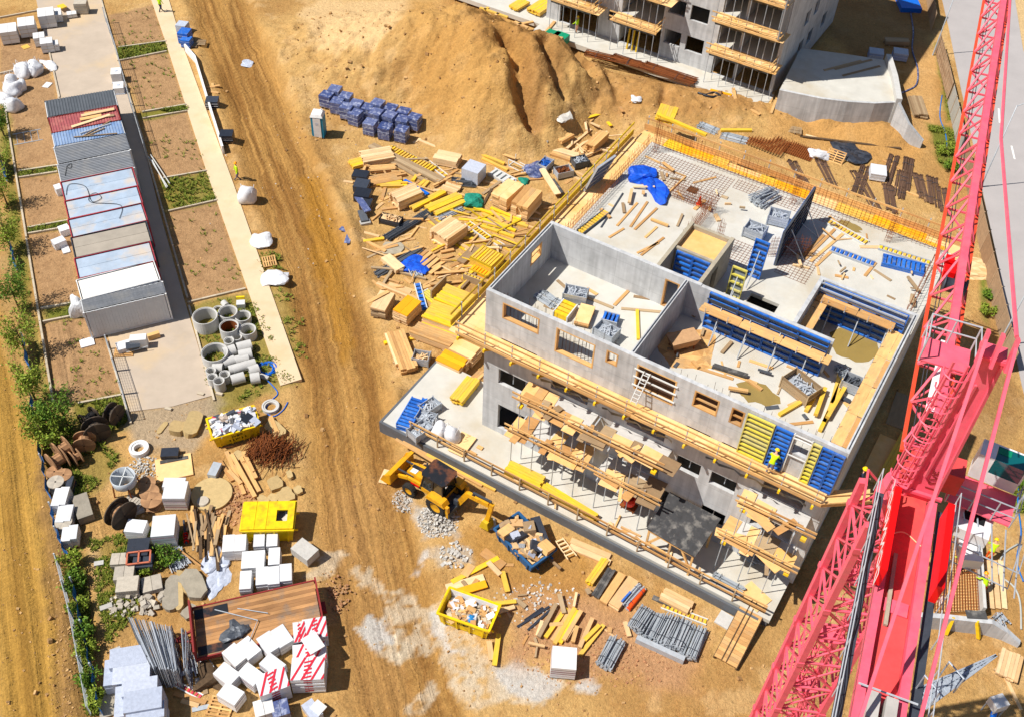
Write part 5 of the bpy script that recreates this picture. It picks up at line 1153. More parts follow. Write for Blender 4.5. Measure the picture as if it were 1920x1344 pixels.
S('square stack of planks below the leaning grey frame', (1106, 272), (1134, 246), .9, .9, G)
S('white-topped boards beside a black crate', (1034, 277), (1084, 291), .7, .25, 'pale_timber')
S('short boards under the white-topped boards', (1033, 286), (1070, 298), .5, .2, G)
S('pale board bundle by the blue skip', (1070, 1017), (1145, 1048), .8, .2, 'pale_timber', bw=.4)
S('wide brown plank pair in the front yard, left one', (1132, 1126), (1168, 1072), .5, .35, G, bw=.5)
S('wide brown plank pair in the front yard, right one', (1150, 1136), (1188, 1084), .7, .35, 'pale_timber', bw=.7)
S('dark weathered plank bundle left of the wide brown planks', (1117, 1115), (1148, 1064), .5, .35, 'black_ply', bw=.16)
S('yellow plank bundle left of the dark weathered one', (1105, 1090), (1136, 1046), .5, .3, Yl, bw=.16)
S('pale board bundle in front of the podium wall', (1243, 1111), (1296, 1138), .9, .3, 'pale_timber')
S('yellow beam pile behind the back edge of the top slab', (1245, 224), (1256, 198), 1.6, .5, Yl, base=3)
S('yellow beam pile at the top left of the rear yard', (1000, 20), (1030, 0), 1.6, .5, Yl, base=.8)
S('low yellow beam pile beside the rear yard edge', (962, 14), (985, 0), 1.2, .35, Yl, base=.8)
S('pale timber pile at the right edge of the site', (1888, 1268), (1900, 1222), 1.2, .35, 'pale_timber')
S('weathered stair-like board stack by the ramp wing wall', (1716, 180), (1728, 215), 1.3, .5, 'grey_timber', bw=.2)
S('stack of grey-yellow planks in the shade behind the ramp', (1660, 74), (1705, 76), .9, .5, 'grey_timber')
# formwork racks lying about
rack('long weathered beam with a row of yellow slats on it', (727, 276), (813, 318), 1.1, 17, Yl, 'grey_timber', .12, under=1)
S('long weathered grey beam stack at the head of the yard', (696, 271), (828, 337), .75, .4, 'grey_timber', bw=.38, bh=.2)
plank((730, 300), (800, 340), .35, .15, 'grey_timber', label='weathered grey beam half under the long yellow-slatted one', group='weathered beam pieces')
rack('white framed ladder panel at the tip of the weathered beam', (794, 297), (838, 331), .5, 7, Yl, 'white_frame', .12, gap=.7)
rack('blue and white striped narrow panel near the yellow stacks', (782, 530), (796, 580), .5, 7, 'form_blue', 'white_frame', .2, gap=.3)
rack('small yellow ribbed panel between the blue panel and the yellow stack', (800, 560), (815, 551), 1.6, 4, 'form_yellow', 'white_frame', .15, gap=.25)
rack('white ribbed panel with yellow edge by the large square stack', (876, 417), (916, 446), .6, 9, Yl, 'white_frame', .25, gap=.5)
rack('stack of yellow ribbed formwork panels by the left walkway', (893, 470), (933, 489), 1.7, 8, Yl, 'yellow_rail', .16, under=5, gap=.3)
rack('orange ribbed formwork panel pair below the yellow panel stack', (889, 495), (921, 510), 1.3, 6, 'orange_ply', 'yellow_rail', .14, under=1, gap=.3)
rack('yellow slatted panel standing on edge by the left walkway', (870, 512), (905, 525), .35, 6, Yl, 'grey_timber', .6, gap=.35)
rack('small yellow slatted panel near the guard rail', (929, 453), (944, 462), .5, 4, Yl, 'white_frame', .14, gap=.4)
rack('white panel frames with yellow strip east of the grey wrapped pallet', (921, 319), (962, 341), 1.0, 5, 'white_frame', 'white_frame', .14, under=1, gap=.6)
# steel
props('long dark steel prop bundle in the timber yard', (725, 442), (806, 394), .8, .35, 26, 'dark_steel', r=.045)
props('bundle of dark grey channel bars under a thick pale board', (704, 512), (787, 463), .75, .3, 14, 'dark_steel', r=.07, spread=.02)
props('dark prop rack west of the grey wrapped pallet', (848, 336), (894, 340), .9, .45, 24, 'dark_steel')
props('grey prop bundle under the lower yellow beam stack', (823, 408), (866, 388), .6, .25, 16, 'steel')
props('splayed steel props on the blue tarpaulin', (768, 485), (782, 515), .6, .3, 18, 'steel', spread=.25)
load('grey film-wrapped pallet in the timber yard', (889, 312), math.radians(-25), 1.5, 1.5, 1.35, 'wrap_grey', rows=1, bands=False, wrap=.02)
# boxes of small steel parts
crate('grey steel crate of timber offcuts at the foot of the sand heap', (1017, 254), math.radians(-32), 1.7, .95, .6, fill='grey_timber', seed=1)
crate('steel crate with blue parts beside the dark blue tarpaulin', (1023, 303), math.radians(60), 1.3, .9, .7, fill='form_blue', seed=2)
crate('steel crate of rusty parts below the black crate', (1057, 317), math.radians(25), 1.4, .95, .7, fill='rust', seed=3)
crate('dark crate with coiled wire beside white-topped boards', (1088, 298), math.radians(25), 1.3, 1.0, .7, fill='steel', seed=4, m='dark_steel')
crate('grey lattice crate holding one block by the orange beams', (790, 665), math.radians(-8), 1.15, .9, .75, fill='pale_timber', seed=5, level=.5)
crate('black crate of splayed board ends in the timber yard', (733, 408), math.radians(-15), 1.7, .8, .6, fill='pale_timber', seed=6, m='black_plastic', level=1.0)
rd = math.radians
crate('steel crate of clamps, northern one of three on the podium', (806, 757), RB+rd(75), 1.25, .85, .7, ZP, 'steel', 7)
crate('steel crate of clamps, middle one of three on the podium', (799, 778), RB+rd(10), 1.25, .85, .7, ZP, 'steel', 8)
crate('steel crate of clamps, southern one of three on the podium', (787, 801), RB+rd(75), 1.4, .95, .75, ZP, 'steel', 9)
rack('stack of blue formwork panels on the podium corner', (786, 746), (756, 797), 1.05, 9, 'form_blue', 'form_blue', .16, base=ZP, under=3, gap=.35, backing='steel')
rack('second blue formwork panel beside the blue stack on the podium', (797, 745), (778, 790), .35, 9, 'form_blue', 'form_blue', .3, base=ZP, gap=.35)
bag('full white bulk bag on the podium, plain one', (824, 803), 1.1, 1.15, 'bulk bags on the podium', 1, rz=RB, base=ZP)
bag('full white bulk bag with red print on the podium', (848, 811), 1.1, 1.15, 'bulk bags on the podium', 2, rz=RB+.2, base=ZP)
slab('plywood_sheet', 'brown plywood sheet on two battens on the podium', 'plywood', (880, 814), (853, 849), 1.1, .05, 'ply', ZP, lift=.12)
plank((895, 835), (905, 840), .25, .1, 'timber', ZP, label='short batten under the brown plywood sheet', group='battens'); plank((880, 845), (892, 852), .25, .1, 'timber', ZP, label='short batten under the brown plywood sheet', group='battens')
# black plastic goods along the west edge
for i, (p, s, h_) in enumerate((((676, 325), (1.3, 1.0), .5), ((678, 343), (1.2, 1.2), .7), ((680, 360), (1.3, 1.1), .8), ((686, 378), (.9, 1.0), .6))):
    load(('black plastic-wrapped box at the west edge of the timber yard, northernmost', 'black wrapped box with white tape near the yard edge, second from north', 'black wrapped box with two white bands, third from north', 'small black wrapped box above the blue panel, fourth from north')[i], p, rd(-8), *s, h_, 'black_plastic', rows=2, band='white', group='black wrapped boxes')
slab('long_panel', 'long dark blue panel leaning over the black boxes', 'panel', (669, 366), (690, 396), .55, .12, 'blue_wrap', lift=.5)
slab('long_panel', 'grey board at the south end of the black boxes', 'panel', (677, 394), (684, 414), .6, .12, 'dark_steel', lift=.2)
slab('concrete_slab', 'short pale slab at the south end of the black boxes', 'slab', (675, 418), (694, 414), .5, .2, 'pale_concrete')
slab('plastic_board', 'small blue-grey board on the sand west of the yard, upper', 'board', (642, 433), (648, 427), .7, .05, 'blue_wrap'); slab('plastic_board', 'small blue-grey board on the sand west of the yard, lower', 'board', (650, 456), (656, 438), .45, .05, 'blue_wrap')
slab('concrete_slab', 'flat pale mat among the offcuts near the road', 'slab', (716, 464), (756, 466), 1.5, .1, 'old_concrete', rough_edge=.08)
S('thick pale board bundle lying across the dark channel bars', (722, 479), (750, 503), .85, .45, 'pale_timber', bw=.85, bh=.15)
slab('plywood_board', 'brown timber panel standing on edge near the yellow stacks', 'panel', (808, 545), (836, 517), .12, .9, 'grey_timber')
slab('timber_board', 'wide pale board lying west of the yellow stacks', 'board', (727, 535), (770, 548), .75, .06, 'pale_timber')
S('two long pale beams lying west of the yellow stacks', (706, 529), (782, 560), .35, .2, 'pale_timber', bw=.17, bearers=False)
plank((688, 567), (728, 546), .3, .05, 'timber', lift=1.02, label='slanting plank lying on the weathered ply stack')
blob('tarpaulin', 'blue tarpaulin under steel props in the yard', 'tarpaulin', (776, 497), 1.1, .35, 'blue_tarp', 5, amp=.5)
blob('netting', 'green netting heap beside the yellow beam stacks', 'netting', (888, 374), .85, .7, 'teal_net', 6, amp=.5)
blob('netting', 'small green netting scrap on the white panel frames', 'netting', (980, 337), .5, .3, 'teal_net', 7, amp=.5)
blob('tarpaulin', 'dark blue tarpaulin heap beside a steel crate', 'tarpaulin', (1000, 317), .8, .6, 'blue_wrap', 8, amp=.5)
slab('plank_board', 'long pale board bridging from the blue crate to the walkway', 'board', (1016, 316), (1046, 364), .55, .08, 'pale_timber', lift=.4)
slab('plank_board', 'dark board lying next to the long pale bridge board', 'board', (1034, 336), (1052, 362), .5, .05, 'black_ply', lift=.3)
mb = MB()
for p, q in (((-.8, -.5, .05), (.8, -.5, .05)), ((-.8, .5, .05), (.8, .5, .05)), ((-.8, -.5, .05), (-.8, .5, .05)), ((.8, -.5, .05), (.8, .5, .05)), ((-.8, -.5, .05), (-.8, -.5, .7)), ((.8, -.5, .05), (.8, -.5, .7)), ((-.8, .5, .05), (-.8, .5, .7)), ((-.8, -.5, .7), (.8, -.5, .7))): mb.bar(p, q, .06)
tag(mb.build('steel_stillage', 'white_frame', loc=foot((974, 314)), rz=rd(-35)), 'pale open steel frame west of the dark blue tarpaulin', 'frame')
# loose beams and planks
LY = 'loose yellow beam lying in the timber yard west of the building'; LT = 'loose plank lying on the sand of the timber yard'
for p0, p1 in (((774, 338), (781, 328)), ((793, 350), (803, 339)), ((786, 347), (797, 337)), ((895, 286), (946, 306)), ((904, 296), (952, 318)), ((889, 388), (973, 417)), ((920, 389), (976, 412)), ((897, 407), (967, 432)), ((886, 417), (964, 443)), ((905, 400), (958, 426)), ((915, 396), (985, 420)), ((930, 405), (990, 424)), ((845, 352), (868, 342)), ((680, 452), (720, 446)), ((868, 522), (900, 496)), ((860, 540), (885, 520)), ((720, 642), (727, 640)), ((765, 634), (780, 632))):
    plank(p0, p1, .28, .18, Yl, label=LY, group='loose yellow beams in the timber yard', name='timber_beam')
for p0, p1 in (((911, 306), (964, 317)), ((922, 282), (967, 297)), ((939, 285), (966, 242)), ((900, 338), (940, 347)), ((673, 433), (711, 443)), ((704, 392), (718, 380)), ((751, 392), (769, 384)), ((785, 262), (825, 278)), ((640, 339), (662, 342)), ((775, 268), (788, 260)), ((1063, 278), (1108, 242)), ((1073, 284), (1102, 262)), ((1078, 290), (1104, 272)), ((1105, 228), (1120, 215)), ((1090, 222), (1125, 238)), ((1155, 188), (1168, 210)), ((1186, 216), (1215, 206)), ((1076, 330), (1092, 340)), ((1080, 322), (1096, 330)), ((905, 470), (918, 462)), ((720, 452), (778, 420)), ((845, 500), (862, 492)), ((1060, 344), (1072, 336))):
    plank(p0, p1, .26, .06, R.choice(('timber', 'pale_timber')), label=LT, group='loose planks in the timber yard')
def strew(n, poly, label, group, ms, base=None, ln=(.8, 2.6), seed=1, angs=(0, 1.2, 2.1), name='plank'):
    rs = random.Random(seed); xs_ = [p[0] for p in poly]; ys_ = [p[1] for p in poly]; k = 0
    while k < n:
        x, y = rs.uniform(min(xs_), max(xs_)), rs.uniform(min(ys_), max(ys_))
        if sdf(np.array([x]), np.array([y]), poly)[0] < 0: continue
        k += 1; c = foot((x, y), .1, base); a = rs.choice(angs)+rs.gauss(0, .25); l = rs.uniform(*ln); w_ = rs.choice((.1, .15, .2, .26)); m_ = rs.choice(ms); mb = MB(); th = rs.choice((.04, .06, .14)); mb.box(-l/2, l/2, -w_/2, w_/2, 0, th, rs.random()); o = mb.build(name, m_, loc=c+Zup(rs.choice((0, 0, .06, .2))), rz=a); o.rotation_euler[1] = rs.gauss(0, .04); tag(o, label, name.replace('_', ' '), group)
strew(130, [(660, 290), (820, 290), (960, 310), (1040, 350), (1030, 400), (900, 520), (860, 545), (700, 540), (680, 430), (720, 380)], 'loose plank lying on the sand of the timber yard', 'loose planks in the timber yard', ('timber', 'pale_timber', 'grey_timber', 'timber'), seed=2, angs=(.45, -.4, .5, 1.3))
strew(45, [(820, 380), (960, 400), (1020, 400), (900, 520), (840, 520), (800, 400)], LY, 'loose yellow beams in the timber yard', (Yl, 'yellow_rail'), seed=3, ln=(1.2, 3), angs=(-.45, -.5, .45), name='timber_beam')
strew(26, [(1010, 225), (1160, 215), (1150, 290), (1040, 340), (1000, 300)], 'loose plank on the sand left of the back of the top slab', 'planks left of the back slab', ('timber', 'pale_timber'), seed=4)
strew(24, [(960, 1050), (1110, 1060), (1330, 1200), (1000, 1230), (830, 1080)], 'small loose board end strewn over the front yard', 'board ends in the front yard', ('timber', 'pale_timber', 'grey_timber'), seed=5, ln=(.3, 1.0), name='board_end')
strew(18, [(930, 880), (1240, 1040), (1380, 1110), (1200, 1000)], 'small board end lying on the podium in front of the building', 'board ends on the podium', ('timber', 'pale_timber'), base=ZP, seed=6, ln=(.3, 1.4), name='board_end')
strew(26, [(1220, 600), (1320, 570), (1560, 680), (1640, 720), (1540, 800), (1230, 680)], 'small batten strewn on the floor of the right-hand top room', 'battens in the right-hand top room', ('timber', 'grey_timber', 'dark_steel'), base=10.1, seed=7, ln=(.3, 1.3), name='batten')
strew(22, [(1120, 400), (1230, 300), (1420, 390), (1300, 420), (1240, 480)], 'small batten strewn on the back of the top slab', 'battens on the back slab', ('timber', 'grey_timber', 'pale_timber'), base=10.1, seed=8, ln=(.3, 1.5), name='batten')
strew(24, [(1480, 500), (1560, 420), (1740, 480), (1720, 580), (1560, 520)], 'small batten strewn on the right part of the top slab', 'battens on the right slab', ('timber', 'grey_timber', 'pale_timber'), base=10.1, seed=9, ln=(.3, 1.5), name='batten')
for p0, p1 in (((801, 469), (780, 487)), ((816, 478), (793, 497)), ((822, 484), (801, 502)), ((832, 490), (811, 503)), ((808, 473), (786, 491)), ((795, 463), (777, 480)), ((826, 498), (806, 512))):
    plank(p0, p1, .3, .08, 'timber', label='short offcut board beside the blue tarpaulin in the yard', group='offcut boards by the blue tarpaulin', lift=R.uniform(0, .2))
for p0, p1 in (((980, 118), (1010, 96)),): pass
plank((758, 337), (803, 364), .3, .14, 'bright_blue', label='bright blue bar lying by the low yellow beam pile', name='blue_bar')
plank((906, 383), (922, 354), .2, .12, 'bark', label='dark brown bar lying west of the tall panel stacks')
plank((1085, 225), (1130, 212), .3, .06, Yl, label='yellow board on the sand left of the top slab'); plank((1118, 205), (1146, 236), .3, .06, Yl, label='yellow board leaning on the sand below the heap')
# front yard: props, beams, planks, skip surroundings
for i, (p0, p1, w_) in enumerate((((1192, 1172), (1216, 1135), .95), ((1217, 1190), (1240, 1147), .95), ((1243, 1204), (1268, 1152), .95), ((1266, 1208), (1287, 1158), .9), ((1292, 1226), (1315, 1172), .95))):
    props('%s prop bundle from the left in the row of five in the front yard' % ('first', 'second', 'third', 'fourth', 'fifth')[i], p0, p1, w_, .6, 46, group='row of steel prop bundles')
props('single galvanised prop bundle standing apart in the front yard', (1133, 1243), (1160, 1194), .9, .55, 44)
props('galvanised tube stack on the podium near its right end', (1338, 1078), (1392, 1107), .8, .35, 34, base=ZP)
props('heap of loose prop heads on the podium at the right scaffold', (1392, 1024), (1424, 1042), .8, .3, 30, base=ZP, spread=.25)
props('bundle of blue and silver tubes beside an orange pipe', (1172, 1130), (1203, 1096), .7, .35, 24, 'steel', r=.05); plank((1166, 1126), (1182, 1108), .12, .12, 'form_blue', lift=.35, label='blue tube on the silver tube bundle', name='tube')
mb = MB(); c_, rz_, l_ = ends((1178, 1141), (1207, 1104), .2); mb.lathe([(.0, -l_/2), (.14, -l_/2), (.14, l_/2), (0, l_/2)], c=(0, 0, .16), R=Matrix.Rotation(math.pi/2, 3, 'Y')); tag(mb.build('plastic_pipe', 'orange', loc=c_, rz=rz_, smooth=False), 'orange plastic pipe on the front yard ground', 'pipe')
slab('steel_beam', 'grey steel box beam in front of the prop bundles', 'beam', (1194, 1193), (1284, 1234), .3, .45, 'galvanised')
rack('yellow and white ladder-like panel behind the prop bundles', (1241, 1133), (1326, 1165), .45, 11, Yl, 'white_frame', .1, gap=.45)
plank((1224, 1118), (1260, 1134), .3, .1, 'black_ply', label='dark board behind the prop bundles')
slab('concrete_slab', 'small grey slab on the sand before the timber stair', 'slab', (1352, 1172), (1366, 1150), .9, .12, 'pale_concrete')
FY = 'loose yellow-brown beam in the fan of beams in the front yard'
for p0, p1, m_ in (((1010, 1192), (1043, 1130), 'grey_timber'), ((1023, 1193), (1062, 1138), Yl), ((1036, 1200), (1070, 1140), 'timber'), ((1040, 1205), (1078, 1138), Yl), ((1050, 1204), (1082, 1142), Yl), ((1057, 1198), (1090, 1143), 'timber'), ((1074, 1202), (1082, 1172), 'timber'), ((1087, 1212), (1111, 1157), 'pale_timber'), ((1088, 1226), (1132, 1170), Yl), ((1096, 1198), (1124, 1170), Yl), ((1030, 1170), (1056, 1168), 'timber')):
    plank(p0, p1, .24, .16, m_, label=FY, group='fan of loose beams in the front yard', name='timber_beam', lift=R.choice((0, .02, .17)))
plank((1049, 1112), (1058, 1148), .25, .12, 'grey_timber', lift=.2, label='grey plank lying across the top of the fan of beams')
for p0, p1 in (((970, 1174), (1030, 1136)), ((990, 1180), (1032, 1142)), ((984, 1162), (1018, 1138))): plank(p0, p1, .14, .1, 'black_plastic', label='black plastic rod left of the fan of beams', group='black rods', name='rod')
load('pale block pallet with purple bands standing alone in the front yard', (1058, 1232), rd(-2), 1.35, 1.3, 1.25, 'block_white', rows=5)
SK = 'loose board lying beside the open yellow skip in the front yard'
for p0, p1, w_, m_ in (((837, 1102), (908, 1082), .55, 'pale_timber'), ((848, 1112), (912, 1093), .5, 'orange_ply'), ((847, 1090), (935, 1044), .3, Yl), ((905, 1032), (944, 1061), .6, 'timber'), ((942, 1070), (952, 1108), .3, Yl), ((917, 1200), (922, 1236), .3, 'pale_timber'), ((935, 1187), (927, 1246), .28, Yl), ((920, 1131), (968, 1126), .25, Yl), ((935, 1145), (965, 1136), .25, 'pale_timber'), ((870, 1078), (885, 1058), .5, 'timber'), ((915, 1052), (938, 1076), .3, 'pale_timber')):
    plank(p0, p1, w_, .1, m_, label=SK, group='boards around the open yellow skip', lift=R.uniform(0, .2))
for p0, p1 in (((756, 826), (868, 888)), ((770, 836), (905, 908)), ((800, 850), (930, 916)), ((790, 868), (868, 898))): plank(p0, p1, .3, .14, R.choice((Yl, 'timber')), label='long beam lying on the sand along the foot of the podium', group='beams along the podium foot', name='timber_beam')
plank((742, 822), (832, 876), .2, .06, 'timber', ZP, lift=.3, label='long plank resting on the podium edge near its left corner'); 
slab('plank_board', 'short pale board on the sand left of the digger', 'board', (717, 905), (728, 880), .55, .05, 'pale_timber')
# handrail of planks along the podium front
rail = thing('podium_guard_rail', 'timber guard rail of long planks along the podium front edge', 'guard rail', O, RB); mb = MB(); u_ = -3.6
while u_ < 19.5: mb.t = R.random(); mb.bar((u_, -3.1+R.uniform(-.05, .05), ZP+.55), (u_+4.2, -3.1+R.uniform(-.05, .05), ZP+.55), .06, .16); mb.t = R.random(); mb.bar((u_, -3.12, ZP+1.05+R.uniform(-.05, .05)), (u_+4.2, -3.12, ZP+1.05+R.uniform(-.05, .05)), .06, .14); u_ += 4.1
mb.each('plank', 'timber', rail); mb = MB()
for u_ in np.arange(-3.4, 20, 2.05): mb.bar((u_, -3.2, ZP), (u_, -3.2, ZP+1.15), .08)
mb.each('post', 'grey_timber', rail)
# black-felt shelter
sh = thing('work_shelter', 'timber shelter with a black sheet roof standing on the podium', 'shelter', O, RB); mb = MB()
mb.hexa([(13.2, -2.95, 3.0), (16.4, -3.2, 3.0), (16.65, -.3, 3.5), (13.3, -.2, 3.5), (13.2, -2.95, 3.06), (16.4, -3.2, 3.06), (16.65, -.3, 3.56), (13.3, -.2, 3.56)]); mb.build('roof', 'black_ply', sh)
mb = MB()
for x, y, z in ((13.35, -2.8, 2.98), (14.8, -2.9, 2.98), (16.25, -3.0, 2.98), (13.4, -.5, 3.42), (16.4, -.6, 3.42)): mb.bar((x, y, ZP), (x, y, z), .12)
mb.each('post', 'timber', sh); mb = MB()
for a_, b_ in (((13.3, -2.85, 2.85), (16.3, -3.05, 2.85)), ((13.35, -2.8, 2.9), (13.4, -.5, 3.35)), ((16.25, -3.0, 2.85), (16.4, -.6, 3.35)), ((13.4, -2.8, 1.5), (14.1, -2.85, 2.8)), ((16.2, -3, 1.5), (15.5, -2.95, 2.8)), ((13.35, -2.83, 1.6), (16.25, -3.03, 1.6))): mb.bar(a_, b_, .1, .14)
mb.each('brace', 'timber', sh)
t = thing('mortar_mixer', 'small red machine on the podium under the lower plywood platform', 'mixer', foot((1180, 943), .5, ZP), RB); mb = MB(); mb.lathe([(.1, .4), (.35, .55), (.38, .9), (.25, 1.05)], n=16); mb.build('drum', 'traffic_red', t); mb = MB(); mb.box(-.5, .5, -.3, .3, .25, .34)
for x in (-.4, .4): mb.bar((x, -.25, 0), (x, .1, .4), .05); mb.bar((x, .25, 0), (x, .1, .4), .05)
mb.build('chassis', 'rust', t)
# timber stair ramp from the podium
st = thing('timber_ramp', 'long timber gangway with cleats running down from the podium', 'ramp', (0, 0, 0)); a_ = at(1418, 1128, .85); b_ = at(1360, 1240, .35); d_ = (b_-a_).normalized(); s_ = Vector((-d_.y, d_.x, 0)).normalized()*.68; mb = MB()
for k in range(18):
    p = a_+(b_-a_)*(k/18); q = a_+(b_-a_)*((k+.94)/18); mb.t = R.random(); mb.hexa([p-s_-Zup(.06), q-s_-Zup(.06), q+s_-Zup(.06), p+s_-Zup(.06), p-s_, q-s_, q+s_, p+s_])
mb.build('deck', 'timber', st); mb = MB()
for f in (-.35, .05): mb.bar(a_+s_*f+Zup(.03), b_+s_*f+Zup(.03), .05, .05)
mb.bar(a_-s_+Zup(-.15), b_-s_+Zup(-.15), .08, .2); mb.bar(a_+s_+Zup(-.15), b_+s_+Zup(-.15), .08, .2); mb.each('runner', 'bark', st)
slab('plywood_sheet', 'square plywood landing at the head of the timber gangway', 'plywood', (1400, 1128), (1428, 1106), 1.6, .06, 'ply', ZP)
# things on the top slab
r1 = 10.1
crate('steel crate of tubes in the left-hand top room', (1080, 545), RB+.3, 1.4, .9, .75, r1, 'steel', 21)
rack('yellow ribbed formwork panel leaning in the left-hand top room', (1050, 590), (1070, 565), 1.0, 4, Yl, 'white_frame', .4, r1, gap=.25)
S('ply board stack in the left-hand top room', (1090, 605), (1103, 572), .9, .4, 'timber', bw=.9, base=r1, top='ply')
props('pile of prop heads in the left-hand top room', (1012, 548), (1045, 568), .8, .25, 24, base=r1, spread=.2)
crate('steel crate with blue frames in the left-hand top room', (1138, 615), RB-.1, 1.3, .9, .8, r1, 'steel', 22)
rack('blue formwork panel propped behind a crate in the left-hand top room', (1130, 590), (1160, 598), .8, 4, 'form_blue', 'steel', .5, r1)
plank((1195, 580), (1197, 635), .18, .14, Yl, r1, label='yellow beam standing alone in the left-hand top room', name='timber_beam')
for p0, p1 in (((1045, 525), (1062, 540)), ((1100, 540), (1120, 552)), ((1095, 555), (1150, 577)), ((1152, 572), (1178, 545)), ((1165, 578), (1245, 585)), ((1188, 555), (1220, 560)), ((1020, 572), (1042, 580)), ((1185, 545), (1205, 545))): plank(p0, p1, .2, .06, R.choice(('timber', 'grey_timber')), r1, label='loose board on the floor of the left-hand top room', group='boards in the left-hand top room')
t = thing('mortar_trough', 'rusty mortar trough in the corner of the right-hand top room', 'trough', foot((1280, 640), .5, r1), RB+.9); mb = MB(); mb.hexa([(-.7, -.35, .3), (.7, -.35, .3), (.7, .35, .3), (-.7, .35, .3), (-.9, -.5, .9), (.9, -.5, .9), (.9, .5, .9), (-.9, .5, .9)]); mb.build('tub', 'brick_rubble', t); mb = MB()
for x in (-.6, .6): mb.bar((x, -.4, 0), (x, -.3, .35), .07); mb.bar((x, .4, 0), (x, .3, .35), .07)
mb.each('leg', 'rust', t)
blob('sawdust', 'spilt brown sawdust on the floor of the right-hand top room', 'sawdust', (1290, 655), 1.5, .08, 'timber', 31, base=r1, amp=.6)
S('dark plank lying in the middle of the right-hand top room', (1338, 683), (1402, 703), .3, .25, 'black_ply', base=r1, bearers=False)
for p0, p1 in (((1312, 690), (1375, 710)), ((1330, 686), (1420, 718)), ((1405, 675), (1450, 690)), ((1478, 760), (1510, 745)), ((1480, 795), (1525, 790))): plank(p0, p1, .2, .05, 'timber', r1, label='pale plank on the floor of the right-hand top room', group='planks in the right-hand top room')
for p0, p1 in (((1462, 775), (1505, 750)), ((1512, 768), (1530, 738)), ((1530, 775), (1548, 725)), ((1545, 790), (1582, 705)), ((1552, 780), (1590, 715)), ((1538, 805), (1555, 770)), ((1560, 755), (1575, 700))): plank(p0, p1, .22, .2, Yl, r1, label='yellow beam in the heap at the right end of the top storey', group='yellow beam heap at the right end', name='timber_beam', lift=R.choice((0, 0, .2)))
crate('wide rusty-sided box in the right-hand top room', (1505, 715), RB-.35, 1.9, 1.2, .9, r1, 'steel', 24, m='grey_timber', level=.6)
crate('steel crate of parts near the right wall of the top storey', (1605, 712), RB, 1.3, .9, .8, r1, 'dark_steel', 25)
props('tangle of silver clamps on the beam heap', (1575, 692), (1592, 690), .8, .5, 26, base=r1, spread=.3)
def pool(label, p, rx, ry, base, name='puddle'):
    P_ = foot(p, 0, base); mb = MB(); n = 22; rs = random.Random(int(p[0])); mb.prism([(rx*math.cos(6.283*i/n)*(1+rs.uniform(-.2, .2)), ry*math.sin(6.283*i/n)*(1+rs.uniform(-.2, .2))) for i in range(n)], .0, .006); o = mb.build(name, 'puddle', loc=P_, rz=RB); o['kind'] = 'structure'; return o
pool('', (1420, 737), 1.2, .8, r1); pool('', (1597, 648), 1.5, 1.3, r1); pool('', (1590, 425), .9, .5, r1)
# back half of the slab
rack('yellow ribbed formwork panel near the left edge of the top slab', (1088, 434), (1138, 395), .55, 11, Yl, 'dark_steel', .16, r1, gap=.35)
rack('yellow ribbed formwork panel near the middle of the top slab', (1553, 414), (1626, 455), .6, 11, Yl, 'white_frame', .14, r1, gap=.45)
rack('narrow blue ribbed formwork panel on the right part of the top slab', (1558, 465), (1640, 495), .6, 10, 'form_blue', 'steel', .14, r1, gap=.4)
rack('wide blue ribbed formwork panel at the right edge of the top slab', (1655, 484), (1735, 504), 1.0, 9, 'form_blue', 'form_blue', .16, r1, under=1, gap=.35, backing='form_face')
rack('yellow ribbed formwork panel behind the wide blue one', (1648, 462), (1745, 493), .5, 11, Yl, 'steel', .14, r1, gap=.45)
blob('tarpaulin', 'crumpled bright blue tarpaulin on the back of the top slab', 'tarpaulin', (1207, 325), 1.05, .7, 'blue_tarp', 41, base=r1, ry=.75, amp=.5); blob('tarpaulin', 'long tail of the crumpled bright blue tarpaulin', 'tarpaulin', (1228, 348), .6, .4, 'blue_tarp', 42, base=r1, ry=1.5, rz=rd(20), amp=.6)
for p0, p1 in (((1237, 312), (1286, 330)), ((1286, 330), (1253, 361)), ((1210, 292), (1238, 305))): plank(p0, p1, .1, .1, 'timber', r1, label='edge timber of the square opening form beside the blue tarpaulin', group='opening form timbers')
mb = MB(); mb.box(-.35, .35, -.35, .35, 0, .01); tag(mb.build('floor_opening', 'opening_dark', loc=foot((1299, 357), 0, r1)+Zup(.003), rz=RB), 'small square floor opening beside the orange cone', 'opening')  # flat dark plate; the hole's darkness is put into its colour
t = tag((lambda mb: (mb.box(-.2, .2, -.2, .2, 0, .04), mb.lathe([(.17, .04), (.05, .7), (0, .7)], n=14), mb.build('traffic_cone', 'traffic_red', loc=foot((1312, 378), .3, r1)))[-1])(MB()), 'bright orange cone on the top slab', 'cone')
TS = 'loose plank lying on the bare top slab behind the left-hand room'
for p0, p1 in (((1157, 423), (1195, 380)), ((1182, 425), (1214, 378)), ((1190, 430), (1232, 390)), ((1142, 445), (1170, 428)), ((1195, 474), (1235, 455)), ((1202, 478), (1245, 445)), ((1300, 343), (1343, 332)), ((1210, 445), (1232, 425))): plank(p0, p1, .16, .06, 'timber', r1, label=TS, group='planks on the bare top slab')
plank((1127, 426), (1168, 362), .1, .06, 'dark_steel', r1, label='dark steel bar lying on the top slab by the yellow panel', name='steel_bar')
for p0, p1 in (((1520, 490), (1590, 430)), ((1510, 485), (1575, 420)), ((1505, 480), (1545, 440)), ((1622, 517), (1642, 492)), ((1555, 405), (1585, 432)), ((1530, 498), (1560, 470))): plank(p0, p1, .2, .06, 'timber', r1, label='loose plank on the right half of the top slab', group='planks on the right half of the slab')
crate('steel lattice crate near the front of the tall dark formwork', (1418, 425), RB, 1.3, 1.0, .8, r1, 'steel', 31)
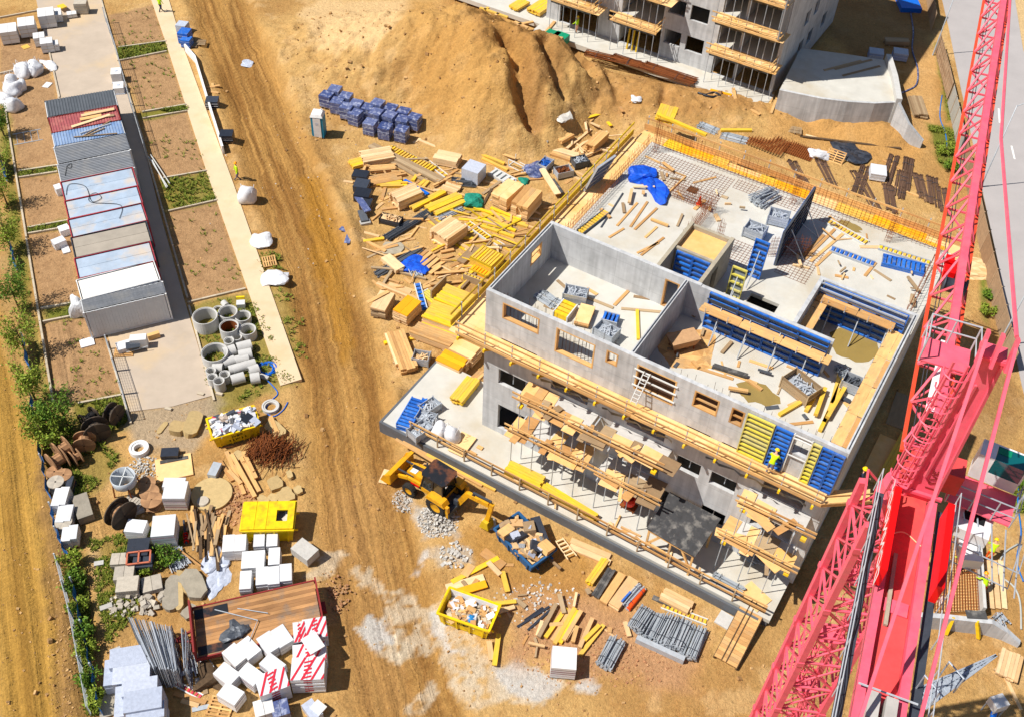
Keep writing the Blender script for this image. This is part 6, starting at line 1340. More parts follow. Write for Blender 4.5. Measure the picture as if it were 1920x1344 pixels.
crate('steel lattice crate behind the tall dark formwork', (1462, 400), RB+.2, 1.3, 1.0, .8, r1, 'steel', 32)
props('heap of steel tubes at the back of the top slab', (1420, 372), (1455, 352), 1.1, .6, 30, base=r1, spread=.3)
props('galvanised tube bundle outside the back edge of the top slab, left', (1312, 232), (1345, 245), 1.0, .3, 24, base=3)
props('galvanised tube bundle outside the back edge of the top slab, right', (1355, 250), (1400, 262), 1.0, .3, 24, base=3)
for p0, p1 in (((1352, 243), (1410, 243)), ((1233, 213), (1325, 252))): plank(p0, p1, .3, .2, Yl, 5, label='yellow beam lying above the back edge of the top slab', group='yellow beams at the back', name='timber_beam')
# back walkway: yellow and pale shutter boards outside the back edge, plus edge boards
bk = thing('rear_shutter_deck', 'yellow and pale shutter boards along the back edge of the top slab', 'scaffold', O, RB); mb = MB(); u_ = -1.5
while u_ < 21.5: l_ = R.choice((1.2, 2.0, 2.5)); mb.t = R.random(); mb.m = R.choice((0, 0, 1, 2)); mb.obox((u_+l_/2, 23.4+R.uniform(-.1, .1), 9.4+R.uniform(0, .1)), (l_-.02, 1.5, .05), R.uniform(-.03, .03)); u_ += l_
mb.build('deck_boards', ['ply', Yl, 'orange_ply'], bk); mb = MB(); u_ = -1.5
while u_ < 21.5: l_ = 3.9; mb.t = R.random(); mb.bar((u_, 24.2, 9.8), (u_+l_, 24.2, 9.8), .06, .5); mb.bar((u_, 24.25, 10.5), (u_+l_, 24.25, 10.5), .05, .14); u_ += l_
mb.each('edge_board', 'timber', bk); mb = MB()
for u_ in np.arange(-1.3, 21.5, 1.9): mb.bar((u_, 24.3, 9.2), (u_, 24.3, 10.7), .07)
mb.each('post', 'galvanised', bk); mb = MB(); mb.hexa([(15.5, 22.35, 9.5), (21.4, 22.3, 9.5), (21.4, 22.9, 9.9), (15.5, 22.95, 9.9), (15.5, 22.35, 9.55), (21.4, 22.3, 9.55), (21.4, 22.9, 9.95), (15.5, 22.95, 9.95)]); mb.hexa([(3, 22.35, 9.5), (10.4, 22.3, 9.5), (10.4, 22.9, 9.9), (3, 22.95, 9.9), (3, 22.35, 9.55), (10.4, 22.3, 9.55), (10.4, 22.9, 9.95), (3, 22.95, 9.95)]); mb.each('shutter_board', 'orange_ply', bk)
formwork('grey and yellow shutter frame leaning upright at the back left of the slab', L(-1.7, 15.2, 9.5), RB+rd(80), 2.0, 2.6, 1, 'steel', .35, 0, ribs=5, back='form_face')
# starter bars and reinforcing cages on the slab
def bars(label, u0, v0, u1, v1, h, step, cross=2, m='rust', base=Z3, dep=.22):
    mb = MB(); a_ = Vector((u0, v0, 0)); b_ = Vector((u1, v1, 0)); d_ = (b_-a_); l_ = d_.length; d_.normalize(); n_ = Vector((-d_.y, d_.x, 0))*dep; k = int(l_/step)
    for i in range(k+1):
        for s in (0, 1): p = a_+d_*(i*step+R.uniform(-.02, .02))+n_*s; mb.bar(p+Zup(base-.05), p+Zup(base+h*R.uniform(.7, 1.1))+Vector((R.uniform(-.06, .06), R.uniform(-.06, .06), 0)), .016)
    for j in range(cross): z = base+h*(j+.6)/(cross+.6); mb.bar(a_+Zup(z), b_+Zup(z), .014); mb.bar(a_+n_+Zup(z+.02), b_+n_+Zup(z+.02), .014)
    return tag(mb.build('rebar_cage', m, loc=O, rz=RB), label, 'rebar')
bars('rusty upright reinforcing mesh along the back edge of the top slab', .4, 21.9, 21.2, 21.9, 1.7, .28, 4)
bars('rusty upright reinforcing mesh along the left edge of the top slab', .25, 8.0, .25, 21.7, 1.2, .3, 3)
bars('rusty upright mesh crossing the slab beside the blue tarpaulin', 4.0, 17.2, 7.2, 17.2, 1.6, .18, 6)
bars('rusty upright mesh between the blue tarpaulin and the lift core', 6.9, 12.9, 6.9, 17.0, 1.5, .22, 5)
bars('rusty column cage standing behind the lift core', 8.6, 13.6, 9.0, 13.6, 2.4, .12, 8, dep=.4)
bars('rusty column cage at the far left corner of the slab', .5, 21.2, .9, 21.2, 2.6, .12, 8, dep=.4)
bars('rusty column cage near the back right of the slab', 17.6, 21.0, 18.0, 21.0, 2.4, .12, 8, dep=.4)
bars('rusty column cage behind the tall dark formwork', 10.9, 21.2, 11.3, 21.2, 2.4, .12, 8, dep=.4)
bars('rusty upright mesh in the middle of the slab by the dark formwork', 11.8, 15.2, 14.0, 16.6, 1.6, .16, 5)
bars('starter bars along the right-hand back wall of the top storey', 16.2, 12.5, 21.2, 12.5, .9, .25, 1, 'dark_rebar')
bars('starter bars along the right edge of the top slab', 21.1, 12.8, 21.1, 21.5, 1.1, .3, 2)
bars('thin starter bars standing along the front wall of the top storey', .5, .3, 9.0, .3, 2.95, .25, 0, 'dark_rebar', dep=.05)
bars('thin starter bars along the front of the right-hand top room', 9.8, .3, 21.2, .3, 2.95, .4, 0, 'dark_rebar', dep=.05)
def mat_(label, u0, u1, v0, v1, z=Z3+.03, step=.25, m='rust', t=.012):
    mb = MB()
    for u_ in np.arange(u0, u1+.01, step): mb.bar((u_, v0, z), (u_, v1, z), t)
    for v_ in np.arange(v0, v1+.01, step): mb.bar((u0, v_, z+.02), (u1, v_, z+.02), t)
    return tag(mb.build('rebar_mat', m, loc=O, rz=RB), label, 'rebar')
mat_('flat reinforcing mesh lying on the slab around the blue tarpaulin', .5, 6.8, 17.4, 21.6)
mat_('flat reinforcing mesh lying on the slab along the back edge', 7.0, 15.0, 20.6, 21.8)
mat_('flat reinforcing mesh lying by the tall dark formwork', 12.7, 14.8, 14.0, 17.5)
mat_('flat reinforcing mesh lying near the lift core', 7.6, 11.6, 13.0, 15.6)
# bar stock behind the building
RBK = 'bundle of rusty reinforcing bars lying behind the building'
for i, (p0, p1, w_) in enumerate((((1480, 300), (1505, 340), .3), ((1535, 300), (1558, 345), .4), ((1600, 320), (1640, 390), .45), ((1672, 290), (1655, 340), .35), ((1700, 295), (1692, 350), .35), ((1688, 320), (1680, 365), .4), ((1715, 325), (1728, 370), .35), ((1742, 330), (1748, 380), .4), ((1760, 350), (1768, 395), .3), ((1618, 310), (1600, 360), .35), ((1660, 345), (1668, 392), .4))):
    for e in (0, 11): props(RBK, (p0[0]+e, p0[1]+e*.3), (p1[0]+e, p1[1]+e*.6), w_*1.2, .18, 14, 'dark_rebar', group='bar stock behind the building', name='rebar_bundle', r=.03)
for p0, p1, n_ in (((1100, 96), (1200, 118), 26), ((1150, 104), (1300, 152), 34), ((1210, 118), (1305, 150), 30)):
    props('long heap of rusty bars along the foot of the rear block', p0, p1, 1.1, .3, n_, 'rust', base=.9, group='rusty bar heaps by the rear block', name='rebar_bundle', r=.03, spread=.3)
for p, r_ in (((1440, 268), 1.7), ((1500, 285), 1.3)):
    P_ = foot(p); mb = MB()
    for k in range(14): mb.bar((-r_, -r_*.7+k*r_*.1, .06+.03*(k % 3)), (r_, -r_*.7+k*r_*.1, .06), .05); mb.bar((-r_+k*r_*.143, -r_*.8, .12), (-r_+k*r_*.143, r_*.8, .12), .05)
    tag(mb.build('rebar_mat', 'rust', loc=P_, rz=RB), 'pile of rusty reinforcing mats behind the back edge of the slab', 'rebar', 'rusty mats behind the slab')
pm = pallet_mesh(1.6, 1.2); o = pm.build('wooden_pallet', 'timber', loc=foot((1568, 290), .5)+Zup(.25), rz=RB); o.rotation_euler[0] = rd(38); tag(o, 'yellowish pallet tilted on a black sheet behind the building', 'pallet')
blob('tarpaulin', 'black sheet under the tilted pallet behind the building', 'tarpaulin', (1590, 285), 1.4, .35, 'black_plastic', 51, amp=.6); blob('plastic_sheet', 'white plastic sheet beside the tilted pallet', 'sheet', (1535, 287), .8, .5, 'wrap_white', 52, amp=.7)
load('white and grey checked pallet of bags behind the building', (1648, 318), rd(-10), 1.3, 1.5, .8, 'wrap_white', rows=6, band=None)
pm = pallet_mesh(1.2, 1.0); tag(pm.build('wooden_pallet', 'grey_timber', loc=foot((1490, 246)), rz=rd(-10)), 'weathered pallet on the sand below the ramp wall', 'pallet')
tag(pallet_mesh(1.2, 1.0).build('wooden_pallet', 'timber', loc=foot((505, 492)), rz=rd(-70)), 'wooden pallet on the grass beside the beige path', 'pallet')
for p0, p1, m_ in (((1500, 250), (1545, 262), 'pale_timber'), ((1500, 255), (1690, 278), 'bark'), ((1655, 300), (1700, 322), 'timber'), ((1625, 330), (1760, 382), 'timber'), ((1440, 205), (1452, 170), 'timber'), ((1446, 212), (1458, 180), 'timber')): plank(p0, p1, .22, .08, m_, label='long plank lying on the sand behind the building', group='planks behind the building')
# dark panels on the ground to the right of the building
for i, (p0, p1, w_) in enumerate((((1630, 900), (1668, 820), 1.3), ((1680, 800), (1700, 740), 1.4), ((1655, 690), (1690, 640), 1.2))): slab('formwork_sheet', ('brown formwork sheet on the ground right of the building, nearest one', 'brown formwork sheet on the ground right of the building, middle one', 'grey formwork sheet on the ground right of the building, farthest one')[i], 'sheet', p0, p1, w_, .06, ('ply', 'grey_timber', 'dark_steel')[i])
S('long timber beams on the ground beside the brown sheets', (1648, 905), (1700, 810), .6, .3, Yl)
tag(crumple(1.8, 1.4, .5, 61, 3, .5).build('sheet_heap', 'pale_timber', loc=foot((1825, 505))), 'pale plywood and sheet heap beside the roadside hoarding', 'heap')
# ---------------------------------------------------------------- site cabins on the driveway
CAB = [  # px of left-top and right-top roof corners, roof kind, frame, description
 ((82, 188), (214, 166), 'roof_dark', 'dark_steel', 'dark grey corrugated container roof at the north end of the row', 1),
 ((91, 222), (218, 198), 'roof_red', 'trailer_red', 'faded red container roof heaped with scrap boards', 1),
 ((97, 250), (226, 226), 'roof_blue', 'roof_blue', 'faded blue corrugated container roof with loose battens', 1),
 ((102, 276), (234, 249), 'roof_grey', 'white', 'grey corrugated container roof, north one of a grey pair', 1),
 ((107, 308), (243, 281), 'roof_grey', 'white', 'grey corrugated container roof, south one of a grey pair', 1),
 ((114, 342), (249, 314), 'roof_pale', 'box_red', 'pale blue cabin roof with red edges, first of three', 0),
 ((121, 378), (258, 349), 'roof_pale', 'box_red', 'pale blue cabin roof with a looped cable on it', 0),
 ((129, 412), (267, 381), 'roof_pale', 'box_red', 'pale cabin roof with tan stains and red right edge', 0),
 ((133, 446), (276, 415), 'roof_tan', 'dark_steel', 'plain tan-grey cabin roof between two pale ones', 0),
 ((141, 485), (283, 453), 'roof_pale', 'box_red', 'pale blue cabin roof with pinkish red frame near the south end', 0),
 ((146, 525), (290, 489), 'roof_white', 'white', 'clean white cabin roof, next to last at the south end', 0),
 ((150, 562), (299, 528), 'roof_grey', 'white', 'southernmost cabin with grey corrugated roof and white end wall', 1)]
HC = 2.6
for i, (a, b, roof, fr, lab, corr) in enumerate(CAB):
    nxt = CAB[i+1] if i+1 < len(CAB) else ((167, 602), (305, 533))
    A = at(*a, HC); B = at(*b, HC); D = at(*nxt[0], HC); E_ = at(*nxt[1], HC)
    ox = (B-A).normalized(); oy = Vector((-ox.y, ox.x, 0)); mid = (A+B+D+E_)/4; wl = ((B-A).length+(E_-D).length)/2; dp = abs(((D+E_)/2-(A+B)/2).dot(oy))
    dp = min(dp, 2.6); t = thing('site_container', lab, 'container', (mid.x, mid.y, .06), math.atan2(ox.y, ox.x)); x, y = wl/2, dp/2-.02
    mb = MB()
    n_ = 26 if corr else 2
    for s_ in (-1, 1):
        for k in range(n_ if corr else 1):
            mb.box(-x+.1+(2*x-.2)*k/(n_ if corr else 1), -x+.1+(2*x-.2)*(k+.98)/(n_ if corr else 1), s_*y-.03-(.02 if k % 2 else 0), s_*y+.03-(.02 if k % 2 else 0), .12, HC-.14, .3)
        mb.box(s_*x-.03, s_*x+.03, -y+.1, y-.1, .12, HC-.14, .3)
    mb.build('wall', 'box_white', t)
    mb = MB(); rz_ = HC-.06
    if corr:
        k = 24 if roof != 'roof_grey' else 11; along = roof == 'roof_grey'
        for q in range(k):
            if along: y0 = -y+.05+(2*y-.1)*q/k; y1 = -y+.05+(2*y-.1)*(q+.55)/k; y2 = -y+.05+(2*y-.1)*(q+1)/k; mb.box(-x+.02, x-.02, y0, y1, rz_-.05, rz_, R.random()*.5); mb.box(-x+.02, x-.02, y1, y2, rz_-.05, rz_-.035, .9)
            else: x0 = -x+.05+(2*x-.1)*q/k; x1 = -x+.05+(2*x-.1)*(q+.55)/k; x2 = -x+.05+(2*x-.1)*(q+1)/k; mb.box(x0, x1, -y+.02, y-.02, rz_-.05, rz_, R.random()*.5); mb.box(x1, x2, -y+.02, y-.02, rz_-.05, rz_-.035, .9)
    else:
        mb.box(-x+.1, x-.1, -y+.1, -.012, rz_-.05, rz_-.01, R.random()); mb.box(-x+.1, x-.1, .012, y-.1, rz_-.05, rz_-.01, R.random()); mb.box(-x+.1, x-.1, -.012, .012, rz_-.05, rz_-.03, 0)
    mb.build('roof', roof, t)
    mb = MB()
    if not corr or fr in ('box_red', 'trailer_red'):
        for s_ in (-1, 1): mb.box(-x, x, s_*y-.025, s_*y+.025, HC-.12, HC-.02); mb.box(s_*x-.03, s_*x+.03, -y+.03, y-.03, HC-.12, HC)
    for sx in (-1, 1):
        for sy in (-1, 1): mb.box(sx*x-.06, sx*x+.06, sy*y-.06, sy*y+.06, 0, HC-.121)
    for s_ in (-1, 1): mb.box(-x+.06, x-.06, s_*y-.045, s_*y+.045, 0, .11)
    mb.build('frame', fr, t)
    mb = MB(); mb.box(x+.031, x+.05, -.45, .45, .15, 2.1); mb.build('door', 'box_white', t)
    mb = MB(); mb.box(-x-.05, -x-.031, -.5, .5, 1.0, 1.9); mb.build('window', 'glass_dark', t)
RF = HC+.02
for p0, p1, w_, m_ in (((152, 217), (214, 204), .35, 'pale_timber'), ((158, 212), (212, 206), .2, 'timber'), ((134, 238), (206, 215), .3, 'pale_timber'), ((150, 224), (190, 216), .4, 'timber'), ((170, 222), (214, 216), .3, 'grey_timber')): plank(p0, p1, w_, .06, m_, RF, label='scrap board on the faded red container roof', group='boards on the red roof', lift=R.uniform(0, .06))
for p0, p1 in (((152, 257), (208, 226)), ((160, 256), (196, 240)), ((138, 257), (220, 250)), ((150, 250), (206, 232))): plank(p0, p1, .1, .06, R.choice(('grey_timber', 'steel')), RF, label='thin batten on the faded blue container roof', group='battens on the blue roof', lift=R.uniform(.0, .05))
hose('black cable looped over the pale blue cabin roofs', [(124, 366), (130, 346), (160, 350), (172, 378), (190, 372), (180, 362), (168, 368), (172, 380), (226, 385), (224, 410)], .02, 'black_cable', name='cable', base=RF)
hose('black cable loop on the grey corrugated roof', [(122, 330), (126, 312), (134, 308), (132, 316), (124, 312)], .02, 'black_cable', name='cable', base=RF)
blob('plastic_sheet', 'white plastic sheeting bunched at the corner of the southernmost cabin', 'sheet', (146, 572), .6, 1.8, 'wrap_white', 71, amp=.5)
# around the cabins
load('pale cream box against the end wall of the southernmost cabin', (258, 632), rd(12), 1.1, .6, 1.0, 'block_white', rows=1, bands=False); slab('insulation_pack', 'white insulation pack on pallets beside the southernmost cabin', 'pack', (218, 650), (250, 641), .8, .5, 'wrap_white'); slab('insulation_pack', 'yellowish board leaning beside the cream box', 'board', (276, 629), (298, 622), .3, .5, 'timber')
pm = pallet_mesh(1.3, .9); tag(pm.build('wooden_pallet', 'timber', loc=foot((233, 662)), rz=rd(10)), 'wooden pallet under the insulation pack by the cabin', 'pallet')
t = thing('wheelbarrow', 'dark wheelbarrow beside the cream box on the driveway', 'wheelbarrow', foot((252, 658)), rd(200)); mb = MB(); mb.hexa([(-.35, -.2, .35), (.3, -.2, .3), (.3, .2, .3), (-.35, .2, .35), (-.5, -.33, .62), (.45, -.33, .62), (.45, .33, .62), (-.5, .33, .62)]); mb.build('tub', 'dark_steel', t); mb = MB(); mb.bar((.5, -.2, .2), (-1.0, -.3, .5), .04); mb.bar((.5, .2, .2), (-1.0, .3, .5), .04); mb.each('handle', 'galvanised', t); mb = MB(); mb.lathe([(.05, -.04), (.18, -.04), (.18, .04), (.05, .04)], c=(.6, 0, .18), n=16, close=True, R=Matrix.Rotation(math.pi/2, 3, 'X')); mb.build('wheel', 'rubber', t)
for i, (p0, p1, h_) in enumerate((((102, 352), (114, 348), .7), ((110, 430), (128, 424), .6), ((98, 455), (120, 446), .6), ((150, 645), (176, 638), .1), ((116, 470), (130, 466), .1))): slab('white_box', ('white box beside the red-framed cabin on its left', 'white wrapped bale left of the tan cabin roof', 'second white bale left of the tan cabin roof', 'white board lying left of the southernmost cabin', 'small white board on the soil left of the cabins')[i], 'box', p0, p1, .7 if h_ > .2 else .8, h_, 'wrap_white')
for i, p in enumerate(((218, 137), (221, 158))):
    t = thing('white_tank', ('pale tank box on the driveway edge, upper one with frame', 'white tank box on the driveway edge, lower one')[i], 'tank', foot(p, .8), rd(-75)); mb = MB(); mb.box(-.55, .55, -.45, .45, .12, 1.0 if i == 0 else .7); mb.build('tank', 'white', t); mb = MB(); mb.box(-.6, .6, -.5, .5, 0, .11); mb.lathe([(.0, 0), (.14, 0), (.14, .05), (0, .05)], c=(0, 0, 1.0 if i == 0 else .7), n=14); mb.build('base', 'wrap_grey', t)
# white block pallets and big bags at the top left
for i, (p, s) in enumerate((((14, 52), (1.5, 1.7, 1.35)), ((48, 40), (1.5, 1.7, 1.35)), ((85, 22), (1.5, 1.7, 1.4)), ((72, 66), (1.0, 1.1, 1.0)), ((86, 76), (1.1, 1.1, 1.1)), ((100, 80), (.8, .9, .8)), ((106, 22), (.8, 1.4, .9)), ((134, 24), (.9, .7, .5)))):
    load(('white-topped block pallet at the left picture edge, top corner', 'white-topped block pallet second from the left picture edge', 'tall white-topped block pallet third from the left edge', 'white block pallet on the left of a tight group of three', 'white block pallet in the front of a tight group of three', 'small white block pallet on the right of a tight group of three', 'narrow white pack beside the third tall block pallet', 'small white pack at the right end of the block pallets')[i], p, rd(22), *s, 'block_white', rows=3, band='block_tan', split=True)
load('grey block pallet on the driveway at the top edge', (150, 3), rd(10), 1.2, 1.0, 1.2, 'block_grey', rows=4, band='block_tan')
slab('wooden_board', 'small yellow board near the white block pallets', 'board', (42, 90), (54, 86), .7, .05, Yl); slab('wooden_board', 'yellow pack sheet on the block pallets', 'board', (110, 14), (122, 10), .8, .1, Yl, lift=.4)
BGL = 'full white bulk bag in the cluster at the left edge'
for i, (p, s, h_) in enumerate((((41, 128), 1.15, 1.1), ((63, 124), 1.15, 1.1), ((18, 147), 1.0, .9), ((22, 163), 1.2, 1.0), ((34, 160), .9, .8), ((10, 183), 1.1, .9), ((22, 193), 1.1, 1.0))): bag(BGL, p, s*1.25, h_*1.1, 'white bulk bag cluster', 80+i, rz=i)
blob('plastic_sheet', 'flat white plastic bag on the driveway edge beside the bag cluster', 'sheet', (92, 119), 1.0, .4, 'wrap_white', 91, ry=.5, rz=rd(-40), amp=.6)
bag('single white bulk bag beside the beige path and worker', (464, 362), 1.5, 1.2, None, 92); blob('plastic_bag', 'green-white plastic bag on the grass beside the path, upper one', 'bag', (490, 448), .9, .5, 'wrap_white', 93, amp=.5); blob('plastic_bag', 'green-white plastic bag on the grass beside the path, lower one', 'bag', (517, 519), .9, .5, 'wrap_white', 94, amp=.5); blob('plastic_sheet', 'grey plastic scrap on the haul road', 'sheet', (463, 118), .5, .2, 'wrap_grey', 95, amp=.6)
slab('white_board', 'white board on the soil left of the driveway', 'board', (84, 164), (93, 155), .6, .06, 'block_white')
# blue pallets and brick packs by the path
for i, (p, s) in enumerate((((341, 44), (1.0, 1.0, 1.0)), ((345, 58), (1.0, 1.2, 1.2)), ((349, 72), (.9, .9, .9)))): load(('blue-wrapped brick pallet beside the path, northernmost', 'blue-wrapped brick pallet beside the path, middle', 'blue-wrapped brick pallet beside the path, southernmost')[i], p, rd(-8), *s, 'form_blue' if i else 'wrap_grey', rows=4, band='wrap_grey')
for i, p in enumerate(((358, 86), (374, 82))): tag(pallet_mesh(1.2, .9).build('wooden_pallet', 'grey_timber', loc=foot(p), rz=rd(5)), ('wooden pallet lying right of the blue-wrapped brick pallets', 'second wooden pallet farther right of the blue-wrapped brick pallets')[i], 'pallet')
for i, p in enumerate(((397, 186), (424, 249))): load(('dark block pack behind the white retaining wall, upper', 'dark block pack behind the white retaining wall, lower')[i], p, rd(5), 1.1, 1.0, .8, 'black_plastic', rows=3, band='wrap_white')
for p0, p1 in (((388, 164), (412, 160)), ((392, 172), (410, 174)), ((398, 156), (400, 164))): plank(p0, p1, .25, .05, 'timber', label='short plank behind the white retaining wall', group='planks by the retaining wall')
# blue brick pallets and toilet by the heap
BP = [(612, 176), (628, 165), (632, 188), (648, 178), (650, 198), (666, 210), (668, 192), (688, 199), (708, 191), (705, 209), (694, 228), (733, 200), (757, 207), (731, 214), (755, 222), (777, 218), (722, 236), (753, 241)]
for i, p in enumerate(BP): load('blue-wrapped brick pallet in the block of eighteen beside the sand heap', p, rd(-18+R.uniform(-6, 6)), 1.05, 1.05, 1.25, 'blue_wrap', rows=3, band='wrap_grey', group='blue brick pallets beside the sand heap')
S('weathered pallet boards at the end of the blue brick pallets', (796, 232), (812, 236), 1.0, .25, 'pale_timber', bw=.2)
P_ = foot((597, 232), 1.2); t = thing('portable_toilet', 'blue and white portable toilet beside the blue brick pallets', 'toilet', P_, rd(-4)); mb = MB(); mb.box(-.53, .53, -.53, .53, 0, .12); mb.build('base', 'dark_steel', t)
mb = MB(); mb.box(-.52, .52, -.5, .52, .121, 2.1); mb.build('body', 'toilet_blue', t); mb = MB(); mb.box(-.33, .33, -.54, -.501, .16, 2.04); mb.build('door', 'white', t)
mb = MB(); mb.hexa([(-.56, -.56, 2.1), (.56, -.56, 2.1), (.56, .56, 2.1), (-.56, .56, 2.1), (-.42, -.44, 2.36), (.42, -.44, 2.36), (.42, .44, 2.36), (-.42, .44, 2.36)]); mb.build('roof', 'white', t); mb = MB(); mb.box(-.12, .12, -.548, -.541, 1.35, 1.6); mb.build('door_vent', 'wrap_grey', t)
mb = MB(); mb.lathe([(.05, 2.3), (.05, 2.55), (0, 2.55)], c=(.3, .3, 0), n=8); mb.build('vent_pipe', 'white', t)
# ---------------------------------------------------------------- concrete rings
RG = [((384, 592), 1.1, 1.25, None, 'large concrete ring with step irons at the driveway edge, upper'), ((427, 584), .85, 1.0, None, 'concrete ring with step irons at the top of the ring store'), ((455, 592), .72, .8, None, 'thick-walled concrete ring at the right of the ring store, upper'), ((429, 611), .85, 1.15, 'rust', 'concrete ring with rusty brown inside'), ((464, 617), .74, .9, None, 'thick-walled concrete ring at the right of the ring store, lower'), ((402, 660), 1.15, 1.0, None, 'large concrete ring with step irons in the middle of the store'), ((429, 638), .46, .8, None, 'small upright pipe section left of another small one'), ((444, 631), .46, .7, None, 'small upright pipe section below the rusty-lined ring'), ((395, 694), .44, .8, None, 'small upright pipe section at the driveway kerb, upper left'), ((398, 706), .44, .9, None, 'small upright pipe section at the driveway kerb, lower left'), ((410, 713), .48, 1.0, None, 'small upright pipe section at the bottom of the ring store'), ((421, 701), .46, .8, None, 'small upright pipe section right of the bottom one'), ((409, 580), .5, .3, None, 'flat small concrete ring beside the top rings')]
for p, r_, h_, inn, lab in RG: ring(lab, p, r_*.8, h_*.85, inner=inn, th=.1)
mb = MB()
PP = [((418, 655), (440, 648), .5), ((443, 646), (470, 639), .5), ((446, 660), (471, 655), .5), ((398, 682), (417, 683), .42), ((417, 676), (439, 668), .42), ((440, 670), (465, 664), .42), ((428, 688), (450, 682), .42), ((436, 687), (463, 678), .42), ((458, 680), (478, 674), .42), ((466, 690), (484, 684), .46), ((432, 706), (457, 699), .46), ((468, 703), (486, 700), .48), ((418, 563), (424, 570), .3), ((444, 612), (452, 608), .4)]
for i, (a, b, r_) in enumerate(PP): pipe('short grey concrete pipe lying in the ring store by the path', a, b, r_*.8, group='lying concrete pipes in the ring store')
P_ = foot((451, 567), .5); t = thing('floor_lamp_box', 'small yellow and white machine by the concrete rings', 'machine', P_, rd(10)); mb = MB(); mb.box(-.3, .3, -.25, .25, .0, .5); mb.build('body', 'white_frame', t); mb = MB(); mb.box(-.3, .3, .26, .4, .1, .75); mb.build('handle', 'skip_yellow', t)
ring('flat pale concrete ring on the sand with blue hose round it', (507, 760), .58, .25, 'pale_concrete', .22)
def coil(label, p, r, n, m, rr=.035):
    P_ = foot(p); mb = MB()
    for k in range(n): mb.tube([(r*(.55+.45*k/n)*math.cos(a), r*(.55+.45*k/n)*math.sin(a), rr+.05*(k % 2)+.04*math.sin(a*3+k)) for a in np.linspace(0, 6.4, 26)], rr, 6)
    return tag(mb.build('hose_coil', m, loc=P_, smooth=True), label, 'hose')
coil('coil of bright blue hose beside the concrete pipes', (500, 692), .75, 7, 'bright_blue'); hose('bright blue hose running from the coil to the flat ring', [(495, 708), (510, 722), (521, 738), (508, 752), (497, 770), (512, 781), (530, 770), (540, 754)], .04, 'bright_blue'); slab('concrete_edging', 'pale block lying against the blue hose coil', 'block', (487, 701), (503, 707), .25, .25, 'pale_concrete')
